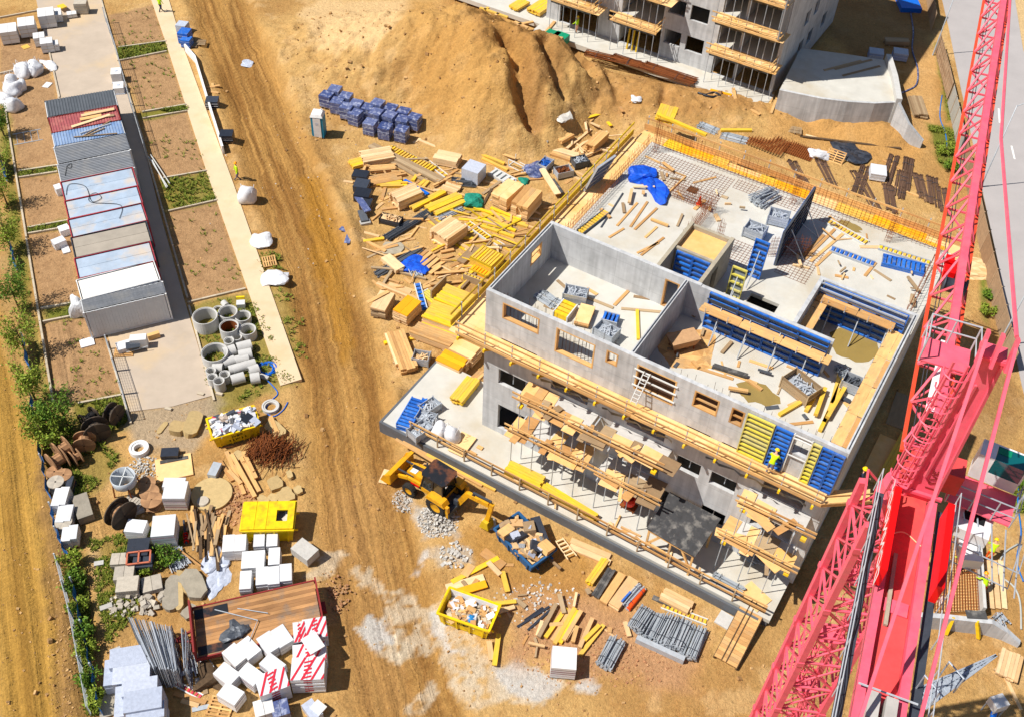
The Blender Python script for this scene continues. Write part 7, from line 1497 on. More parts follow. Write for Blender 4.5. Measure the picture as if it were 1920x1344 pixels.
# ---------------------------------------------------------------- skips
def skip(label, corners, h, m, text, fill, closed=False, seed=0, liner=None):
    """corners of the rim in pixels: left end mid, right end mid; width"""
    p0, p1, w_ = corners; P_, rz, l = ends(p0, p1, h); t = thing('skip', label, 'skip', P_, rz); x, y = l/2, w_/2; th = .06; mb = MB(); b = .82
    def wall(a, b_, c, d): mb.hexa([a, b_, b_+Vector((0, 0, 0)), a, c, d, d, c])
    bt = [Vector((-x*.9, -y*.92, .1)), Vector((x*.9, -y*.92, .1)), Vector((x*.9, y*.92, .1)), Vector((-x*.9, y*.92, .1))]; tp = [Vector((-x, -y, h)), Vector((x, -y, h)), Vector((x, y, h)), Vector((-x, y, h))]
    ib = [v*.95 + Vector((0, 0, .06)) for v in bt]; it = [Vector((v.x*(1-th/x), v.y*(1-th/y), h)) for v in tp]
    mb.mesh(bt+tp+ib+it, [(0, 3, 2, 1)]+[(i, (i+1) % 4, 4+(i+1) % 4, 4+i) for i in range(4)]+[(8+i, 12+i, 12+(i+1) % 4, 8+(i+1) % 4) for i in range(4)]+[(4+i, 4+(i+1) % 4, 12+(i+1) % 4, 12+i) for i in range(4)]+[(8, 9, 10, 11)])
    mb.build('body', m, t); mb = MB()
    for s_ in (-1, 1):
        for q in np.linspace(-.8, .8, 4): mb.hexa([(q*x*.92-.05, s_*y*.93, .12), (q*x*.92+.05, s_*y*.93, .12), (q*x*.92+.05, s_*(y*.93+.07), .12), (q*x*.92-.05, s_*(y*.93+.07), .12), (q*x-.05, s_*y, h-.08), (q*x+.05, s_*y, h-.08), (q*x+.05, s_*(y+.06), h-.08), (q*x-.05, s_*(y+.06), h-.08)])
        mb.box(-x-.05, x+.05, s_*(y+.03)-.05, s_*(y+.03)+.05, h-.09, h+.02); mb.box(s_*(x+.03)-.05, s_*(x+.03)+.05, -y-.02, y+.02, h-.085, h+.025)
    for sx in (-1, 1):
        for sy in (-.6, .6): mb.bar((sx*(x-.02), sy*y, h*.55), (sx*(x+.2), sy*y, h*.55), .09)
    mb.each('rib', m, t)
    if text:
        for s_, a_ in ((-1, 0), (1, math.pi)):
            an = math.atan2(y*.08, h-.1)
            for k, tx in enumerate(text): text_part(tx, .3 if k == 0 else .22, 'lettering', 'text_black', t, (0, s_*(y*.965+.01-.0*k+(.012 if k == 0 else -.012)), h*(.68 if k == 0 else .38)), (math.pi/2-an*(1), 0, a_), ext=.012)
    if fill:
        rs = random.Random(seed); k_ = 0
        for m_, n_, s0, zb_ in fill:
            f = MB()
            for k in range(n_):
                e = s0*rs.uniform(.5, 1.5); fx = rs.uniform(-x*.85, x*.85); fy = rs.uniform(-y*.78, y*.78); f.t = rs.random(); f.obox((fx, fy, h*zb_+rs.uniform(-.12, .1)-(.25*max(0, -fx/x) if closed == 'dip' else 0)), (e, e*rs.uniform(.25, .9), e*rs.uniform(.1, .5)), rs.uniform(0, 3.1), rs.random(), rs.uniform(-.5, .5), rs.uniform(-.5, .5))
            f.box(-x*.84, x*.84, -y*.8, y*.8, .2, h*zb_-.2, .5) if k_ == 0 else None; k_ += 1
            f.build('rubbish', m_, t)
    if liner: mb = MB(); mb.hexa([(-x*.86, y*.845, .3), (x*.86, y*.845, .3), (x*.86, y*.86, .3), (-x*.86, y*.86, .3), (-x*.94, y*.92, h-.02), (x*.94, y*.92, h-.02), (x*.94, y*.935, h-.02), (-x*.94, y*.935, h-.02)]); mb.build('inner_wall', liner, t)
    if closed is True:
        mb = MB(); lid = [(-x+.02, -y+.02), (x*.3, -y+.02), (x*.3, -y*.42), (x*.72, -y*.42), (x*.72, y*.35), (x*.3, y*.35), (x*.3, -y+.02)]
        for a_, b_, c_, d_ in ((-x+.0, x*.32, -y, y), (x*.322, x*.74, -y, -y*.45), (x*.322, x*.74, y*.35, y), (x*.742, x, -y, y)): mb.hexa([(a_, c_, h+.03), (b_, c_, h+.03), (b_, d_, h+.03), (a_, d_, h+.03), (a_, c_, h+.14), (b_, c_, h+.14), (b_, d_, h+.14), (a_, d_, h+.14)])
        for q in (-.5, -.05): mb.bar((q*x, -y, h+.15), (q*x, y, h+.15), .03)
        mb.build('lid', m, t)
    return t
TX = ['RUBIN', '602 551 230']
skip('open yellow skip heaped with white plastic near the concrete rings', ((393, 803), (481, 778), 1.75), 1.15, 'skip_yellow', TX, [('trash', 150, .3, .98), ('wrap_white', 130, .35, 1.0), ('wrap_grey', 30, .5, 1.0), ('black_plastic', 8, .45, 1.05), ('stripe_red', 7, .2, 1.03)], seed=1)
skip('closed yellow skip with a square hatch full of scrap', ((455, 968), (552, 966), 2.0), 1.35, 'skip_yellow', TX[:1], [('trash', 40, .3, .8), ('black_plastic', 15, .3, .85)], True, 2)
skip('open yellow skip with mixed rubble in the front yard', ((832, 1124), (927, 1158), 1.75), 1.15, 'skip_yellow', TX[:1], [('rubble', 120, .3, .6), ('timber', 50, .4, .65), ('wrap_white', 14, .4, .72), ('brick_rubble', 40, .25, .62)], 'dip', 3, liner='block_white')
bl = skip('blue skip heaped with broken boards beside the podium', ((950, 975), (1020, 1045), 1.9), .95, 'skip_blue', None, [('pale_timber', 40, .55, .8), ('timber', 24, .6, .85), ('grey_timber', 20, .6, .85), ('black_plastic', 16, .6, .95), ('wrap_grey', 10, .4, 1.1)], seed=4)
blob('plastic_bag', 'bright blue bag on top of the rubble skip', 'bag', (885, 1157), .25, .3, 'hose_blue', 96, base=.75)
slab('tyre_mat', 'black rubber sheet over the end of the blue skip', 'sheet', (1003, 968), (1020, 1012), .6, .15, 'black_plastic', lift=.9)
t = thing('step_ladder', 'white step frame lying beside the blue skip', 'ladder', foot((1060, 1030), .1), rd(-60)); mb = MB()
for s_ in (-1, 1): mb.bar((-.8, s_*.25, .15), (.8, s_*.3, .35), .06)
for k in range(5): q = k/5; mb.bar((-.7+1.5*q, -.26, .17+.2*q), (-.7+1.5*q, .26, .17+.2*q), .1, .04)
mb.build('steps', 'pale_timber', t)
# ---------------------------------------------------------------- white block pallets
WB = [((428, 1017), (.66, 1.15, 1.1)), ((450, 1016), (.66, 1.15, 1.1)), ((486, 1008), (.64, 1.15, 1.05)), ((510, 1007), (.64, 1.15, 1.05)), ((474, 1047), (1.3, 1.15, 1.1)), ((514, 1041), (.66, 1.15, 1.05)), ((460, 1086), (.66, 1.2, 1.1)), ((491, 1078), (.68, 1.2, 1.1)), ((513, 1077), (.68, 1.2, 1.1)), ((535, 1072), (.68, 1.15, 1.05))]
for i, (p, s) in enumerate(WB): load('plain white block pallet in the tight group north of the flatbed trailer', p, rd(9 if i < 7 else 11), *s, 'white', rows=4, band=None, group='plain white pallets north of the flatbed')
WB2 = [(440, 1226, -40), (465, 1213, -42), (425, 1262, -32), (469, 1262, -32), (432, 1299, -26), (503, 1203, -48), (527, 1191, -50), (511, 1244, -33)]
for p0_, p1_, a_ in WB2: load('white block pallet with dark bands in the group south of the flatbed trailer', (p0_, p1_), rd(a_), 1.2, .85, .95, 'white', rows=3, band='strap_maroon', group='banded white pallets south of the flatbed')
load('white block pallet with three maroon bands, upper of a pair by the reel', (328, 917), rd(4), 1.35, 1.3, 1.3, 'white', rows=5, group=None); load('white block pallet with three maroon bands, lower of a pair by the reel', (306, 984), rd(10), 1.35, 1.5, 1.35, 'white', rows=5)
load('white pallet standing behind the upper maroon-banded pallet', (326, 903), rd(4), 1.3, .7, 1.3, 'white', rows=5, band=None)
for i, (p, s, a_) in enumerate((((561, 1183), (.66, 1.25, 1.2), 14), ((590, 1176), (1.3, 1.25, 1.2), 14), ((580, 1222), (1.8, 1.1, 1.1), 12), ((577, 1252), (1.75, 1.3, 1.6), 6), ((510, 1276), (1.6, 1.2, 1.5), 26), ((494, 1324), (1.0, .9, .9), 22), ((525, 1326), (.9, .9, .9), 22))):
    load(('red-striped white pallet against the end of the flatbed, left one', 'red-striped white pallet against the end of the flatbed, right one', 'red-striped white pallet half under a loose white sheet', 'big red-striped white pack with a red checked band, right one', 'big red-striped white pack with a red checked band, left one', 'white pack with faint red print at the bottom picture edge', 'blue and white pack at the bottom picture edge')[i], p, rd(a_), *s, ('white', 'white', 'white', 'wrap_white', 'wrap_white', 'block_white', 'blue_wrap')[i], rows=9 if s[2] > 1.5 else 4, band=None, stripe='stripe_red' if i < 5 else None, split=True)
slab('white_board', 'loose white sheet lying across the red-striped pallets', 'board', (573, 1212), (600, 1196), 1.1, .06, 'white', lift=1.5)
slab('insulation_board', 'pale blue board at the bottom edge right of the striped packs', 'board', (575, 1336), (595, 1322), 1.1, .5, 'wrap_grey'); slab('white_board', 'white board leaning on the pale blue board', 'board', (588, 1318), (606, 1332), .6, .06, 'white', lift=.5)
load('dusty white bulk pack lying alone at the road edge', (571, 1028), rd(-35), 1.35, .95, .8, 'rubble_pale', rows=1, bands=False)
# ---------------------------------------------------------------- flatbed trailer
P_, rz, l = ends((365, 1186), (598, 1132), .85); t = thing('flatbed_trailer', 'old red flatbed trailer with a worn plank deck', 'trailer', P_, rz); x, y = l/2, 1.55; mb = MB()
for k in range(14): mb.box(-x+.05, x-.05, -y+2*y*k/14+.004, -y+2*y*(k+1)/14-.004, .78, .85, R.random())
mb.build('deck', 'trailer_deck', t); mb = MB()
for s_ in (-1, 1): mb.box(-x, x, s_*(y+.04)-.04, s_*(y+.04)+.04, .6, .9)
mb.box(x-.0, x+.1, -y-.08, y+.08, .5, 1.15); mb.box(-x-.1, -x, -y-.08, y+.08, .55, 1.7); mb.bar((-x, -.4, .6), (-x-1.2, 0, .5), .12); mb.bar((-x, .4, .6), (-x-1.2, 0, .5), .12); mb.box(x+.1, x+.35, -.4, .2, .35, .7); mb.each('frame_rail', 'trailer_red', t)
mb = MB()
for px_ in (-x*.4, -x*.25, x*.55): 
    for s_ in (-1, 1): mb.lathe([(.15, -.12), (.42, -.12), (.42, .12), (.15, .12)], c=(px_, s_*(y-.2), .42), n=20, close=True, R=Matrix.Rotation(math.pi/2, 3, 'X'))
mb.each('wheel', 'rubber', t); mb = MB(); mb.box(-x+.1, -x+1.9, -y+.1, -y+.62, .855, .875); mb.box(-x+.1, -x+1.9, y-.75, y-.15, .855, .875); mb.each('ramp_plate', 'black_paint', t)
mb = MB(); mb.tube([(-x+1.2, y-.4, .9), (0, -.2, 1.0), (-.6, -y+.2, .95)], .03); mb.tube([(-1, .9, .9), (.6, .1, 1.0)], .025); mb.each('tie_bar', 'galvanised', t)
blob('scrub_heap', 'heap of dry grey brush on the flatbed trailer', 'brush', (445, 1180), .6, .4, 'dark_steel', 97, base=.85, amp=.8); blob('scrub_heap', 'heap of dry brush beside the banded white pallets', 'brush', (398, 1270), .7, .4, 'dark_drum' if 0 else 'bark', 98, amp=.8)
# steel fence panels stacked on edge
t = thing('fence_panel_stack', 'fanned stack of steel mesh fence panels standing on edge', 'fence panels', foot((300, 1205)), 0); Q0 = [at(*p, 1.6)-t.location for p in ((240, 1156), (352, 1180))]; Q1 = [at(*p, 1.6)-t.location for p in ((284, 1250), (352, 1256))]
for k in range(30):
    q = k/29 if k < 22 else R.random(); a_ = Q0[0].lerp(Q0[1], q)+Vector((R.uniform(-.03, .03), 0, R.uniform(-.1, .1))); b_ = Q1[0].lerp(Q1[1], q)+Vector((0, R.uniform(-.1, .1), R.uniform(-.1, .1))); mb = MB(); mb.t = R.random(); dn = Vector((.12, -.25, -1.55))
    mb.tube([a_, b_], .028, 5); mb.tube([a_+dn, b_+dn], .024, 5); mb.tube([a_, a_+dn], .024, 5); mb.tube([b_, b_+dn], .024, 5)
    for f in (.33, .66): mb.bar(a_.lerp(b_, f), a_.lerp(b_, f)+dn, .012)
    for f in (.25, .5, .75): mb.bar(a_+dn*f, b_+dn*f, .012)
    mb.build('panel', 'steel' if k % 3 else 'dark_steel', t)
props('splayed steel tubes at the end of the fence panel stack', (368, 1226), (384, 1256), .6, .3, 18, 'steel', spread=.3)
rack('red and white barrier plank lying below the fence panels', (322, 1276), (378, 1306), .35, 8, 'stripe_red', 'white', .06, gap=.5)
tag(pallet_mesh(1.3, 1.1).build('wooden_pallet', 'timber', loc=foot((414, 1326)), rz=rd(-8)), 'yellowish wooden pallet at the bottom left beside banded pallets', 'pallet'); tag(pallet_mesh(1.3, .6).build('wooden_pallet', 'timber', loc=foot((392, 1232)), rz=rd(22)), 'wooden pallet below the flatbed trailer corner', 'pallet')
for p0, p1, m_ in (((326, 1298), (386, 1316), 'timber'), ((340, 1312), (372, 1322), 'pale_timber'), ((360, 1330), (395, 1322), 'galvanised'), ((322, 1270), (370, 1250), 'galvanised'), ((384, 1290), (386, 1300), 'grey_timber'), ((370, 1270), (372, 1292), 'pale_concrete')): plank(p0, p1, .25, .08, m_, label='loose batten on the sand below the fence panel stack', group='battens below the fence panels')
# grey film-wrapped pallets in the bottom-left corner
for i, (p, s) in enumerate((((240, 1228), (1.9, 1.1, 1.5)), ((246, 1256), (1.9, 1.3, 1.5)), ((212, 1258), (.9, 1.5, 1.1)), ((262, 1284), (1.8, .9, 1.7)), ((268, 1310), (1.9, 1.2, 1.7)), ((232, 1312), (.9, 1.7, 1.4)), ((272, 1332), (1.9, .9, 1.5)))): load(('grey film-wrapped pallet in the corner pile, northernmost', 'grey film-wrapped pallet in the corner pile, second from north', 'low grey film-wrapped pallet on the left of the corner pile', 'tall grey film-wrapped pallet in the middle of the corner pile', 'tall grey film-wrapped pallet south of the middle one', 'narrow grey film-wrapped pallet at the left front of the pile', 'grey film-wrapped pallet at the bottom edge of the corner pile')[i], p, rd(14), *s, 'wrap_grey', rows=3, band=None, wrap=.02)
slab('concrete_slab', 'pale concrete slab beside the corner pile of wrapped pallets', 'slab', (208, 1340), (200, 1292), 1.1, .12, 'old_concrete')
# ---------------------------------------------------------------- paving stone pallets
load('wrapped grey paving pallet with white film beside the dark reel', (254, 985), rd(-2), 1.15, .9, .9, 'wrap_white', rows=2, band=None); load('long paving pallet covered with dark sheet and a red frame', (258, 1024), rd(8), 1.25, 1.2, .9, 'black_plastic', rows=1, bands=False); load('second paving pallet under dark sheet', (268, 1050), rd(8), 1.15, .9, .75, 'black_plastic', rows=1, bands=False)
load('grey kerbstone pallet left of the dark sheeted pallets', (224, 1046), rd(8), 1.0, .8, .6, 'block_grey', rows=3, band=None, split=True); load('grey paving pallet with a dark slot, upper of two in front', (232, 1072), rd(10), 1.1, .9, .8, 'block_grey', rows=4, band=None, split=True); load('grey paving pallet in front of the slotted one', (238, 1093), rd(10), 1.2, 1.0, .85, 'block_grey', rows=4, band=None); load('tan paving pallet turned slightly beside the grey ones', (284, 1092), rd(22), 1.1, 1.0, .5, 'block_grey', rows=3, band=None, split=True)
mb = MB()
for a_, b_ in (((-.65, -.4, .03), (.65, -.4, .03)), ((-.65, .4, .03), (.65, .4, .03)), ((-.65, -.4, .03), (-.65, .4, .03)), ((.65, -.4, .03), (.65, .4, .03)), ((0, -.4, .03), (0, .4, .03))): mb.bar(a_, b_, .09)
tag(mb.build('window_unit', 'brick_red', loc=foot((260, 1045), .9)+Zup(.9), rz=rd(12)), 'reddish two-pane wooden frame on the dark sheeted pallets', 'frame')
rubble('stone_heap', 'heap of loose paving stones by the steel fence panels', (243, 1126), 1.1, 70, .26, 'block_grey', 5, 'stones', h=.5); rubble('stone_heap', 'heap of kerb blocks beside the loose paving stones', (285, 1130), .8, 30, .3, 'block_grey', 6, 'stones', h=.45)
for i, (p0, p1, w_, th_) in enumerate((((318, 1140), (326, 1078), .9, .3), ((336, 1140), (334, 1090), .5, .3), ((375, 1118), (348, 1068), 1.2, .35), ((352, 1112), (334, 1068), .4, .3), ((322, 1122), (300, 1108), .7, .2), ((348, 1138), (362, 1150), .9, .3))): slab('broken_slab', ('long broken concrete slab left of the largest broken slab', 'narrow broken slab beside the long broken slab', 'largest broken grey slab pointing at the flatbed', 'thin broken slab under the largest one', 'short block with slots among the broken slabs', 'broken slab corner at the flatbed headboard')[i], 'slab', p0, p1, w_, th_, ('old_concrete', 'block_tan', 'old_concrete', 'block_tan', 'block_grey', 'old_concrete')[i], rough_edge=.1, tilt=R.uniform(-.06, .06))
for i, (p0, p1) in enumerate((((176, 1056), (194, 1053)), ((187, 1140), (210, 1132)), ((206, 1222), (226, 1214)))): slab('kerb_block', ('white kerb block in the weeds left of the paving pallets', 'slotted grey block on the grass by the footpath', 'grey block beside the corner pile of wrapped pallets')[i], 'block', p0, p1, .3, .2, 'pale_concrete')
# debris: timber heap, rubble, discs, drums
for k in range(46):
    cx_, cy_ = (R.uniform(356, 366), R.uniform(955, 1010)) if k < 12 else (R.uniform(372, 424), R.uniform(968, 1040)); a_ = R.uniform(-.25, .35); ln = R.uniform(14, 34)
    plank((cx_+math.sin(a_)*ln, cy_-math.cos(a_)*ln), (cx_-math.sin(a_)*ln, cy_+math.cos(a_)*ln), R.uniform(.08, .22), .07, R.choice(('timber', 'grey_timber', 'grey_timber', 'bark')), label='old batten in the pile of waste timber west of the white pallets', group='waste timber battens', name='batten', lift=R.uniform(0, .5))
for p0, p1 in (((424, 845), (458, 925)), ((434, 850), (478, 930)), ((448, 850), (486, 920)), ((440, 870), (470, 915)), ((456, 845), (480, 895)), ((428, 880), (452, 905)), ((412, 862), (436, 900)), ((503, 780), (515, 812)), ((507, 779), (520, 810))): plank(p0, p1, .25, .12, 'timber', label='old beam lying by the heap of rusty bars', group='old beams by the rusty heap', lift=R.uniform(0, .25))
P_ = foot((508, 848)); mb = MB()
for k in range(520):
    a_ = R.gauss(0, .5); ang = rd(75)+a_*.9; cx_, cy_ = R.gauss(0, .75), R.gauss(0, .55); z_ = max(.05, 1.0-.5*math.hypot(cx_, cy_)*.9)*R.random()+.06; ln = R.uniform(.4, 1.3); d_ = Vector((math.cos(ang), math.sin(ang), R.uniform(-.35, .35)))*ln; mb.t = R.random(); c_ = Vector((cx_, cy_, z_)); p2 = c_+d_*.5; p1_ = c_-d_*.5; p1_.z = max(.02, p1_.z); p2.z = max(.02, p2.z); mb.bar(p1_, p2, .028)
tag(mb.build('rebar_scrap_heap', 'rust', loc=P_), 'tangled heap of rusty reinforcing scrap between the two yellow skips', 'scrap heap', None, 'stuff')
for i, (p0, p1, w_) in enumerate((((502, 910), (528, 900), 1.0), ((520, 934), (548, 920), 1.0), ((488, 940), (500, 930), .8), ((508, 938), (518, 926), .7), ((552, 920), (566, 914), .6), ((538, 890), (548, 886), .6), ((500, 790), (530, 815), .9), ((438, 858), (452, 846), .7))): slab('broken_concrete', ('broken tan concrete slab south of the rusty heap, largest', 'broken tan concrete slab at the corner of the closed skip', 'small broken slab left of the largest tan one', 'small tan slab piece beside the closed skip', 'small grey concrete piece near the haul road', 'small tan piece right of the rusty heap', 'pale board north of the rusty heap', 'pale broken block left of the rusty heap')[i], 'concrete', p0, p1, w_, .25, 'block_tan', rough_edge=.16, tilt=R.uniform(-.12, .12))
P_ = foot((398, 928)); mb = MB(); mb.lathe([(0, 0), (1.25, 0), (1.25, .2), (0, .2)], n=40); tag(mb.build('round_cover', 'block_tan', loc=P_), 'large round pale concrete cover on the sand', 'cover'); mb = MB(); mb.lathe([(0, 0), (.4, 0), (.35, .12), (0, .12)], n=22); tag(mb.build('manhole_cover', 'block_grey', loc=foot((381, 940), .2)+Zup(.201)), 'small round lid on the large round concrete cover', 'lid')
rubble('brick_chips', 'scatter of reddish brick chips by the round cover', (432, 945), 1.6, 220, .14, 'brick_rubble', 7, h=.12); rubble('brick_chips', 'scatter of reddish brick chips at the flatbed end', (618, 1112), 1.5, 160, .12, 'brick_rubble', 8, h=.1); rubble('white_chips', 'heap of white rubble chips near the drum', (270, 880), 1.1, 260, .1, 'rubble_pale', 9, h=.25)
rubble('grey_rubble', 'grey crushed concrete heap beside the digger', (822, 975), 1.3, 520, .1, 'rubble_pale', 10, h=.45); rubble('grey_rubble', 'grey crushed concrete under the digger front wheel', (765, 938), 1.0, 260, .08, 'rubble_pale', 11, h=.15); rubble('grey_rubble', 'broken grey stones below the digger', (855, 1042), 1.0, 90, .16, 'rubble_pale', 12, h=.2); rubble('brick_chips', 'wide scatter of brick and stone chips in the front yard', (1120, 1225), 5.0, 520, .1, 'brick_rubble', 13, ry=2.0, h=.04); rubble('brick_chips', 'scatter of white chips around the fan of beams', (1010, 1130), 2.6, 150, .12, 'rubble_pale', 14, ry=1.8, h=.05)
blob('mortar_lump', 'pale mortar lump on the sand between digger and blue skip', 'lump', (917, 979), .42, .4, 'rubble_pale', 99)
blob('concrete_spill', 'pale concrete spill running down the sand heap', 'spill', (1052, 205), .8, .5, 'rubble_pale', 100, ry=1.9, rz=rd(15), amp=.5); blob('concrete_spill', 'pale concrete blob at the foot of the spill', 'spill', (1060, 238), .9, .6, 'rubble_pale', 101, amp=.3)
slab('osb_board', 'square chipboard sheets lying in the rubble yard', 'board', (292, 882), (360, 868), 1.8, .12, 'ply'); slab('osb_board', 'black strip along the top of the chipboard sheets', 'strip', (300, 866), (352, 856), .25, .04, 'black_ply', lift=.12)
t = load('black ribbed pack on a wooden pallet above the chipboard sheets', (318, 846), rd(8), 1.1, .7, .5, 'black_plastic', rows=1, bands=False)
slab('grey_block', 'grey box lying between the chipboard and the skip', 'box', (396, 890), (408, 866), .55, .45, 'galvanised'); ring('white round tank base with a wooden pad in the weeds', (260, 838), .62, .35, 'white', .3)
for i, (p0, p1, w_, th_) in enumerate((((318, 796), (345, 800), .9, .5), ((350, 812), (366, 770), 1.0, .5), ((295, 812), (312, 790), .35, .1))): slab('broken_slab', ('pale broken block beside the tilted slab at the driveway end', 'big tilted slab at the end of the driveway', 'pale broken boards at the end of the driveway')[i], 'slab', p0, p1, w_, th_, 'block_tan', rough_edge=.06, tilt=(.0, .25, .1)[i])
for i, p in enumerate(((370, 735), (405, 735), (309, 763))): slab('kerb_block', ('loose kerb block at the south end of the driveway, left', 'loose kerb block by the ring store', 'small block on the driveway end')[i], 'block', p, (p[0]+12, p[1]+3), .2, .15, 'kerb')
# cable drums
drum('dark cable drum wound with cable, nearest the corner of the last plot', (168, 783), .62, .9, rd(-30), m='drum_dark', group=None, wound='black_cable', fm='drum_dark'); drum('dark cable drum standing alone beside the driveway kerb', (213, 775), .72, .6, rd(70), m='drum_dark', group=None); drum('dark cable drum under the young trees, middle one', (180, 805), .85, .75, rd(30), m='drum_dark', group=None); drum('weathered drum beside the dark middle drum', (158, 828), .7, .7, rd(15), m='drum_wood', group=None)
drum('weathered grey cable drum by the blue net, upper of three', (118, 843), .8, .8, rd(-40), group=None); drum('weathered grey cable drum by the blue net, lower of three', (108, 862), .75, .9, rd(-40), group=None); drum('small weathered cable drum at the right of the three', (142, 856), .55, .5, rd(-40), group=None)
for i, (p, m_) in enumerate((((102, 884), 'drum_wood'), ((119, 890), 'drum_wood'), ((104, 903), 'block_grey'), ((119, 978), 'block_grey'))): drum(('upright tan drum topmost in the goods row along the blue net', 'second upright drum beside the topmost tan one', 'upright grey drum below the tan one in the goods row', 'upright grey drum in the lower goods row')[i], p, .5, .8, 0, True, m_, None, wound='wrap_white')
for i, (p, s, a_) in enumerate((((107, 930), (.5, 1.3, 1.0), 6), ((118, 928), (.5, 1.3, 1.0), 6), ((114, 962), (.5, 1.2, .9), 8), ((127, 960), (.5, 1.2, .9), 8), ((124, 1000), (.5, 1.0, .9), 12), ((136, 996), (.5, 1.0, .9), 12), ((128, 910), (.35, 1.5, .8), 6))): load(('white roll pack in the upper goods row, left', 'white roll pack in the upper goods row, right', 'white roll pack in the middle goods row, left', 'white roll pack in the middle goods row, right', 'white roll pack in the lowest goods row, left', 'white roll pack in the lowest goods row, right', 'grey film roll beside the upper goods row')[i], p, rd(a_), *s, 'white' if i < 6 else 'black_plastic', rows=2, band='drum_wood')
slab('concrete_block', 'long pale concrete block right of the goods row', 'block', (160, 968), (148, 926), .9, .6, 'old_concrete')
drum('tan cable drum with dark flanges lying open beside paving pallets', (226, 962), .95, .7, rd(60), m='drum_dark', group=None, wound='drum_wood', fm='drum_dark', core=.45)
mb = MB(); P_ = foot((232, 898), 1.3); t = thing('concrete_funnel', 'grey round concrete funnel on legs in the weeds', 'funnel', P_, 0); mb.lathe([(.3, .5), (.72, 1.0), (.75, 1.6), (.7, 1.6), (.66, 1.02), (.25, .52)], n=28, close=True); mb.build('bowl', 'galvanised', t, True); mb = MB()
for k in range(4): a_ = .6+1.571*k; mb.bar((.85*math.cos(a_), .85*math.sin(a_), 0), (.72*math.cos(a_), .72*math.sin(a_), 1.1), .07)
mb.each('leg', 'rust', t); mb = MB(); mb.bar((-.7, 0, 1.58), (.7, 0, 1.58), .05); mb.bar((0, -.7, 1.58), (0, .7, 1.58), .05); mb.build('cross_bar', 'white_frame', t)
for i, (p, r_) in enumerate((((275, 905), .55), ((280, 922), .6), ((284, 936), .65))): drum(('smallest drum disc on top of the stepped drums', 'middle drum of the three stepped drums', 'widest drum at the foot of the stepped drums')[i], p, r_, .55, 0, True, 'drum_wood', None)
rack('ribbed grey bale lying beside the stepped drums', (232, 936), (262, 950), 1.0, 6, 'block_grey', 'block_grey', .4, gap=.2)
slab('roofing_sheet', 'grey tray of slates beside the ribbed bale', 'tray', (246, 956), (268, 948), .6, .25, 'pale_concrete')
# steel goods in the grass
props('heap of silver steel parts in the weeds beside waste timber', (322, 1030), (340, 1060), .9, .3, 30, 'steel', spread=.35); plank((334, 1028), (376, 1060), .1, .06, 'timber', lift=.3, label='long thin batten across the silver steel parts')
blob('plastic_sheet', 'clear plastic sheet crumpled beside the waste timber', 'sheet', (404, 1045), .7, .35, 'wrap_grey', 103, amp=.7); blob('plastic_sheet', 'trailing clear plastic sheet near the white pallets', 'sheet', (408, 1078), .5, .2, 'wrap_grey', 104, amp=.8, ry=1.0)
mb = MB(); P_ = foot((348, 1000)); t = thing('auger', 'dark red and black steel auger lying in the shade of the white pallet', 'auger', P_, rd(-70)); mb.tube([(-.9, 0, .15), (.9, 0, .15)], .07); mb.build('shaft', 'dark_steel', t); mb = MB(); [mb.lathe([(.08, 0), (.16, .02), (.16, .05), (.08, .06)], c=(.1+.18*k, 0, .15), n=12, close=True, R=Matrix.Rotation(math.pi/2, 3, 'Y')) for k in range(4)]; mb.build('flight', 'sign_red', t)
# rear yard and upper edge
for i, p in enumerate(((1036, 62), (1052, 66))): load(('green box bin in the rear yard, left of two', 'green box bin in the rear yard, right of two')[i], p, RB, 1.35, 1.2, .95, 'green_plastic', rows=1, bands=False, base=.8)
for i, (p, m_) in enumerate((((1644, 96), 'blue_wrap'), ((1690, 96), 'blue_wrap'))): load(('blue-white pallet of bags in the shade behind the ramp, left', 'blue-white pallet of bags in the shade behind the ramp, right')[i], p, rd(-10), 1.4, 1.2, .9, 'wrap_grey', rows=5, band='form_blue')
slab('blue_cover', 'flat bright blue cover at the top edge behind the ramp', 'cover', (1686, 4), (1724, 6), 2.6, .5, 'bright_blue'); hose('dark blue hose winding down behind the ramp', [(1706, 20), (1712, 60), (1710, 95), (1720, 130), (1718, 160), (1700, 172), (1684, 178)], .08, 'blue_wrap'); hose('blue hose along the weeds beside the fence', [(1766, 180), (1762, 220), (1772, 250), (1776, 280)], .05, 'hose_blue')
for p0, p1, m_ in (((900, 14), (952, 32), Yl), ((880, 30), (960, 52), 'yellow_rail'), ((960, 48), (1000, 40), 'timber'), ((905, 20), (916, 14), Yl), ((925, 30), (936, 24), 'timber'), ((965, 40), (990, 52), 'timber'), ((1015, 70), (1040, 40), 'timber')): plank(p0, p1, .3, .15, m_, .8, label='beam lying on the pale apron of the rear block', group='beams on the rear apron', name='timber_beam')
mb = MB()
for a_, b_ in (((0, 0, 0), (.1, 0, 2.2)), ((.5, 0, 0), (.6, 0, 2.2)), ((1.0, 0, 0), (1.1, 0, 2.2))): mb.bar(a_, b_, .14)
for o in mb.each('timber_beam', Yl, loc=at(1175, 92, .8), rz=RB): tag(o, 'yellow beam leaning against the rear block facade', 'timber beam', 'beams leaning on the rear block')
hose('black plastic hose heap on the slope below the rear block', [(1308, 176), (1322, 180), (1338, 176), (1350, 182), (1335, 184), (1318, 180)], .1, 'black_plastic'); blob('plastic_sheet', 'white scrap on the sand slope', 'sheet', (1192, 186), .4, .3, 'wrap_white', 105, amp=.6)
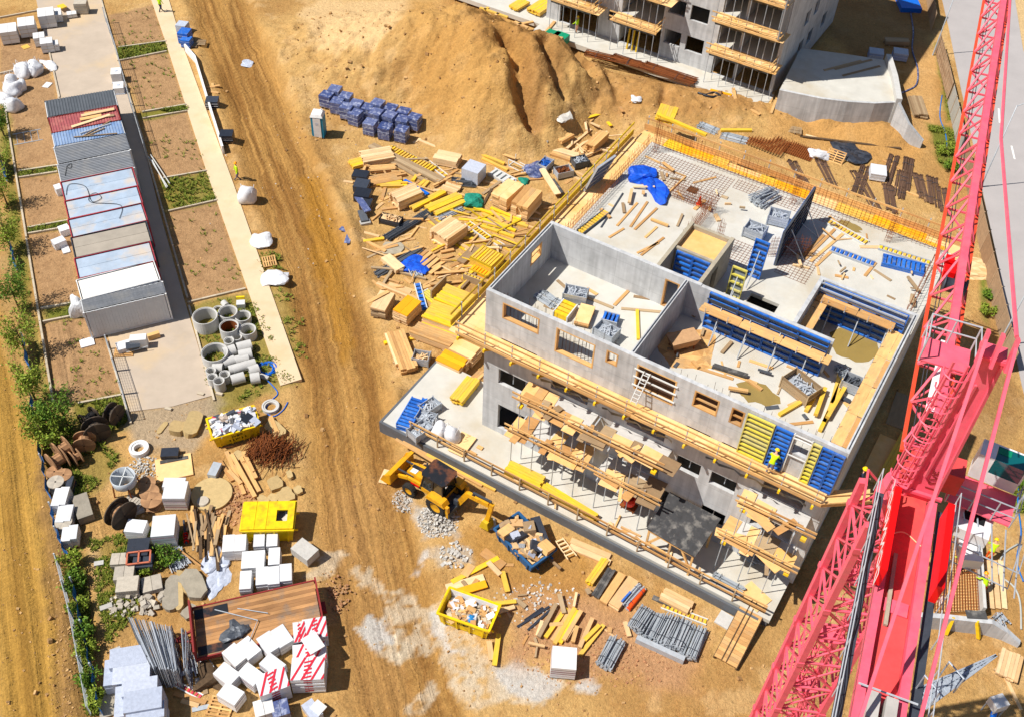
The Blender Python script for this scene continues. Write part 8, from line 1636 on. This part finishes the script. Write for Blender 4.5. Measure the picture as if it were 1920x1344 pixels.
for p0, p1, m_ in (((1375, 165), (1382, 200), 'timber'), ((1332, 168), (1372, 178), 'orange_ply'), ((1408, 205), (1425, 215), 'timber')): plank(p0, p1, .3, .08, m_, label='plank on the slope below the rear block', group='planks below the rear block')
rubble('debris_scatter', 'small debris scattered over the sand of the whole site', (800, 330), 20, 260, .09, 'trash', 15, ry=14, h=0)
# ---------------------------------------------------------------- backhoe loader
HB = rd(146.7); lf = Vector((-math.sin(HB), math.cos(HB), 0)); P_ = foot((799, 948))-lf*.95
bh = thing('backhoe_loader', 'yellow backhoe loader with black rusty cab roof beside the podium', 'digger', P_, HB); Y_ = 'backhoe_yellow'
def bx(name, m, parts, parent=bh, each=False):
    mb = MB()
    for p in parts:
        if len(p) == 6: mb.box(*p)
        elif len(p) == 4: mb.bar(p[0], p[1], p[2], p[3])
        else: mb.hexa(p)
    return mb.each(name, m, parent) if each else mb.build(name, m, parent)
bx('chassis', 'dark_steel', [(-1.5, 1.9, -.4, .4, .45, .85)])
bx('hood', Y_, [[(.65, -.45, .85), (2.05, -.42, .85), (2.05, .42, .85), (.65, .45, .85), (.65, -.42, 1.65), (1.95, -.36, 1.45), (1.95, .36, 1.45), (.65, .42, 1.65)]])
bx('hood_plate', 'black_paint', [[(.7, -.3, 1.66), (1.9, -.28, 1.47), (1.9, -.02, 1.47), (.7, -.02, 1.66), (.7, -.3, 1.68), (1.9, -.28, 1.49), (1.9, -.02, 1.49), (.7, -.02, 1.68)]]); bx('hood_decal', 'white', [[(1.3, .0, 1.575), (1.75, .0, 1.5), (1.75, .33, 1.5), (1.3, .33, 1.575), (1.3, .0, 1.59), (1.75, .0, 1.515), (1.75, .33, 1.515), (1.3, .33, 1.59)]])
cabn = bx('cab', Y_, [(-1.05, .6, -.68, .68, .85, 1.25)])
bx('cab_window', 'glass_dark', [[(-1.1, -.68, 1.251), (.62, -.66, 1.251), (.62, .66, 1.251), (-1.1, .68, 1.251), (-1.0, -.6, 2.55), (.35, -.6, 2.55), (.35, .6, 2.55), (-1.0, .6, 2.55)]], cabn)
bx('cab_pillar', 'black_paint', [((-1.1, s*.69, 1.25), (-1.02, s*.62, 2.56), .07, .07) for s in (-1, 1)]+[((.63, s*.68, 1.25), (.37, s*.62, 2.56), .07, .07) for s in (-1, 1)]+[((-.3, s*.69, 1.25), (-.35, s*.62, 2.56), .06, .06) for s in (-1, 1)], cabn, True)
mb = MB(); mb.prism([(-1.25, -.55), (-1.1, -.74), (.45, -.74), (.55, -.6), (.55, .6), (.45, .74), (-1.1, .74), (-1.25, .55)], 2.56, 2.68); mb.build('roof', 'black_paint', cabn)
bx('work_light', 'white', [(-1.29, -1.25, s*.5-.08, s*.5+.08, 2.45, 2.56) for s in (-1, 1)], cabn, True)
def wheel(x, y, r, w_):
    Rm = Matrix.Rotation(math.pi/2, 3, 'X'); t_ = MB(); t_.lathe([(r*.55, -w_/2), (r*.92, -w_/2), (r, -w_*.3), (r, w_*.3), (r*.92, w_/2), (r*.55, w_/2)], n=28, close=True, R=Rm)
    for k in range(18): a_ = 6.283*k/18; t_.obox((math.cos(a_)*r*.985, 0, math.sin(a_)*r*.985-.02), (.05, w_*.9, .05), 0, .2, 0, -a_)
    o = t_.build('wheel', 'rubber', bh, loc=(x, y, r)); h_2 = MB(); h_2.lathe([(0, -w_*.25), (r*.3, -w_*.25), (r*.56, -w_*.42), (r*.56, w_*.42), (r*.3, w_*.25), (0, w_*.25)], n=24, R=Rm); h_2.build('hub', 'hub_yellow', o)
for s in (-1, 1): wheel(1.35, s*.88, .5, .34); wheel(-.85, s*.92, .74, .48)
bx('fender', Y_, [[(-1.6, s*.62, 1.25), (-.1, s*.62, 1.25), (-.1, s*1.18, 1.25), (-1.6, s*1.18, 1.25), (-1.4, s*.62, 1.56), (-.3, s*.62, 1.56), (-.3, s*1.16, 1.54), (-1.4, s*1.16, 1.54)] for s in (-1, 1)], each=True)
bx('loader_arm', Y_, [((.45, s*.58, 1.25), (1.7, s*.58, 1.15), .14, .26) for s in (-1, 1)]+[((1.7, s*.58, 1.15), (2.75, s*.58, .62), .14, .24) for s in (-1, 1)], each=True); bx('loader_ram', 'sign_red', [((.8, .6, .98), (1.45, .6, .95), .12, .14)]); bx('loader_link', 'dark_steel', [((1.4, s*.4, 1.3), (2.65, s*.4, 1.1), .09, .09) for s in (-1, 1)], each=True)
mb = MB(); W_ = 1.15; prof = [(2.75, 1.15), (2.7, .3), (2.85, .12), (3.55, .1)]
for (a_, c_), (b_, d_) in zip(prof[:-1], prof[1:]): mb.bar(((a_, 0, c_)), (b_, 0, d_), 2*W_, .06)
for s in (-1, 1): mb.mesh([(2.7, s*W_, .2), (3.55, s*W_, .1), (3.3, s*W_, .7), (2.75, s*W_, 1.15), (2.7, s*(W_-.05), .2), (3.55, s*(W_-.05), .1), (3.3, s*(W_-.05), .7), (2.75, s*(W_-.05), 1.15)], [(0, 1, 2, 3), (7, 6, 5, 4), (0, 4, 5, 1), (1, 5, 6, 2), (2, 6, 7, 3), (3, 7, 4, 0)])
mb.box(2.66, 2.9, -W_, W_, 1.13, 1.2); mb.build('loader_bucket', Y_, bh)
bx('rear_frame', 'dark_steel', [(-1.85, -1.5, -1.05, 1.05, .35, .75), (-1.9, -1.6, -.25, .25, .75, 1.25)]); bx('stabiliser', Y_, [((-1.7, s*.95, .3), (-1.7, s*1.0, 1.35), .2, .2) for s in (-1, 1)], each=True)
bx('boom', Y_, [((-1.85, 0, .9), (-2.5, .0, 2.3), .26, .36), ((-2.5, 0, 2.3), (-4.1, 0, 2.55), .24, .34)]); bx('boom_ram', 'black_paint', [((-1.85, .0, 1.35), (-3.0, 0, 2.62), .14, .14)]); bx('dipper_stick', Y_, [((-4.3, 0, 2.75), (-4.0, 0, .85), .2, .28)]); bx('dipper_ram', 'dark_steel', [((-2.9, 0, 2.75), (-4.25, 0, 2.95), .12, .12)])
bx('rear_bucket', 'yellow_rail', [[(-4.3, -.3, .3), (-3.6, -.3, .2), (-3.6, .3, .2), (-4.3, .3, .3), (-4.2, -.3, .95), (-3.8, -.3, .95), (-3.8, .3, .95), (-4.2, .3, .95)]]); bx('exhaust', 'dark_steel', [((.85, -.3, 1.6), (.85, -.3, 2.4), .08, .08)])
# ---------------------------------------------------------------- foundation beside the crane
fd = thing('foundation_pit', 'reinforced foundation with rusty mesh and pale end wall beside the crane', 'foundation', (0, 0, 0))
fp = [at(1757, 1010, .5), at(1828, 1006, .5), at(1836, 1142, .5), at(1752, 1146, .5)]; mb = MB(); mb.prism(ccw([(p.x, p.y) for p in fp]), -.2, .35); mb.build('blinding', 'timber', fd)
mb = MB()
for k in range(17): q = k/16; mb.bar(fp[0].lerp(fp[1], q), fp[3].lerp(fp[2], q), .03)
for k in range(25): q = k/24; mb.bar(fp[0].lerp(fp[3], q)+Zup(.03), fp[1].lerp(fp[2], q)+Zup(.03), .03)
mb.build('rebar_mat', 'rust', fd)
mb = MB(); mb.bar(at(1832, 1000, .6), at(1842, 1146, .6), .18, .9); mb.build('side_form', 'pale_concrete', fd)
ribbon(W([(1700, 1172), (1760, 1176), (1845, 1186), (1878, 1196), (1908, 1210)]), -.2, 1.3, .3, [1.3, 1.3, 1.3, .9, .4]).build('end_wall', 'concrete', fd)
mb = MB()
for z_, y_ in ((.75, 0), (1.15, 0)): mb.bar(at(1752, 1158, z_), at(1850, 1166, z_), .12, .16)
for q in ((1788, 1172), (1832, 1180)): mb.bar(at(q[0], q[1]-16, 1.3), at(q[0]-(14 if q[0] < 1800 else -3), q[1]+16, .1), .16, .2)
mb.each('waling', Yl, fd); mb = MB()
for k in range(3): mb.bar(at(1852+12*k, 1050, .12), at(1860+12*k, 1140, .12), .3, .05, R.random())
mb.each('walkway_plank', 'pale_timber', fd)
slab('dark_panel', 'black panel on the corner of the foundation walls', 'panel', (1812, 1150), (1850, 1152), .5, .06, 'black_ply', lift=1.3); props('heap of grey clamps at the right end of the foundation wall', (1868, 1152), (1888, 1170), .8, .3, 16, 'steel', spread=.3)
for p0, p1 in (((1845, 1060), (1856, 1066)), ((1843, 1074), (1856, 1078)), ((1846, 1090), (1858, 1092)), ((1846, 1106), (1860, 1108))): plank(p0, p1, .25, .1, 'pale_timber', label='short batten lying in the shade between foundation and planks', group='battens by the foundation')
hose('grey hose curving round the right side of the foundation', [(1908, 1020), (1880, 1040), (1872, 1075), (1900, 1100), (1912, 1130), (1914, 1180)], .06, 'hose_grey'); hose('teal hose running down the right edge of the site', [(1912, 870), (1908, 940), (1914, 1000), (1906, 1050), (1918, 1090)], .05, 'hose_blue')
plank((1880, 1256), (1915, 1330), .2, .06, 'pale_timber', label='long pale plank lying at the right edge below the foundation')
t = thing('white_hopper', 'white box hopper with a blue tube standing in shade at the bottom right', 'hopper', foot((1866, 1324), .8), rd(20)); mb = MB(); mb.box(-.4, .4, -.35, .35, .9, 1.5); mb.build('box', 'white', t); mb = MB(); mb.tube([(-.1, -.1, .95), (-.3, -.4, .5), (-.3, -.7, .05)], .16, 10); mb.build('tube', 'bright_blue', t, True); mb = MB(); [mb.bar((sx*.35, sy*.3, 0), (sx*.35, sy*.3, .9), .06) for sx in (-1, 1) for sy in (-1, 1)]; mb.each('leg', 'galvanised', t)
fence('mesh_fence', 'bent steel mesh fence along the right side of the driveway', [(200, 44), (222, 110), (246, 200), (276, 300)], 1.6, 'galvanised', 'mesh'); fence('mesh_fence', 'collapsed steel mesh fence at the south end of the driveway', [(205, 655), (232, 740), (246, 790)], 1.3, 'galvanised', 'mesh')
for p0, p1 in (((278, 293), (314, 350)), ((282, 290), (318, 344)), ((285, 300), (312, 352))): plank(p0, p1, .07, .07, 'white_frame', label='white steel tube leaning on the weeds beside the mesh fence', group='leaning white tubes', name='steel_tube', lift=.3)
rack('open steel frame lying flat on the brown plot left of the cabins', (25, 262), (78, 252), 1.7, 4, 'galvanised', 'galvanised', .06, gap=.93)
NP = [[(62, 752), (68, 800), (82, 870), (96, 940)], [(100, 960), (110, 1005), (128, 1046)], [(140, 1100), (158, 1180), (176, 1260), (192, 1344)], [(3, 300), (14, 345)], [(24, 470), (32, 510)], [(46, 640), (56, 695)]]
NL = ('by the cable drums', 'by the goods row', 'in the bushes at the bottom left', 'at the far left edge, topmost', 'beside the second young tree', 'beside the fourth young tree')
for q, l_ in zip(NP, NL): fence('blue_net_fence', 'torn blue netting fence '+l_, q, 1.0, 'net_blue', 'net')
fence('wire_fence', 'thin grey wire fence beside the bushes at the bottom left', [(112, 1060), (138, 1160), (155, 1250), (172, 1344)], 1.2, 'galvanised', 'mesh')
# ---------------------------------------------------------------- workers
def person(label, p, rz, pose, vest='hivis', hat='helmet_yellow', legs='dark_cloth', base=None, z0=None):
    P_ = foot(p, 0, base); t = thing('person', label, 'person', P_, rz)
    b = dict(stand=0, walk=.0, bend=.55)[pose]; sw = .22 if pose == 'walk' else .08
    V_ = []; E_ = []; r_ = []
    def add(q, rad, par=None): V_.append(Vector(q)); r_.append(rad); i = len(V_)-1; (E_.append((par, i)) if par is not None else 0); return i
    def up_(z, y=0.0, x=0.0): return (x, y-(z-.95)*math.sin(b), .95+(z-.95)*math.cos(b)) if z > .95 else (x, y, z)
    pel = add((0, 0, .95), .14); wa = add(up_(1.12), .125, pel); ch = add(up_(1.34), .155, wa); nk = add(up_(1.5), .06, ch); hd = add(up_(1.6), .085, nk); ht = add(up_(1.74), .08, hd); add((V_[hd].x, V_[hd].y-.1, V_[hd].z), .02, hd)
    for s in (-1, 1):
        hp = add((s*.1, 0, .88), .1, pel); kn = add((s*.11, -.02-s*sw*.5, .5), .07, hp); an = add((s*.11, s*sw*.9, .1), .05, kn); add((s*.11, s*sw*.9-.16, .05), .045, an)
        sh_ = add(up_(1.44, 0, s*.19), .065, ch); f_ = .25 if pose != 'walk' else .1; el = add((s*.27, V_[sh_].y-f_*.35-.02, V_[sh_].z-.27), .045, sh_); wr = add((s*.24, V_[el].y-f_*.9, V_[el].z-.2), .032, el); pm_ = add((s*.235, V_[wr].y-.06, V_[wr].z-.05), .036, wr)
        for k in range(4): a_ = add((s*.235+(k-1.5)*.022, V_[pm_].y-.04, V_[pm_].z-.03-.005*k), .009, pm_); add((s*.235+(k-1.5)*.022, V_[pm_].y-.06+.006*k, V_[pm_].z-.075), .008, a_)
        add((s*.19, V_[pm_].y-.02, V_[pm_].z-.03), .01, pm_)
    me = bpy.data.meshes.new('person'); me.from_pydata([tuple(v) for v in V_], E_, []); o = bpy.data.objects.new('body', me); COL.objects.link(o); sk = o.modifiers.new('skin', 'SKIN')
    for i, v in enumerate(me.skin_vertices[0].data): v.radius = (r_[i], r_[i])
    me.skin_vertices[0].data[0].use_root = True; o.modifiers.new('sub', 'SUBSURF').levels = 1; bpy.context.view_layer.update(); dg = bpy.context.evaluated_depsgraph_get(); m2 = bpy.data.meshes.new_from_object(o.evaluated_get(dg)); bpy.data.objects.remove(o)
    m2.materials.clear(); [m2.materials.append(MATS[k]) for k in ('skin', legs, vest, 'black_plastic')]
    for f in m2.polygons:
        c = f.center; d_ = (c-V_[hd]).length; near_h = min((c-V_[i]).length for i in range(len(V_)) if r_[i] < .012)
        f.material_index = 0 if (d_ < .2 and c.z > V_[nk].z-.02) or near_h < .09 else 3 if c.z < .14 else 1 if c.z < .93 and abs(c.x) < .22 and near_h > .2 else 2; f.use_smooth = True
    o = bpy.data.objects.new('body', m2); COL.objects.link(o); o.parent = t
    hm = MB(); hm.lathe([(0, .12), (.07, .105), (.115, .05), (.125, 0), (.15, -.01), (.15, -.02), (.12, -.02)], n=16); h_ = hm.build('helmet', hat, t, True, loc=V_[ht]+Vector((0, 0, -.03))); h_.rotation_euler[0] = b
    return t
person('worker in yellow vest walking at the top of the beige path', (303, 24), rd(160), 'walk', hat='helmet_yellow')
person('worker in lime vest standing by the single bulk bag', (447, 338), rd(-60), 'walk', hat='helmet_orange', legs='grey_cloth')
person('worker in yellow helmet working at the blue formwork on the front walkway', (1441, 838), RB+math.pi, 'bend', legs='grey_cloth', base=9.45).location = L(18.35, -.62, 9.45)
person('worker in yellow helmet on the scaffold corner by the crane', (1606, 915), rd(60), 'stand', vest='dark_cloth', base=9.45)
person('worker in lime shirt in front of the rear block', (1081, 62), rd(-120), 'stand', hat='helmet_yellow', legs='skin', base=.8)
person('worker in lime vest bending over the foundation mesh', (1800, 1072), rd(200), 'bend', hat='helmet_white', base=.55)
person('worker in lime vest and yellow helmet above the shaded foundation edge', (1850, 1048), rd(160), 'bend', legs='orange_cloth', hat='helmet_yellow')
person('worker in lime vest and orange trousers beside the foundation form', (1837, 1112), rd(190), 'bend', legs='orange_cloth', hat='helmet_orange')
# ---------------------------------------------------------------- trees, bushes and weeds
def leaf(mb, c, s, rs):
    a = Vector((rs.gauss(0, 1), rs.gauss(0, 1), rs.gauss(0, 1))).normalized(); b = a.cross(Vector((rs.gauss(0, 1), rs.gauss(0, 1), rs.gauss(0, 1)))).normalized(); mb.t = rs.random(); mb.poly([c-a*s, c+b*s*.45, c+a*s, c-b*s*.45])
def tree(label, p, h, r, seed, n=900, m='leaf_green', name='young_tree', cat='tree', group=None, cz=.6):
    rs = random.Random(seed); P_ = foot(p, 0); t = thing(name, label, cat, P_, rs.uniform(0, 6), group); mb = MB(); tips = []
    mb.lathe([(.07, -.1), (.05, h*.4), (.02, h*.85)], n=7)
    for k in range(11):
        z = h*rs.uniform(.25, .75); a = rs.uniform(0, 6.28); q = r*rs.uniform(.55, 1); e = Vector((q*math.cos(a), q*math.sin(a), z+h*rs.uniform(.1, .3))); mb.tube([(0, 0, z), e*.5+Vector((0, 0, z*.55)), e], .018, 4); tips.append(e)
    mb.build('trunk', 'bark', t); f = MB()
    for k in range(n):
        e = rs.choice(tips); c = e*rs.uniform(.45, 1.08)+Vector((0, 0, e.z*.0)); c = c+Vector((rs.gauss(0, .2*r), rs.gauss(0, .2*r), rs.gauss(0, .09*h))); c.z = max(.15, c.z+e.z*.12); leaf(f, c, rs.uniform(.06, .13), rs)
    f.build('crown', m, t); return t
TR = [((8, 255), 2.6, 1.0), ((14, 385), 3.0, 1.2), ((22, 470), 3.4, 1.4), ((34, 575), 3.6, 1.4), ((50, 665), 3.6, 1.35), ((66, 748), 3.2, 1.2), ((128, 800), 3.6, 1.3), ((90, 838), 2.8, 1.2), ((6, 320), 2.2, .9), ((78, 800), 2.2, .9)]
TL = ('at the top of the left edge', 'second from the top along the left edge', 'third from the top along the left edge', 'fourth from the top along the left edge', 'fifth from the top along the left edge', 'sixth from the top along the left edge', 'beside the dark cable drums', 'between blue netting and the upper weathered drums', 'small one beside the topmost blue netting', 'small one at the end of the long kerb')
for i, ((p, h, r), l_) in enumerate(zip(TR, TL)): tree('young yellow-green tree '+l_, p, h*.95, r*.85, 300+i, 1500, 'leaf_green' if i % 3 else 'leaf_dark')
for i, (p, h, r) in enumerate((((134, 1062), 1.0, .8), ((142, 1100), 1.0, .8), ((150, 1145), .9, .7), ((158, 1190), .9, .7), ((166, 1225), 1.0, .8), ((172, 1275), 1.0, .8), ((184, 1320), .9, .7), ((318, 1048), .8, .9), ((275, 1070), .6, .7), ((1905, 905), 1.4, 1.0), ((1770, 290), .8, 1.0), ((1782, 320), .8, .9), ((1850, 590), .7, .7), ((1852, 560), .6, .6))):
    tree(('dense green bush in the hedge along the bottom left footpath', 'green bush beside the silver steel parts', 'low green bush between paving pallets', 'green bush at the right edge below the crane cab', 'green weedy bush at the corner of the timber hoarding', 'green weed clump by the timber hoarding')[0 if i < 7 else min(i-6, 5)] if i < 10 else ('upper green clump by the grey panel fence end', 'lower green clump by the grey panel fence end', 'lower green clump in the strip beside the hoarding', 'upper green clump in the strip beside the hoarding')[i-10], p, h, r*.8, 400+i, 800, 'leaf_dark' if i % 2 else 'leaf_green', 'bush', 'bush', 'hedge bushes at the bottom left' if i < 7 else None)
WP = [([(222, 91), (311, 79), (312, 97), (223, 116)], 340), ([(267, 213), (350, 199), (351, 208), (268, 223)], 260), ([(302, 339), (387, 324), (406, 376), (317, 396)], 420), ([(36, 323), (107, 312), (108, 323), (36, 334)], 120), ([(52, 430), (129, 416), (131, 426), (53, 438)], 120), ([(77, 580), (147, 568), (158, 590), (81, 604)], 220), ([(148, 758), (231, 743), (238, 795), (160, 825)], 360), ([(0, 235), (10, 220), (58, 560), (98, 760), (140, 830), (90, 880), (60, 750), (16, 480)], 1500), ([(360, 578), (468, 548), (552, 715), (400, 775)], 700), ([(72, 795), (150, 785), (225, 860), (150, 945), (102, 900)], 700), ([(168, 1012), (250, 1002), (258, 1140), (204, 1215), (182, 1120)], 600), ([(118, 1040), (156, 1045), (188, 1340), (162, 1340)], 900), ([(282, 992), (344, 1002), (330, 1058), (290, 1078)], 400), ([(480, 480), (522, 470), (580, 640), (570, 700)], 160), ([(1738, 235), (1786, 244), (1796, 328), (1762, 310)], 260), ([(1754, 90), (1764, 90), (1788, 218), (1778, 228)], 150), ([(1897, 870), (1920, 870), (1920, 960), (1900, 960)], 150), ([(390, 800), (430, 780), (500, 770), (460, 790)], 80), ([(205, 32), (288, 14), (310, 78), (222, 90)], 40), ([(223, 118), (313, 99), (350, 197), (267, 211)], 50), ([(268, 226), (350, 211), (388, 321), (300, 336)], 40), ([(318, 400), (408, 380), (460, 541), (352, 567)], 40), ([(84, 608), (165, 592), (230, 738), (147, 755)], 40)]
rs = random.Random(5); mb = MB()
for poly, n_ in WP:
    Pw = W(poly); x0, x1 = min(p[0] for p in Pw), max(p[0] for p in Pw); y0, y1 = min(p[1] for p in Pw), max(p[1] for p in Pw); q = np.array([[rs.uniform(x0, x1), rs.uniform(y0, y1)] for _ in range(n_*5)]); ok = q[(sdf(q[:, 0], q[:, 1], Pw) > 0) & (fbm(q[:, 0], q[:, 1], .55, 3, 61) > .46)][:n_]; zz = hz(ok[:, 0], ok[:, 1], False)
    for (x, y), z in zip(ok, zz):
        h_ = rs.uniform(.06, .22)
        for k in range(5): a_ = rs.uniform(0, 6.28); d_ = Vector((math.cos(a_), math.sin(a_), 0)); b_ = Vector((x, y, z))+d_*.03; w_ = Vector((-d_.y, d_.x, 0))*.035; mb.t = rs.random(); mb.poly([b_-w_, b_+w_, b_+d_*h_*.9+w_*.6+Zup(h_), b_+d_*h_*.9-w_*.6+Zup(h_)])
tag(mb.build('weeds', 'grass_blade'), 'green weeds growing in the strips and verges', 'weeds', None, 'stuff')
